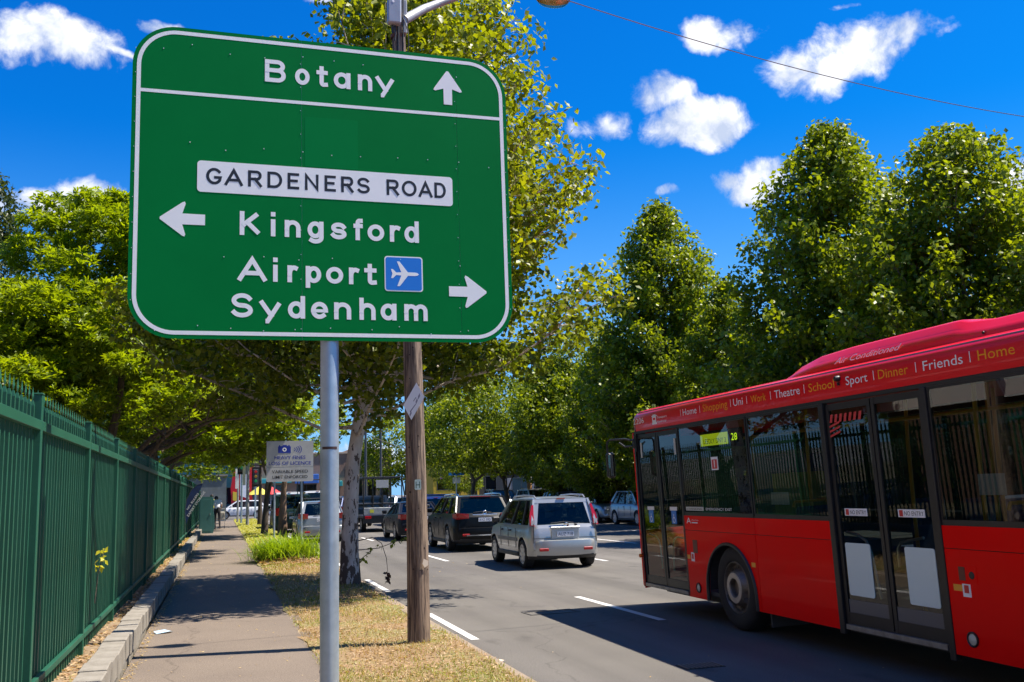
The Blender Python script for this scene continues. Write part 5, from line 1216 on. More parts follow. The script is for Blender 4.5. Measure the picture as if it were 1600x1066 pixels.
def branch_tree(name, loc, H, env, z0, label, group=None, cat='tree', trunk=None, r=.16, nb=110, leaf=.13, per=22, step=.42, spread=.30, mt=None, bark=None, seed=1, up=(28, 60), share=None, rot=0, lean=(0, 0), scale=1, aspect=.75, tone_top=.12, twig=.55):
    """crown grown branch by branch: env(u) = crown radius at relative height u (0 at z0, 1 at the top)"""
    root = empty(name, loc, label, cat, group, (0, 0, rot)); root.scale = (scale,)*3
    if share:
        for ch in share.children: inst(ch.name.split('.')[0], ch.data, root)
        return root
    rg = np.random.default_rng(seed); random.seed(seed)
    T = [Vector(p) for p in (trunk or [(0, 0, -.1), (lean[0]*.3, lean[1]*.3, H*.3), (lean[0]*.7, lean[1]*.7, H*.65), (lean[0], lean[1], H*.985)])]
    hs = [t.z for t in T]
    def tr(z):
        for a, b in zip(T, T[1:]):
            if a.z <= z <= b.z: return a.lerp(b, (z-a.z)/(b.z-a.z))
        return T[-1]
    tk = MB(); n_ = 16; P = [tr(T[0].z+(T[-1].z-T[0].z)*i/n_) for i in range(n_+1)]
    tk.tube(P, [r*(1.35 if i == 0 else (1.12 if i == 1 else 1))*(1-.93*i/n_)+.006 for i in range(n_+1)], 14, cap=True)
    tk.build('trunk', bark or M_bark, root, smooth=True)
    lb = MB(); cl = []; tb = []
    for i in range(nb):
        u = (i+rg.uniform())/nb; u = u**.92
        zb = z0+(H-z0)*u; az = i*2.399+rg.uniform(-.5, .5)
        Lh = env(u)*rg.uniform(.68, 1.10)
        el = math.tan(R_(rg.uniform(*up)))*(.5+.5*u)
        tipz = zb+Lh*.0; st = max(T[0].z+.4*z0, zb-Lh*el)
        a = tr(st); b = tr(min(zb, T[-1].z))+Vector((math.cos(az)*Lh, math.sin(az)*Lh, 0)); b.z = zb
        pts = curve(a, b, (0, 0, -Lh*.10), 6, Lh*.05)
        limb(lb, pts, max(.012, r*.30*(1-u*.6)), .006, 5)
        m = max(2, int(Lh*1.25/step))
        for j in range(m):
            t = .28+.72*(j+rg.uniform(.2, .9))/m; t = min(t, 1); q = Vector(pts[0]); s = t*(len(pts)-1); k = min(int(s), len(pts)-2); q = pts[k].lerp(pts[k+1], s-k)
            w = twig*(.35+.65*math.sin(math.pi*min(1, t*.9)))*(.6 if t > .95 else 1)
            nt_ = 1 if t > .93 else 3
            for _ in range(nt_):
                o = Vector(rg.normal(size=3)); o.z = abs(o.z)*.7-.15; o = o.normalized()*w*rg.uniform(.3, 1.0)
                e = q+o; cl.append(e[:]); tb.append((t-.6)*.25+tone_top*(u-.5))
                if rg.uniform() < .5: limb(lb, [q, q.lerp(e, .5)+Vector((0, 0, .03)), e], .010, .004, 4)
        cl.append(b[:]); tb.append(.2)
    lb.build('limbs', bark or M_bark, root, smooth=True)
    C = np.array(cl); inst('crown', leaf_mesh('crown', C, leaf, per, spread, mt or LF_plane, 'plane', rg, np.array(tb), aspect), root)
    return root
def lobe_tree(name, loc, lobes, trunk, limbs_to, label, group=None, r=.3, dens=9.0, leaf=.15, per=9, mt=None, bark=None, seed=1, style='rosette', aspect=.30, inner=.35, spread=.25, cat='tree', zmin=None, clump=0):
    """broad crown made of overlapping leafy lobes; lobes = (x, y, z, rx, ry, rz)"""
    root = empty(name, loc, label, cat, group); rg = np.random.default_rng(seed); random.seed(seed)
    cl = []; tb = []
    big = list(lobes); core = []
    if clump:
        sub_ = []
        for (x, y, z, rx, ry, rz) in big:
            m = int(clump*max(1, rx))
            for i in range(m):
                zz = 1-2*(i+.5)/m; zz = zz*.9+.12; a = i*2.4+rg.uniform(-.5, .5); q = math.sqrt(max(0, 1-zz*zz)); k = rg.uniform(.78, 1.0); s_ = rg.uniform(.26, .46)
                sub_.append((x+rx*k*q*math.cos(a), y+ry*k*q*math.sin(a), z+rz*k*zz, rx*s_, ry*s_, rz*s_*.62))
            core.append((x, y, z, rx*.80, ry*.80, rz*.80))
        lobes = sub_
    for (x, y, z, rx, ry, rz) in list(lobes)+core:
        area = 4*math.pi*((rx*ry)**1.6/3+(rx*rz)**1.6/3+(ry*rz)**1.6/3)**(1/1.6)
        n = int(area*dens*(.28 if (x, y, z, rx, ry, rz) in core else 1))
        d = unit(rg.normal(size=(n, 3))); rad = 1-inner*rg.uniform(0, 1, (n, 1))**2.2
        # bumpy sub-clumps: radius modulated by smooth direction noise
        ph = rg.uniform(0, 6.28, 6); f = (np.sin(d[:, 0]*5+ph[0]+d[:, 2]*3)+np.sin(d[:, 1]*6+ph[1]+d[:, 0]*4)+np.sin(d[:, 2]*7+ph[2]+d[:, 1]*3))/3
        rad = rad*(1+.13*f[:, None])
        p = np.array([x, y, z])+d*rad*np.array([rx, ry, rz])
        keep = rg.uniform(0, 1, n) < np.clip(.62+.7*f, .12, 1)
        if zmin is not None: keep &= p[:, 2] > zmin
        # drop what lies deep inside another lobe
        for (x2, y2, z2, a2, b2, c2) in ([] if clump else lobes):
            if (x2, y2, z2) == (x, y, z): continue
            keep &= (((p-np.array([x2, y2, z2]))/np.array([a2, b2, c2]))**2).sum(1) > .42
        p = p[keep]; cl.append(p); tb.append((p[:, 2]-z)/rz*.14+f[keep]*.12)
    C = np.concatenate(cl); tb = np.concatenate(tb)
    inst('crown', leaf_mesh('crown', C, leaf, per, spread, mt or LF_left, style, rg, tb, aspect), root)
    tk = MB(); T = [Vector(p) for p in trunk]; k = len(T)
    tk.tube(T, [r*(1.25 if i == 0 else 1)*(1-.55*i/(k-1)) for i in range(k)], 14); tk.build('trunk', bark or M_bark_d, root, smooth=True)
    lb = MB(); top = T[-1]
    for (fx, tgt, w) in limbs_to:
        a = T[min(k-1, fx)]; tg = Vector(tgt); L = (tg-a).length
        pts = curve(a, tg, (random.uniform(-.1, .1)*L, random.uniform(-.1, .1)*L, random.uniform(-.02, .12)*L), 8, L*.03); limb(lb, pts, w, w*.25, 7)
        for q in range(7):
            s = random.uniform(.35, 1)*(len(pts)-1); i0 = min(int(s), len(pts)-2); p = pts[i0].lerp(pts[i0+1], s-i0)
            e = p+Vector((random.uniform(-1, 1), random.uniform(-1, 1), random.uniform(-.3, .9)))*L*.28; sub = curve(p, e, (0, 0, .05*L), 5, L*.015); limb(lb, sub, w*.3, .008, 5)
            for q2 in range(3):
                p2 = sub[random.randint(1, 4)]; limb(lb, [p2, p2+Vector((random.uniform(-1, 1), random.uniform(-1, 1), random.uniform(-.2, .8)))*L*.12], .012, .005, 4)
    lb.build('limbs', bark or M_bark, root, smooth=True)
    return root

# ------------------------------------------------------------ the mottled street tree beside the road
def mottled(name):
    m = mat(name, (0.62, 0.56, 0.49), 0.75, var=0.5, vscale=2.2, bump=0.5, bscale=25, var2=(0.33, 0.28, 0.22), stretch=(3, 3, 1.0))
    nt = m.node_tree; N = nt.nodes; L = nt.links; b = N['Principled BSDF']; src = b.inputs['Base Color'].links[0].from_socket
    tc = N.new('ShaderNodeTexCoord'); mp = N.new('ShaderNodeMapping'); mp.inputs['Scale'].default_value = (12, 12, 5.5); L.new(tc.outputs['Object'], mp.inputs[0])
    n = N.new('ShaderNodeTexNoise'); n.inputs['Scale'].default_value = 1.0; n.inputs['Detail'].default_value = 4; n.inputs['Roughness'].default_value = .6; L.new(mp.outputs[0], n.inputs['Vector'])
    sx = N.new('ShaderNodeSeparateXYZ'); L.new(tc.outputs['Object'], sx.inputs[0])
    lo = N.new('ShaderNodeMapRange'); lo.inputs['From Min'].default_value = .3; lo.inputs['From Max'].default_value = 1.3; lo.inputs['To Min'].default_value = .12; lo.inputs['To Max'].default_value = 0; L.new(sx.outputs['Z'], lo.inputs[0])
    ad = N.new('ShaderNodeMath'); ad.operation = 'ADD'; L.new(n.outputs['Fac'], ad.inputs[0]); L.new(lo.outputs[0], ad.inputs[1])
    r = N.new('ShaderNodeMapRange'); r.inputs['From Min'].default_value = .585; r.inputs['From Max'].default_value = .60; L.new(ad.outputs[0], r.inputs[0])
    mx = N.new('ShaderNodeMix'); mx.data_type = 'RGBA'; mx.inputs['B'].default_value = (.085, .06, .045, 1); L.new(r.outputs[0], mx.inputs['Factor']); L.new(src, mx.inputs['A']); L.new(mx.outputs['Result'], b.inputs['Base Color'])
    return m
M_mott = mottled('mottled_bark')
t1 = branch_tree('street_tree', (2.08, 16.7, .15), 11.6, lambda u: 4.15*(1-max(0, u-.12)/.9)**.70*(1 if u > .05 else .8), 4.0, 'tall street tree with patchy grey and brown bark behind the timber pole', group=None,
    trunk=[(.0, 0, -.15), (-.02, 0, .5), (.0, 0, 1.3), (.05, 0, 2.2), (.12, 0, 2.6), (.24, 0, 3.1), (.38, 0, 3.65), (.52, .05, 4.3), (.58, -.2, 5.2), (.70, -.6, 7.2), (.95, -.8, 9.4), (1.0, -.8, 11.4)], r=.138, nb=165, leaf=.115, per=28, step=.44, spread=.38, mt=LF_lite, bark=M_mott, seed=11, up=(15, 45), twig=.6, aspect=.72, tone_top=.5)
# hanging twig with a dead leaf bunch low on the trunk
tw = MB(); tw.tube([(.12, -.05, .75), (.35, -.08, .80), (.50, -.1, .70), (.58, -.1, .45), (.60, -.1, .22)], [.010, .008, .007, .006, .004], 5)
tw.tube([(.12, -.05, .60), (.45, -.1, .62), (.75, -.12, .72), (.9, -.12, .75)], [.009, .007, .005, .003], 5); tw.tube([(.1, -.05, .40), (.25, -.08, .52), (.36, -.1, .62)], [.008, .006, .004], 5)
tw.build('shoot', M_bark, t1, smooth=True)
inst('shoot_leaves', leaf_mesh('shoot_leaves', np.array([(.72, -.12, .74), (.80, -.12, .75), (.88, -.12, .76), (.66, -.12, .70), (.22, -.08, .48), (.28, -.08, .55), (.33, -.08, .62), (.18, -.08, .42), (.45, -.1, .64)]), .075, 5, .05, LF_plane, 'plane', np.random.default_rng(4)), t1)
inst('dead_leaves', leaf_mesh('dead_leaves', np.array([(.60, -.1, .20), (.60, -.1, .14), (.61, -.1, .08)]), .08, 9, .04, mat('dead_leaf', (.13, .055, .025), .8), 'plane', np.random.default_rng(5)), t1)

# ------------------------------------------------------------ plane trees along the far kerb
envA = lambda u: 4.9*(1-u)**.60*min(1, .66+u*2.5)
envB = lambda u: 4.8*(1-u)**.56*min(1, .70+u*2.5)
gp = 'plane trees along the far kerb'
ta = branch_tree('plane_tree', (18.6, 38.9, .14), 13.9, envA, 3.0, 'tall pointed plane tree standing alone left of the big pair, above the bus front', gp, r=.20, nb=170, leaf=.18, per=20, step=.50, spread=.42, seed=21)
tb_ = branch_tree('plane_tree', (18.4, 25.9, .14), 12.6, envB, 2.8, 'tallest rounded plane tree rising over the middle of the bus', gp, r=.20, nb=185, leaf=.165, per=22, step=.52, spread=.42, seed=22)
tc_ = branch_tree('plane_tree', (18.4, 20.6, .14), 10.5, lambda u: 4.6*(1-u)**.50*min(1, .6+u*2.5), 2.8, 'plane tree at the right edge of the view behind the bus roof pod', gp, r=.18, nb=160, leaf=.155, per=22, step=.48, spread=.38, seed=23, mt=LF_plane)
branch_tree('plane_tree', (18.5, 33.2, .14), 10.6, envA, 2.6, 'shorter plane tree filling the gap between the lone pointed tree and the big pair', gp, share=ta, rot=2.0, scale=.66)
branch_tree('plane_tree', (18.2, 15.9, .14), 9.2, envB, 2.6, 'plane tree half out of view at the right edge, lower than the pair', gp, share=tb_, rot=1.1, scale=.72)
branch_tree('plane_tree', (18.5, 45.9, .14), 9.6, envA, 2.4, 'low dark plane tree just right of the pointed tree base, left of the bus', gp, share=tb_, rot=2.6, scale=.70)
branch_tree('plane_tree', (18.6, 53.0, .14), 9.6, envA, 2.4, 'plane tree over the parked wagon, middle of the low row', gp, share=tc_, rot=.6, scale=.85)
td_ = lobe_tree('street_tree', (17.9, 62.5, .14), [(0, 0, 6.4, 4.2, 3.8, 3.2), (-3.0, -1, 5.2, 3.0, 2.8, 2.3), (2.9, -.6, 5.6, 3.0, 2.8, 2.5), (.3, .5, 9.2, 2.9, 2.6, 2.2), (-1, -1.6, 3.9, 2.4, 2, 1.2)], [(0, 0, -.1), (.1, 0, 1.2), (-.1, 0, 2.3)], [(2, (-1.9, -.8, 4.6), .12), (2, (2, 0, 4.8), .12), (2, (.2, .2, 6.6), .12), (1, (1.2, -1, 3.8), .08)],
    'round dark street tree with a forked trunk above the black SUV', 'round street trees beyond the black SUV', r=.22, dens=9, leaf=.23, per=10, mt=LF_plane, seed=31, style='plane', aspect=.6, spread=.4)
o_ = td_.copy(); COL.objects.link(o_); o_.location = (18.0, 71.5, .14); o_.rotation_euler = (0, 0, 2.2); o_['label'] = 'farthest round street tree, left of the forked one beside the yellow wall'
for ch in td_.children: c_ = ch.copy(); COL.objects.link(c_); c_.parent = o_
o_ = td_.copy(); COL.objects.link(o_); o_.location = (20.5, 54.5, .14); o_.rotation_euler = (0, 0, 4.1); o_['label'] = 'round street tree behind the wagons, right of the forked one'
for ch in td_.children: c_ = ch.copy(); COL.objects.link(c_); c_.parent = o_

# ------------------------------------------------------------ big spreading tree behind the fence
lobe_tree('broadleaf_tree', (-3.0, 27.5, .25), [(.1, 0, 7.2, 2.3, 2.4, 2.0), (-.5, .2, 8.5, 1.5, 1.6, 1.25), (1.4, -.3, 8.3, 1.8, 1.8, 1.4), (-2.7, -.8, 5.2, 1.9, 2.0, 1.6), (2.9, -.4, 6.5, 2.0, 2.2, 1.6), (1.2, -2.2, 5.2, 2.1, 1.8, 1.5), (-1.2, -2.4, 5.2, 2.0, 1.8, 1.5), (3.7, -1.0, 4.75, 1.7, 1.8, 1.1), (-3.6, -2.0, 3.9, 1.8, 1.8, 1.4), (-1.6, -3.2, 3.6, 1.8, 1.5, 1.2), (.7, -3.3, 3.9, 1.7, 1.5, 1.1), (4.6, .4, 5.6, 1.5, 1.8, 1.1), (3.0, 2, 4.4, 2.0, 2.4, 1.2)],
    [(0, 0, -.3), (.1, 0, 1.2), (.35, 0, 2.3)],
    [(2, (2.6, -.4, 3.2), .10), (2, (3.9, -.8, 3.7), .085), (2, (.9, -.5, 6.8), .14), (2, (-1.8, -1, 4.8), .13), (2, (3.4, 1, 4.0), .10), (1, (-2.2, -2, 3.2), .10), (1, (1.7, -1.9, 3.0), .08), (2, (3.0, -1.6, 4.3), .08)],
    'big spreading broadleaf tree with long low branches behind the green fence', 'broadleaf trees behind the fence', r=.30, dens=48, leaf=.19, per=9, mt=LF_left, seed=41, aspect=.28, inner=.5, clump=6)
lobe_tree('broadleaf_tree', (-2.6, 40.5, .25), [(0, 0, 6.2, 3.0, 3.4, 2.4), (2.6, -.5, 5.1, 2.2, 2.6, 1.9), (3.8, .5, 4.1, 1.6, 2.2, 1.25), (2.0, 2.5, 3.7, 1.9, 2.0, 1.1), (-2.6, 0, 6.6, 2.4, 2.6, 2.2), (1.4, -2.6, 4.3, 2.0, 1.8, 1.5), (.2, 1, 8.3, 2.1, 2.2, 1.5)],
    [(0, 0, -.3), (.1, 0, 1.4), (.2, 0, 2.6)], [(2, (2.6, -.4, 4.6), .12), (2, (3.8, .3, 3.9), .09), (2, (-1.8, 0, 5.6), .12), (2, (.2, .6, 7), .12)],
    'second broadleaf tree behind the fence, its crown hanging over the footpath', 'broadleaf trees behind the fence', r=.26, dens=28, leaf=.22, per=9, mt=LF_left, seed=42, aspect=.32, inner=.5, clump=6)
lobe_tree('broadleaf_tree', (-3.2, 53.5, .25), [(0, 0, 5.6, 3.0, 3.6, 2.4), (2.6, -.5, 4.2, 1.9, 2.6, 1.5), (3.6, -3.5, 4.3, 1.8, 2.6, 1.3), (-2.6, 0, 6.2, 2.4, 2.6, 2.2)],
    [(0, 0, -.3), (.1, 0, 1.4), (.2, 0, 2.6)], [(2, (2.4, -.4, 4.0), .12), (2, (-1.8, 0, 5.0), .12), (2, (.2, .6, 6), .12)],
    'farthest broadleaf tree along the fence, low over the utility cabinet', 'broadleaf trees behind the fence', r=.24, dens=17, leaf=.25, per=8, mt=LF_left, seed=43, aspect=.34, inner=.5, clump=5)
lobe_tree('broadleaf_tree', (-8.3, 31.5, .25), [(0, 0, 5.3, 2.8, 2.6, 2.0), (1.8, -1, 4.2, 2.4, 2.0, 1.8), (-1.6, -1, 4.2, 2.2, 2.0, 1.8)],
    [(0, 0, -.3), (0, 0, 1.4), (.1, 0, 2.6)], [(2, (1.4, -.4, 4.0), .12), (2, (-1.2, 0, 4.6), .12)],
    'broadleaf tree at the left edge of the view, in front of the dark olive tree', 'broadleaf trees behind the fence', r=.22, dens=26, leaf=.19, per=9, mt=LF_left, seed=44, aspect=.32, inner=.3)
lobe_tree('broadleaf_tree', (-8.7, 37, .25), [(0, 0, 8.0, 2.4, 2.6, 3.8), (.2, 0, 11.2, 1.6, 1.7, 2.0), (1.0, -.5, 6.6, 2.2, 2.0, 2.4)],
    [(0, 0, -.3), (0, 0, 2.4), (.1, 0, 5.6)], [(2, (1.0, 0, 9.0), .12), (2, (-1.2, 0, 7.6), .12)],
    'dark olive tree touching the left edge of the view under the cloud', None, r=.3, dens=13, leaf=.20, per=14, mt=LF_dark, seed=45, style='plane', aspect=.45, inner=.3, spread=.30)
# ------------------------------------------------------------ verge trees further along
gv = 'small verge trees beyond the camera sign'
lobe_tree('verge_tree', (2.12, 39.9, .15), [(-.2, 0, 5.0, 2.1, 2.4, 1.7), (1.2, -.4, 4.3, 1.5, 1.8, 1.2), (-1.4, 0, 4.0, 1.4, 1.8, 1.1), (.1, -.2, 6.4, 1.5, 1.6, 1.2)], [(.2, 0, -.1), (.22, 0, 1.4), (.32, 0, 2.8)], [(2, (-1.0, 0, 4.2), .07), (2, (1.0, 0, 4.4), .07), (2, (.1, 0, 5.8), .08)],
    'verge tree with a stout straight brown trunk beside the camera sign', gv, r=.17, dens=16, leaf=.19, per=9, mt=LF_left, seed=51, aspect=.4, bark=mat('bark_brown', (.20, .125, .08), .9, var=.5, vscale=10, bump=.8, bscale=30, stretch=(3, 3, .6)))
lobe_tree('verge_tree', (1.75, 41.6, .15), [(0, 0, 4.9, 2.0, 2.4, 1.6), (-.9, 0, 3.9, 1.2, 1.8, .9)], [(-.05, 0, -.1), (.02, 0, 1.4), (.4, 0, 2.9)], [(1, (-.7, 0, 3.8), .08), (2, (.7, 0, 4.6), .07)],
    'dark leaning verge tree just left of the stout brown trunk', gv, r=.13, dens=14, leaf=.2, per=8, mt=LF_left, seed=52, aspect=.4)
lobe_tree('verge_tree', (2.05, 55.8, .15), [(0, 0, 5.0, 1.9, 2.2, 1.8), (.6, 0, 6.3, 1.3, 1.5, 1.2)], [(0, 0, -.1), (0, 0, 1.4), (0, 0, 3.2)], [(2, (-.7, 0, 4.8), .06), (2, (.7, 0, 5.2), .06)],
    'thin verge tree nearest the intersection', gv, r=.13, dens=12, leaf=.22, per=8, mt=LF_left, seed=53, aspect=.4)
lobe_tree('corner_tree', (19.6, 108, 0), [(0, 0, 7.0, 4.6, 4, 3.8), (-2.6, 0, 5.2, 3, 3, 2.6), (2.6, 0, 6.0, 3.4, 3, 3)], [(0, 0, -.1), (0, 0, 1.8), (0, 0, 3.6)], [(2, (-2, 0, 5), .2), (2, (2, 0, 6), .2)],
    'far tree beyond the intersection, behind the mast poles', None, r=.3, dens=4.5, leaf=.34, per=12, mt=LF_plane, seed=54, style='plane', aspect=.55, spread=.6)
lobe_tree('corner_tree', (-3.4, 64.5, .2), [(0, 0, 5.2, 3.4, 3, 2.8), (2.9, -1, 4.4, 2.4, 2.4, 1.9), (4.6, 0, 5.2, 1.6, 2, 1.5)], [(0, 0, -.1), (0, 0, 1.8), (0, 0, 3.0)], [(2, (-2, 0, 4), .12), (2, (2, 0, 4), .12)],
    'tree behind the end of the fence beside the grey wall', None, r=.2, dens=12, leaf=.26, per=9, mt=LF_left, seed=55, aspect=.4)

o_ = td_.copy(); COL.objects.link(o_); o_.location = (20.2, 86.0, 0); o_.rotation_euler = (0, 0, 1.2); o_.scale = (.62, .62, .62); o_['label'] = 'small street tree at the far corner seen just right of the timber pole'
for ch in td_.children: c_ = ch.copy(); COL.objects.link(c_); c_.parent = o_
# ------------------------------------------------------------ buildings
def win(parent, M, w, h, fm, gm, d=.08, mull=1, sill=True):
    """recessed window: frame, pane, sill; M places its lower left corner, x along the wall, y up, z outwards"""
    f = MB(); t = .06
    f.box(0, w, 0, t, -d, .02, M=M).box(0, w, h-t, h, -d, .02, M=M).box(0, t, t+.001, h-t-.001, -d, .018, M=M).box(w-t, w, t+.001, h-t-.001, -d, .018, M=M)
    for i in range(1, mull+1): f.box(w*i/(mull+1)-.025, w*i/(mull+1)+.025, t+.001, h-t-.001, -d, .015, M=M)
    o = f.build('window', fm, parent)
    MB().box(t*.5, w-t*.5, t*.5, h-t*.5, -.03, -.02, M=M).build('pane', gm, o)
    MB().box(.1, w-.1, .1, h-.1, -.75, -.70, M=M).build('blind', mat('curtain', (.28, .27, .24), .9, var=.4, vscale=3), o)
    return o
M_wglass = glass('window_glass', (.55, .58, .60), .9, 1.55)
M_frame = mat('white_frame', (.62, .62, .60), .5)
M_dframe = mat('dark_frame', (.05, .055, .06), .5)
def wallM(x, y, z, dirx):            # dirx = unit direction along the wall (world xy), normal to its right hand
    dx, dy = dirx; nx, ny = dy, -dx
    return Matrix(((dx, 0, nx, x), (dy, 0, ny, y), (0, 1, 0, z), (0, 0, 0, 1)))
def wall_with_holes(M, L, H, holes, th=.25):
    """front wall slab split around window and door openings"""
    xs = sorted(set([0, L]+[h[0] for h in holes]+[h[0]+h[2] for h in holes])); zs = sorted(set([0, H]+[h[1] for h in holes]+[h[1]+h[3] for h in holes]))
    mb = MB()
    for a, b in zip(xs, xs[1:]):
        runs = []; 
        for c, d in zip(zs, zs[1:]):
            mx, mz = (a+b)/2, (c+d)/2
            if any(h[0] < mx < h[0]+h[2] and h[1] < mz < h[1]+h[3] for h in holes): continue
            if runs and abs(runs[-1][1]-c) < 1e-6: runs[-1][1] = d
            else: runs.append([c, d])
        for c, d in runs: mb.box(a, b, c, d, -th, 0, M=M)
    return mb
# the shop row across the road: fronts face the street (towards -X), each shop a building
shops = [(8, 15, (.30, .27, .22), 6.6), (15.1, 22, (.22, .24, .25), 7.2), (22.1, 29, (.34, .30, .25), 6.2), (29.1, 36, (.20, .19, .19), 7.0), (36.1, 42, (.30, .31, .31), 6.4), (42.1, 48.5, (.17, .19, .20), 7.2), (48.6, 55, (.28, .25, .20), 6.4), (55.1, 63, (.24, .22, .20), 7.0), (63.1, 71, (.17, .17, .18), 6.2)]
slab = ['cream rendered two storey shop hidden behind the bus rear', 'grey two storey shop behind the bus with sash windows', 'tan two storey shop behind the middle of the bus', 'dark grey two storey shop behind the bus front doors', 'light grey shop with a dark awning behind the parked silver cars', 'charcoal shop with the pale green hanging sign, above the parked silver sedan', 'buff shop behind the grey wagon', 'brown grey building behind the round trees', 'dark building at the intersection corner']
for i, (a, b, c, h) in enumerate(shops):
    B = empty('shop_building', (22.6, a, .14), slab[i], 'building', 'shops across the road')
    wm = mat('shop_wall_%d' % i if False else 'shop wall tone '+'abcdefghi'[i], c, .85, var=.35, vscale=1.2, bump=.2, bscale=40)
    L = b-a; Mw = wallM(0, L, 0, (0, -1))          # x runs toward -Y, normal -X
    Mw = Matrix(((0, 0, -1, 0), (-1, 0, 0, L), (0, 1, 0, 0), (0, 0, 0, 1)))
    holes = [(.4, .0, 1.0, 2.3), (1.7, .5, L-2.2, 1.9)]; nw = 3
    for k in range(nw): holes.append((.6+k*(L-1.2)/nw, 3.9, (L-1.2)/nw-.8, 1.5))
    wall_with_holes(Mw, L, h, holes).build('wall', wm, B)
    MB().box(.26, 12, 0, L, 0, h-.3).build('walls', wm, B)
    MB().box(-.10, .0, -.0, L, h-.28, h-.1, b=.02).build('cornice', wm, B)
    MB().box(.0, 12.1, 0.0, L, h-.002, h+.12).build('roof', mat('roof_grey', (.16, .16, .16), .8), B)
    for k, (x, z, w, hh) in enumerate(holes):
        Mh = Mw @ Matrix.Translation((x, z, 0))
        if k == 0:
            d = MB().box(.05, w-.05, 0, hh-.05, -.16, -.11, M=Mh).build('door', mat('door_dark', (.04, .04, .045), .5), B); MB().box(w-.2, w-.16, 1.0, 1.15, -.11, -.07, M=Mh).build('handle', M_chrome, d)
        else: win(B, Mh, w, hh, M_dframe if (k == 1 or i % 2) else M_frame, M_wglass, mull=3 if k == 1 else 1)
    aw = MB().add([(-2.3, .05, 2.75), (-2.3, L-.05, 2.75), (-.01, L-.05, 3.15), (-.01, .05, 3.15), (-2.3, .05, 2.68), (-2.3, L-.05, 2.68), (-.01, L-.05, 3.08), (-.01, .05, 3.08)], [(0, 1, 2, 3), (4, 5, 6, 7), (0, 1, 5, 4), (0, 3, 7, 4), (1, 2, 6, 5), (2, 3, 7, 6)])
    aw.box(-2.34, -2.3, .05, L-.05, 2.45, 2.8).build('awning', mat('awning_dark', (.045, .05, .055), .6, var=.3, vscale=2), B)
    for yy in (.15, L-.15): MB().box(-2.25, -2.17, yy-.04, yy+.04, 0, 2.68).build('awning_post', M_dframe, B)
hs = empty('hanging_sign', (19.95, 46.6, 3.05), 'pale green hanging sign under the dark awning of the charcoal shop', 'sign')
MB().box(-.85, .85, -.04, .04, -.17, .17, b=.01).build('board', mat('sign_pale_green', (.42, .68, .58), .5), hs)
text('BETTING', hs, M_black, Matrix(((1, 0, 0, -.7), (0, 0, -1, -.042), (0, 1, 0, -.08), (0, 0, 0, 1))), 1.4, .17)
for x in (-.6, .6): MB().tube([(x, 0, .17), (x, 0, .42)], .012, 5).build('hanger', M_dframe, hs)
# yellow building and the buildings past the intersection
def block(name, x0, x1, y0, y1, h, col, label, wins, face='y', roofcol=(.2, .2, .2), group=None, fr=M_dframe):
    B = empty(name, (x0, y0, 0), label, 'building', group); wm = mat('wall '+label[:24], col, .85, var=.25, vscale=.8, bump=.15, bscale=30)
    W_, D_ = x1-x0, y1-y0; Mw = Matrix(((1, 0, 0, 0), (0, 0, -1, 0), (0, 1, 0, 0), (0, 0, 0, 1)))
    wall_with_holes(Mw, W_, h, [w[:4] for w in wins]).build('wall', wm, B); MB().box(0, W_, .26, D_, 0, h-.05).build('walls', wm, B)
    MB().box(-.08, W_+.08, -.10, D_, h, h+.22, b=.02).build('roof', mat('roof '+label[:20], roofcol, .8, var=.2), B)
    for w in wins: win(B, Mw @ Matrix.Translation((w[0], w[1], 0)), w[2], w[3], fr, M_wglass, mull=w[4] if len(w) > 4 else 1)
    return B
by = block('yellow_building', 19.9, 24.5, 95, 104, 4.7, (.62, .40, .035), 'bright yellow walled shop with a dark poster window beyond the black SUV', [(.35, 1.9, 1.6, 2.2, 0), (3.5, .2, .9, 2.3, 0)])
MB().box(.45, 1.85, -.06, -.02, 3.0, 3.95).build('poster', mat('poster_blue', (.05, .12, .30), .6, var=.9, vscale=2.5, var2=(.30, .06, .05)), by)
MB().box(2.9, 3.15, -.2, -.02, 2.6, 2.85, b=.02).build('wall_lamp', M_dframe, by)
bt = block('corner_building', 13.9, 18.6, 112, 126, 6.6, (.50, .36, .24), 'peach coloured corner building with a moulded cornice beyond the intersection', [(.5, 1.2, .9, 2.2, 0), (2.0, 1.2, .9, 2.2, 0), (3.4, .8, .9, 2.6, 0)], roofcol=(.42, .31, .21))
MB().box(-.12, 4.82, -.16, -.01, 5.6, 5.8, b=.03).build('cornice', MATS['roof peach coloured corne'], bt)
bb = block('brown_building', 3.6, 13.8, 112, 126, 6.3, (.32, .20, .145), 'long brown brick building with blue and teal panels beyond the intersection', [(1, 1.0, 2.4, 2.0, 2), (4.4, .3, 2.2, 2.7, 1), (7.6, .3, 1.6, 2.7, 0)], roofcol=(.45, .34, .25))
MB().box(4.2, 6.8, -.5, -.02, 3.1, 4.1, b=.03).build('shop_sign', mat('panel_blue', (.05, .16, .50), .4), bb)
MB().box(7.4, 9.4, -.6, -.02, 2.7, 3.3, b=.03).build('awning', mat('panel_teal', (.04, .36, .38), .5), bb)
MB().box(.6, 3.8, -.9, -.02, 3.2, 3.7, b=.03).build('awning', MATS['panel_teal'], bb)
bl = block('blue_tower', 4.9, 8.2, 150, 156, 15.0, (.04, .13, .36), 'tall blue clad building rising behind the camera sign', [(.4, 9, 1, 4, 0), (1.9, 9, 1, 4, 0)], roofcol=(.1, .2, .4))
bs = block('steel_shed', 24.8, 27.4, 96, 103, 9.2, (.035, .04, .045), 'narrow dark corrugated tower beside the yellow shop', [(.6, 1.0, 1.2, 2.2, 0)])
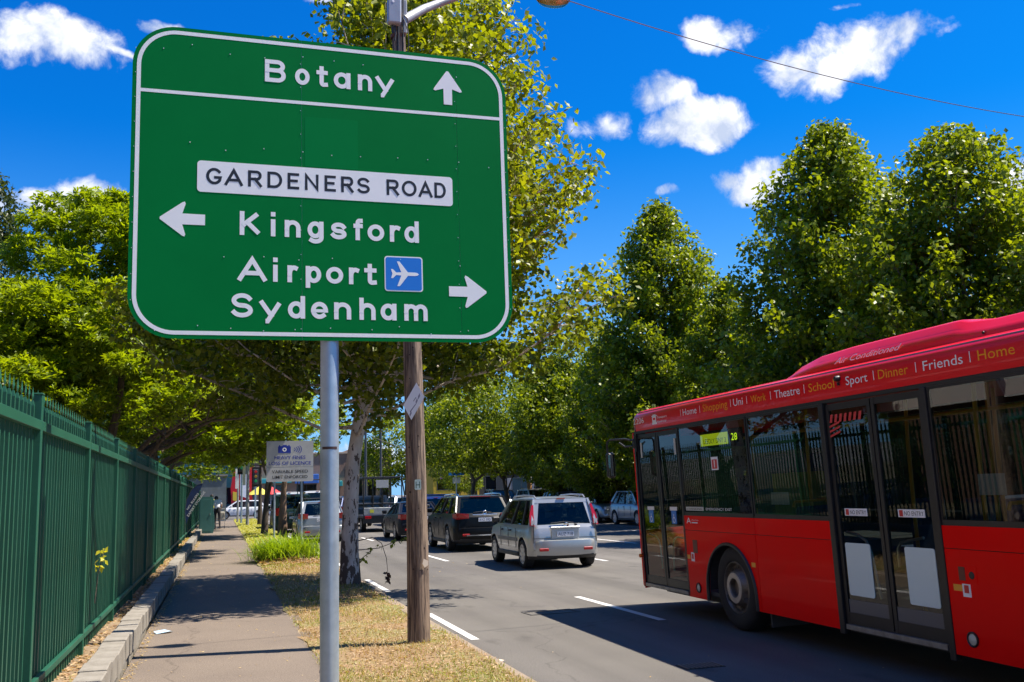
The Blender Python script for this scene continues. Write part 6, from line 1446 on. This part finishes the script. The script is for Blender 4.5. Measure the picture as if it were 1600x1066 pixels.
for k in range(10): MB().box(.1+.26*k, .16+.26*k, -.03, -.005, 3.6, 9.1).build('rib', MATS['wall narrow dark corrugated'[:29]] if 'wall narrow dark corrugated'[:29] in MATS else M_dframe, bs)
bw_ = block('warehouse', 27.8, 46, 98, 112, 6.4, (.25, .25, .27), 'pale grey warehouse seen between the round street trees', [(1, 1, 2, 2, 1), (4, 1, 2, 2, 1), (7, 1, 2, 2, 1)])
# blue skip, small clutter in the yard by the yellow shop
sk = empty('skip_bin', (18.6, 88.5, 0), 'blue steel skip bin in front of the yellow shop', 'bin')
MB().loft([[(-1.0, -.8, .1), (1.0, -.8, .1), (1.0, .8, .1), (-1.0, .8, .1)], [(-1.4, -.9, 1.5), (1.4, -.9, 1.5), (1.4, .9, 1.5), (-1.4, .9, 1.5)]]).build('bin_body', mat('skip_blue', (.04, .14, .40), .5, var=.3, vscale=3), sk)
MB().box(-1.45, 1.45, -.95, -.88, 1.44, 1.56).box(-1.45, 1.45, .88, .95, 1.44, 1.56).build('rim', MATS['skip_blue'], sk)
# grey wall, red pylon sign, teal building to the left of the intersection
gw = empty('boundary_wall', (-.9, 71.2, .1), 'grey rendered wall closing the footpath at the corner', 'wall')
MB().box(-8, 1.25, 0, .3, 0, 3.1).build('wall', mat('wall_grey_blue', (.17, .20, .22), .85, var=.3, vscale=1.5, bump=.2), gw); MB().box(-8, 1.32, -.06, .36, 3.1, 3.2, b=.01).build('coping', M_conc, gw)
te = block('teal_building', -14, 3.0, 122, 134, 11.0, (.02, .11, .14), 'dark teal building far down the side street behind the traffic lights', [(13.2, 1.0, 2, 2, 1), (10, 1, 2, 2, 1)], roofcol=(.05, .12, .14))
wb_ = block('white_building', 3.05, 4.9, 128, 134, 8.6, (.42, .44, .46), 'grey white building slot behind the traffic lights', [(.3, 5, 1.1, 1.6, 0)])
ps = empty('pylon_sign', (1.15, 96, 0), 'big red curved pylon sign with white letters beyond the intersection', 'sign')
o = MB().prism([(-.2, .9), (1.55, .9), (1.7, 1.5), (1.55, 2.2), (1.7, 3.2), (1.7, 4.6), (.3, 4.5), (-.1, 4.0), (-.3, 2.6)], -.2, .2, 'XZ').build('board', mat('pylon_red', (.60, .012, .02), .35), ps)
MB().prism([(.55, 1.9), (1.35, 1.6), (1.35, 3.9), (.55, 4.0)], -.23, -.205, 'XZ').build('white_field', M_wt, o); MB().prism([(-.1, 1.5), (.28, 1.4), (.32, 2.2), (-.1, 2.3)], -.23, -.205, 'XZ').build('yellow_field', mat('pylon_yellow', (.75, .55, .05), .4), o)
for x in (.1, 1.3): MB().box(x, x+.15, -.08, .08, 0, 1).build('leg', M_dframe, ps)
# market umbrellas / bunting stand (coloured)
for (x, y, c, lab) in ((4.4, 93.6, (.55, .03, .03), 'red market umbrella across the intersection'), (3.3, 93.0, (.60, .50, .06), 'yellow market umbrella left of the red one across the intersection')):
    U = empty('market_umbrella', (x, y, 0), lab, 'umbrella'); cm = mat('canopy '+lab[:6], c, .7)
    MB().loft([[(1.1*math.cos(a)*k, 1.1*math.sin(a)*k, 2.7-.75*k) for a in np.linspace(0, 2*math.pi, 9)[:-1]] for k in (.03, .5, 1)], cap=True).build('canopy', cm, U)
    MB().tube([(0, 0, 0), (0, 0, 2.7)], .03, 8).build('post', M_alu, U)
# brick building behind the fence beside the camera (shows in the bus windows)
BR = empty('brick_building', (-6.4, -26, .25), 'brown brick building with a white band behind the fence, mirrored in the bus windows', 'building')
mbk = mat('brick_brown', (.13, .075, .055), .9, var=.4, vscale=6, bump=.3, bscale=30)
Mb = Matrix(((0, 0, 1, 0), (1, 0, 0, 0), (0, 1, 0, 0), (0, 0, 0, 1)))
hl = [(3+4.2*k, 4.3, 1.6, 1.7) for k in range(11)]
wall_with_holes(Mb, 50, 7.4, hl).build('wall', mbk, BR); MB().box(-8, -.26, 0, 50, 0, 7.2).build('walls', mbk, BR)
MB().box(-.02, .14, -.1, 50.1, 2.50, 3.02).build('white_band', mat('band_white', (.62, .61, .58), .7), BR); MB().box(-8.2, .3, -.2, 50.2, 7.4, 7.6).build('roof', MATS['roof_grey'], BR)
for h_ in hl: win(BR, Mb @ Matrix.Translation((h_[0], h_[1], 0)), h_[2], h_[3], M_frame, M_wglass)
# ------------------------------------------------------------ enforcement camera sign on two thin posts
CS = empty('camera_sign', (1.86, 28.6, -.04), 'white sign with a blue camera symbol warning of heavy fines, on two thin steel posts', 'sign')
csW = mat('sign_dull_white', (.50, .51, .52), .5, var=.12, vscale=3, spec=.2); M_ink = mat('sign_blue_ink', (.015, .04, .36), .5)
def up(u, w=0.0, y=-.012): return Matrix(((1, 0, 0, u), (0, 0, -1, y), (0, 1, 0, w), (0, 0, 0, 1)))
ctilt = MB().prism(rrect(0, 2.90, 1.30, .72, .05, 5), -.006, 0, 'XZ').build('panel', csW, CS)
c2_ = MB().prism(rrect(0, 2.325, 1.30, .40, .04, 5), -.006, 0, 'XZ').build('panel', csW, CS)
MB().box(-.655, .655, .001, .03, 2.5, 2.56).box(-.655, .655, .001, .03, 3.24, 3.27).build('bracket', M_alu, CS)
cm_ = [(-.33, 2.93), (.02, 2.93), (.02, 3.11), (-.01, 3.12), (-.015, 3.15), (-.05, 3.15), (-.055, 3.125), (-.08, 3.13), (-.10, 3.155), (-.20, 3.155), (-.225, 3.125), (-.27, 3.12), (-.275, 3.15), (-.31, 3.15), (-.315, 3.12), (-.335, 3.11)]
k_ = MB().prism(cm_, -.0095, -.0070, 'XZ').build('camera_symbol', M_ink, CS)
MB().lathe([(.028, 0), (.058, 0)], 20, axis='Y', M=Matrix.Translation((-.155, -.0105, 3.025))).build('lens_ring', M_swhite, k_, fix=False)
for k, (x, r_) in enumerate(((.12, .05), (.17, .075), (.22, .10), (.27, .12))):
    rb = MB(); ribbon(rb, arc(x-r_*.6, 3.025, r_, r_, -55, 55, 8), .020, 0); rb.v = [(a, -.0095, b) for a, b, c in rb.v]; rb.build('wave_symbol', M_ink, CS, fix=False)
def sline(s, x0, x1, z, h, mt):
    t = text(s, CS, mt, up(x0, z, -.0085), x1-x0, h, depth=0, bold=.012)
sline('HEAVY FINES', -.43, .43, 2.755, .098, M_ink); sline('LOSS OF LICENCE', -.585, .585, 2.595, .10, M_ink)
sline('VARIABLE SPEED', -.50, .50, 2.365, .088, M_black); sline('LIMIT ENFORCED', -.48, .49, 2.215, .088, M_black)
for x in (-.42, .33): MB().tube([(x, .045, -.3), (x, .045, 3.2)], .028, 10).build('post', M_galv, CS, smooth=True)

# ------------------------------------------------------------ strappy grass clump
GC = empty('grass_clump', (1.50, 24.4, .20), 'bright green strappy grass clump on the verge in front of the camera sign', 'plant')
rg = np.random.default_rng(8); V = []; F = []; tn = []
for i in range(2400):
    cx, cy = rg.normal(0, .30), rg.normal(0, .34); az = rg.uniform(0, 2*math.pi) if rg.uniform() < .35 else math.atan2(cy, cx)+rg.normal(0, .7)
    L = rg.uniform(.45, .85); w = rg.uniform(.006, .012); d = np.array([math.cos(az), math.sin(az)]); s_ = np.array([-d[1], d[0]])
    th = rg.uniform(.05, .85); bend = rg.uniform(.8, 2.1); px_, pz_ = 0.0, 0.0; P = [(cx, cy, 0)]
    for k in range(6):
        a_ = th+bend*((k+.5)/6)**1.4; px_ += L/6*math.sin(a_); pz_ += L/6*math.cos(a_); P.append((cx+d[0]*px_, cy+d[1]*px_, max(pz_, .01)))
    b = len(V)
    for k, (x, y, z) in enumerate(P):
        ww = w*(1-(k/6)**2*.92); V += [(x-s_[0]*ww, y-s_[1]*ww, z), (x+s_[0]*ww, y+s_[1]*ww, z)]
    for k in range(6): F.append((b+2*k, b+2*k+1, b+2*k+3, b+2*k+2)); tn.append(np.clip(rg.normal(.55, .25), 0, 1))
inst('leaves', npmesh('leaves', V, F, leafmat('strap_leaf', (.06, .13, .006), (.27, .38, .02), .42), tn), GC)

# ------------------------------------------------------------ verge grass, straw, leaf litter
def blades(name, n, xr, yr, mt, h=(.02, .06), w=.003, flat=.5, seed=1, dens=None, z0=None, ypow=1.6):
    rg = np.random.default_rng(seed); x = rg.uniform(*xr, n); y = yr[0]+(yr[1]-yr[0])*rg.uniform(0, 1, n)**ypow
    if dens is not None: k = np.array([dens(a, b) for a, b in zip(x, y)]) > rg.uniform(0, 1, n); x, y = x[k], y[k]
    n = len(x); z = np.array([hgt(a, b) for a, b in zip(x, y)]) if z0 is None else np.full(n, z0)
    az = rg.uniform(0, 2*math.pi, n); L = rg.uniform(*h, n); tilt = rg.uniform(.1, 1.2, n)*flat+.15
    sc = 1+np.clip((y-9)/14, 0, 2.5); L = L*(1+.3*(sc-1)); ww = w*sc
    d = np.stack([np.cos(az)*np.sin(tilt), np.sin(az)*np.sin(tilt), np.cos(tilt)], 1); s_ = np.stack([-np.sin(az), np.cos(az), 0*az], 1)
    p = np.stack([x, y, z-.003], 1); m = p+d*L[:, None]*.55; t = p+d*L[:, None]+np.stack([np.cos(az), np.sin(az), -1*np.ones(n)], 1)*(L*.18)[:, None]
    V = np.stack([p-s_*ww[:, None], p+s_*ww[:, None], m+s_*ww[:, None]*.7, t, m-s_*ww[:, None]*.7], 1).reshape(-1, 3)
    b = np.arange(n)*5; F = np.stack([np.stack([b, b+1, b+2], 1), np.stack([b, b+2, b+4], 1), np.stack([b+4, b+2, b+3], 1)], 1).reshape(-1, 3)
    tone = np.repeat(np.clip(rg.normal(.5, .25, n), 0, 1), 3)
    o = inst(name, npmesh(name, V, F, mt, tone)); o['kind'] = 'stuff'; return o
def patch(x, y): return max(0.0, min(1, .5+.5*math.sin(x*3.1+y*1.3+math.sin(y*2.2))*math.sin(y*1.9-x*2.7)+.35*math.sin(y*.8+2)))
blades('green_grass', 34000, (.86, 2.38), (7.5, 34), leafmat('grass_green', (.09, .11, .012), (.30, .32, .04), .35), (.02, .07), .0028, .8, 11, lambda a, b: patch(a, b)**1.5)
blades('dry_grass', 62000, (.86, 2.38), (7.5, 34), leafmat('grass_dry', (.19, .125, .06), (.50, .37, .20), .25), (.02, .075), .0024, 1.25, 12, lambda a, b: (1-.6*patch(a, b))*max(.12, min(1, .72+.75*math.sin(a*4.3+b*.9+1)*math.sin(b*1.37-a*1.9))))
blades('far_grass', 30000, (.9, 2.30), (30, 72), leafmat('grass_far', (.22, .24, .04), (.50, .48, .12), .3), (.04, .10), .006, .7, 13, ypow=1.0)
blades('weeds', 4500, (-1.65, -1.03), (6.5, 40), leafmat('weed', (.14, .16, .03), (.45, .42, .12), .3), (.02, .06), .003, 1.0, 14, lambda a, b: patch(a*2, b*1.7)**3, z0=.29)
def litter(name, n, xr, yr, cols, size, seed, zf, ypow=1.5):
    rg = np.random.default_rng(seed); x = rg.uniform(*xr, n); y = yr[0]+(yr[1]-yr[0])*rg.uniform(0, 1, n)**ypow
    z = np.array([zf(a, b) for a, b in zip(x, y)]); az = rg.uniform(0, 2*math.pi, n); L = rg.uniform(size*.5, size, n)*(1+np.clip((y-12)/25, 0, 1)); cu = rg.uniform(.1, .5, n)
    d = np.stack([np.cos(az), np.sin(az), 0*az], 1); s_ = np.stack([-np.sin(az), np.cos(az), 0*az], 1); up_ = np.array([0, 0, 1.0]); W_ = L*rg.uniform(.25, .55, n)
    p = np.stack([x, y, z+.004], 1)
    V = np.stack([p, p+d*(L*.5)[:, None]+s_*(W_/2)[:, None]+up_*(L*cu*.5)[:, None], p+d*L[:, None]+up_*(L*cu*.25)[:, None], p+d*(L*.5)[:, None]-s_*(W_/2)[:, None]+up_*(L*cu*.35)[:, None]], 1).reshape(-1, 3)
    b = np.arange(n)*4; F = np.stack([np.stack([b, b+1, b+2], 1), np.stack([b, b+2, b+3], 1)], 1).reshape(-1, 3)
    o = inst(name, npmesh(name, V, F, leafmat(name+'_mat', *cols, .15), np.repeat(rg.uniform(0, 1, n), 2))); o['kind'] = 'stuff'
brown = ((.20, .10, .05), (.62, .45, .27))
litter('leaf_litter', 8200, (.9, 2.36), (7.5, 32), brown, .055, 21, hgt)
litter('clump_litter', 1500, (.9, 2.3), (22.9, 24.2), ((.25, .14, .08), (.62, .45, .32)), .10, 22, hgt, 1.0)
litter('fence_litter', 5200, (-1.62, -1.03), (6.5, 45), brown, .075, 23, lambda a, b: .300-.0009*max(0, b-9))
litter('path_litter', 240, (-.80, .88), (7.5, 40), ((.30, .18, .06), (.70, .55, .28)), .035, 24, lambda a, b: .147)
litter('path_edge_litter', 900, (-.80, -.70), (7.5, 45), ((.25, .16, .06), (.65, .48, .20)), .045, 25, lambda a, b: .147)
litter('gutter_litter', 500, (2.46, 2.66), (7.5, 40), brown, .05, 26, lambda a, b: .004)
litter('road_litter', 120, (2.8, 12), (7.5, 40), ((.35, .20, .05), (.65, .50, .25)), .045, 27, lambda a, b: .002)
# few singled-out bits
wrp = empty('wrapper', (-.62, 12.3, .15), 'crumpled pale blue plastic wrapper on the footpath near the edging blocks', 'litter')
MB().add([(-.06, -.08, .0), (.09, -.05, .02), (.12, .05, .0), (.02, .02, .035), (-.05, .09, .012), (-.1, .02, .02)], [(0, 1, 3), (1, 2, 3), (3, 4, 5), (0, 3, 5), (2, 4, 3)]).build('film', mat('film_blue', (.45, .60, .72), .3), wrp, fix=False)
pw = empty('drink_can', (-.98, 19.4, .33), 'small pink and white carton lying on the soil beside the fence', 'litter')
MB().box(-.03, .03, -.09, .09, 0, .05, b=.01).build('carton', mat('carton_pink', (.62, .20, .28), .5), pw); MB().box(-.031, .031, -.03, .03, .048, .052).build('band', M_swhite, pw)
lf = empty('fallen_leaf', (2.62, 9.5, .006), 'pale curled plane leaf lying in the gutter at the bottom of the view', 'leaf')
MB().add([(0, 0, 0), (.05, .02, .02), (.08, .06, .008), (.04, .06, .02), (.03, .11, .015), (0, .07, .025), (-.04, .10, .01), (-.035, .05, .02), (-.09, .04, .012), (-.04, .01, .02)], [(0, 1, 3), (1, 2, 3), (0, 3, 5), (3, 4, 5), (0, 5, 7), (5, 6, 7), (0, 7, 9), (7, 8, 9)]).build('blade', mat('leaf_pale', (.62, .52, .40), .8), lf, fix=False)

# ------------------------------------------------------------ utility cabinet, flag, walkers
UC = empty('utility_cabinet', (-.62, 47.0, .15), 'teal green steel utility cabinet standing against the end of the fence', 'cabinet')
MB().prism([(-.32, 0), (.30, 0), (.36, .25), (.34, .75), (.30, .95), (.32, 1.45), (.24, 1.62), (-.28, 1.62), (-.32, 1.55)], -.28, .28, 'XZ').build('body', mat('cabinet_teal', (.05, .165, .155), .45, var=.2, vscale=2), UC)
MB().box(-.27, .22, -.292, -.281, .1, 1.5, b=.003).build('door', MATS['cabinet_teal'], UC); MB().box(.15, .18, -.31, -.29, .8, .9).build('handle', M_alu, UC)
FL = empty('feather_flag', (-.98, 33.0, .52), 'dark blue feather flag with white lettering leaning over the fence', 'flag'); FL.scale = (.62, .62, .62)
fp = [(-.10, .75), (-.16, 1.4), (-.08, 2.0), (.12, 2.45), (.40, 2.72), (.66, 2.78), (.62, 2.62), (.45, 2.25), (.22, 1.75), (.06, 1.2)]
fl_ = MB().prism([(a, b-.15) for a, b in fp], -.008, .008, 'XZ').build('flag_cloth', mat('flag_navy', (.012, .035, .12), .8, var=.3, vscale=4), FL)
Rt = Matrix.Rotation(R_(-0), 4, 'Z')
def ftext(s, x, z, w, h):
    a = R_(57); text(s, fl_, M_swhite, Matrix(((math.cos(a), -math.sin(a), 0, x), (0, 0, -1, -.012), (math.sin(a), math.cos(a), 0, z), (0, 0, 0, 1))), w, h, depth=0)
ftext('EXPERT STORAGE', .02, .98, 1.45, .12); ftext('NO. RULERS', -.02, 1.32, .95, .10)
MB().tube([(-.14, 0, -.1), (-.17, 0, 1.3), (-.10, 0, 1.9), (.12, 0, 2.33), (.45, 0, 2.6), (.70, 0, 2.64)], .014, 6).build('flag_pole', M_dframe, FL, smooth=True)
def person(loc, rot, label, pose, shirt, trouser, skin=(.40, .24, .17), hair=(.02, .016, .012), h=1.72):
    """pose: dict of joints in metres (x right, y forward, z up); body is one skinned surface"""
    root = empty('person', loc, label, 'person', None, (0, 0, rot))
    J = dict(pelvis=(0, 0, .95), waist=(0, .02, 1.10), chest=(0, .06, 1.34), neck=(0, .09, 1.50), headb=(0, .11, 1.58), head=(0, .12, 1.68),
             hl=(-.10, 0, .90), kl=(-.11, .08, .50), al=(-.11, -.06, .09), tl=(-.12, .10, .04), hr=(.10, 0, .90), kr=(.11, -.02, .50), ar=(.11, -.18, .12), tr=(.12, -.04, .05),
             sl=(-.19, .06, 1.42), el=(-.24, .04, 1.14), wl=(-.22, .16, .90), ml=(-.21, .22, .83), sr=(.19, .06, 1.42), er=(.24, .04, 1.14), wr=(.22, .16, .90), mr=(.21, .22, .83))
    J.update(pose)
    rad = dict(pelvis=.145, waist=.125, chest=.15, neck=.055, headb=.065, head=.095, hl=.095, kl=.06, al=.042, tl=.035, hr=.095, kr=.06, ar=.042, tr=.035, sl=.06, el=.042, wl=.028, ml=.03, sr=.06, er=.042, wr=.028, mr=.03)
    names = list(J); E = [('pelvis', 'waist'), ('waist', 'chest'), ('chest', 'neck'), ('neck', 'headb'), ('headb', 'head'), ('pelvis', 'hl'), ('hl', 'kl'), ('kl', 'al'), ('al', 'tl'), ('pelvis', 'hr'), ('hr', 'kr'), ('kr', 'ar'), ('ar', 'tr'), ('chest', 'sl'), ('sl', 'el'), ('el', 'wl'), ('wl', 'ml'), ('chest', 'sr'), ('sr', 'er'), ('er', 'wr'), ('wr', 'mr')]
    me = bpy.data.meshes.new('body'); me.from_pydata([J[n] for n in names], [(names.index(a), names.index(b)) for a, b in E], [])
    o = bpy.data.objects.new('tmp', me); COL.objects.link(o); sk = o.modifiers.new('s', 'SKIN'); ss = o.modifiers.new('u', 'SUBSURF'); ss.levels = 1; ss.render_levels = 1
    for i, n in enumerate(names): me.skin_vertices[0].data[i].radius = (rad[n],)*2; me.skin_vertices[0].data[i].use_root = (n == 'pelvis')
    dg = bpy.context.evaluated_depsgraph_get(); bm_ = bpy.data.meshes.new_from_object(o.evaluated_get(dg)); bpy.data.objects.remove(o)
    ms = [mat('skin %.2f' % skin[0], skin, .6), mat('shirt '+label[:18], shirt, .85), mat('trousers '+label[:18], trouser, .85)]
    bm_.materials.clear()
    for m in ms: bm_.materials.append(m)
    N_ = Vector(J['neck']); P_ = Vector(J['pelvis'])
    for p in bm_.polygons:
        c = p.center; d = {n: (c-Vector(J[n])).length for n in names}; n = min(d, key=d.get)
        p.material_index = 2 if n in ('pelvis', 'hl', 'kl', 'al', 'hr', 'kr', 'ar', 'tl', 'tr') else (0 if n in ('neck', 'headb', 'head', 'wl', 'ml', 'wr', 'mr', 'el', 'er') and (c-N_).length > .05 else 1)
        p.use_smooth = True
    inst('body', bm_, root)
    hp = Vector(J['head'])
    MB().lathe([(0, .115), (.06, .10), (.095, .05), (.105, -.01), (.09, -.06), (0, -.05)], 14, M=Matrix.Translation(hp+Vector((0, -.025, .0)))).build('hair', mat('hair_dark', hair, .7), root, smooth=True)
    for sx in (-1, 1): MB().box(sx*.11-.045, sx*.11+.045, J['al' if sx < 0 else 'ar'][1]-.06, J['al' if sx < 0 else 'ar'][1]+.18, J['al' if sx < 0 else 'ar'][2]-.09, J['al' if sx < 0 else 'ar'][2]-.01, b=.02).build('shoe', M_black, root)
    return root
person((-.17, 52.5, .15), .15, 'person in a white shirt and black trousers walking away beside the cabinet', dict(waist=(0, .06, 1.12), chest=(0, .20, 1.34), neck=(0, .30, 1.46), headb=(0, .37, 1.50), head=(.0, .43, 1.55), sl=(-.19, .20, 1.40), sr=(.19, .20, 1.40), el=(-.25, .24, 1.12), er=(.25, .24, 1.12), wl=(-.20, .40, .95), wr=(.20, .40, .95), ml=(-.19, .46, .92), mr=(.19, .46, .92)), (.62, .62, .68), (.012, .012, .015))
person((-.52, 60.5, .15), -.1, 'person in a yellow vest seen just past the cabinet', {}, (.62, .56, .02), (.03, .03, .04))
PT = empty('shopping_trolley', (-.02, 53.4, .15), 'pale shopping trolley pushed by the walker in the white shirt', 'trolley')
MB().box(-.22, .22, -.1, .4, .45, .85, b=.03).build('bag', mat('trolley_bag', (.45, .42, .36), .8, var=.4, vscale=6), PT); MB().tube([(-.22, -.15, 1.0), (.22, -.15, 1.0)], .015, 6).build('handle', M_alu, PT)
for sx in (-1, 1): MB().tube([(sx*.22, -.15, 1.0), (sx*.22, .0, .1), (sx*.22, .4, .1)], .012, 6).build('frame', M_alu, PT); MB().lathe([(0, -.015), (.08, -.015), (.08, .015), (0, .015)], 14, axis='X', M=Matrix.Translation((sx*.22, .0, .08))).build('wheel', M_rub, PT)

# ------------------------------------------------------------ traffic lights, masts, posts at the intersection
def tlight(x, y, label, h=3.6, arm=False):
    T = empty('traffic_light', (x, y, .14), label, 'traffic light', 'traffic lights at the intersection')
    MB().tube([(0, 0, -.2), (0, 0, h)], .06, 10).build('post', M_galv, T, smooth=True)
    hd = MB().box(-.17, .17, -.30, -.10, h-1.15, h-.1, b=.02).build('lamp_head', M_dframe, T)
    MB().box(-.25, .25, -.10, -.085, h-1.3, h+.05).build('backboard', mat('target_board', (.01, .01, .01), .6), T)
    for k, c in enumerate(((.5, .02, .02), (.35, .2, .02), (.02, .3, .1))): MB().lathe([(0, -.02), (.09, -.02), (.10, .0)], 14, axis='Y', M=Matrix.Translation((0, -.30, h-.28-.32*k))).build('lens', mat('lens %d' % k if False else 'lens '+'ray'[k], c, .3), hd)
    return T
tlight(1.15, 60.0, 'slim traffic light post on the verge, left of the grey service pole', 4.2)
tlight(2.3, 71.5, 'traffic light at the kerb corner past the thin verge tree', 3.6)
tlight(11.4, 94.0, 'traffic light across the intersection behind the tray truck', 3.9)
SPo = empty('service_pole', (1.38, 55.4, .15), 'grey service pole on the verge carrying a white notice and crossarm', 'pole')
MB().tube([(0, 0, -.2), (0, 0, 8.0)], .085, 12).build('post', M_weld, SPo, smooth=True)
MB().box(-1.6, .9, -.04, .04, 4.35, 4.43).build('crossarm', M_weld, SPo); MB().box(-.28, -.12, -.12, -.09, 2.2, 3.6).build('notice', mat('notice_cream', (.60, .58, .45), .6), SPo)
W2_ = empty('white_marker_post', (.98, 62.5, .15), 'post with a tall narrow white panel left of the service pole', 'post')
MB().tube([(0, 0, 0), (0, 0, 4.3)], .06, 8).build('post', M_weld, W2_, smooth=True); MB().box(-.16, .02, -.1, -.07, 2.1, 3.3).build('panel', M_swhite, W2_)
for (x, y, h, lb) in ((9.6, 88.0, 8.6, 'tall slim steel mast right of the mottled tree trunk'), (12.6, 90, 8.2, 'steel mast nearest the timber pole beyond the truck'), (14.3, 92, 9.0, 'steel mast just left of the timber pole, with curved cables')):
    Mt = empty('mast', (x, y, 0), lb, 'mast', 'steel masts beyond the intersection'); MB().tube([(0, 0, 0), (0, 0, h)], .11, 8).build('post', M_dframe, Mt, smooth=True); MB().lathe([(0, h+.2), (.2, h+.05), (.2, h-.1), (0, h-.15)], 10).build('cap', M_dframe, Mt, smooth=True)
for k, (a, b, s_) in enumerate((((9.6, 88, 6.4), (12.6, 90, 7.6), -.5), ((12.6, 90, 7.4), (14.3, 92, 8.6), .4), ((12.6, 90, 7.2), (22, 92, 5.2), .6), ((18.0, 12, 6.9), (21.5, 44, 6.0), .8), ((18.0, 12, 6.5), (21.5, 44, 5.6), .9))):
    a, b = Vector(a), Vector(b); pts = [a.lerp(b, i/16)-Vector((0, 0, 4*s_*(i/16)*(1-i/16))) for i in range(17)]
    tag(MB().tube(pts, .022 if k > 2 else .035, 5).build('overhead_cable', MATS['cable_black'], smooth=True), ['curved cable from the left mast to the middle mast', 'curved cable between the two masts left of the timber pole', 'cable running right from the middle mast to the yellow shop', 'upper of the two cables in front of the plane trees at the right', 'lower of the two cables in front of the plane trees at the right'][k], 'cable')
for (x, y, h, lb) in ((16.4, 66.0, 5.0, 'orange brown timber street pole behind the small silver wagon'),):
    Mt = empty('street_pole', (19.4, 62.0, .14), lb, 'pole'); MB().tube([(0, 0, 0), (0, 0, 7.5)], .16, 10).build('timber', mat('orange_timber', (.42, .22, .09), .85, var=.4, vscale=6, stretch=(4, 4, .4)), Mt, smooth=True)
    MB().tube([(0, -.2, 2.1), (0, -.2, 2.5)], .1, 6).build('notice', M_swhite, Mt)
# small shoot growing through the fence
SH = empty('fence_weed', (-1.12, 10.35, 1.05), 'small yellow green shoot growing through the fence pickets', 'plant')
MB().tube([(-.02, 0, -.35), (0, 0, -.1), (.03, .02, .06), (.05, .05, .16)], .004, 5).build('stem', M_bark, SH)
inst('leaves', leaf_mesh('leaves', np.array([(0, 0, 0), (.02, .02, .05), (.04, .04, .13)]), .06, 6, .04, leafmat('shoot_yellow', (.30, .32, .02), (.62, .58, .04), .4), 'plane', np.random.default_rng(3)), SH)

for (x, y, h_, lab, base, col) in ((3.6, 55.6, 0, 'grey sedan queued ahead of the dark green four wheel drive', SED, (.14, .15, .16)), (9.6, 54.2, 0, 'white wagon two places ahead of the blue hatchback', XT, (.70, .71, .72)), (6.9, 55.0, 0, 'dark blue wagon ahead of the tray truck', XT, (.02, .03, .08)), (9.7, 64.5, 0, 'silver sedan at the stop line in the third lane', SED, (.38, .40, .42))):
    pn = paint('queue paint '+lab[:9], col, .3, .3)
    make_car('sedan' if base is SED else 'wagon', (x, y, 0), h_, lab, 'car', 'cars driving away on the road', dict(base, paint=pn, **({'roofpaint': pn, 'bumpmat': pn} if base is XT else {})))
AB = empty('street_name_sign', (17.2, 73.6, .14), 'post with small blue and white street signs at the far corner by the yellow shop', 'sign')
MB().tube([(0, 0, -.1), (0, 0, 3.2)], .04, 8).build('post', M_galv, AB, smooth=True); MB().box(-.6, .6, -.06, -.045, 2.8, 3.0).build('blade', M_sblue, AB); MB().box(-.3, .3, -.06, -.045, 2.2, 2.65).build('plate', M_swhite, AB)
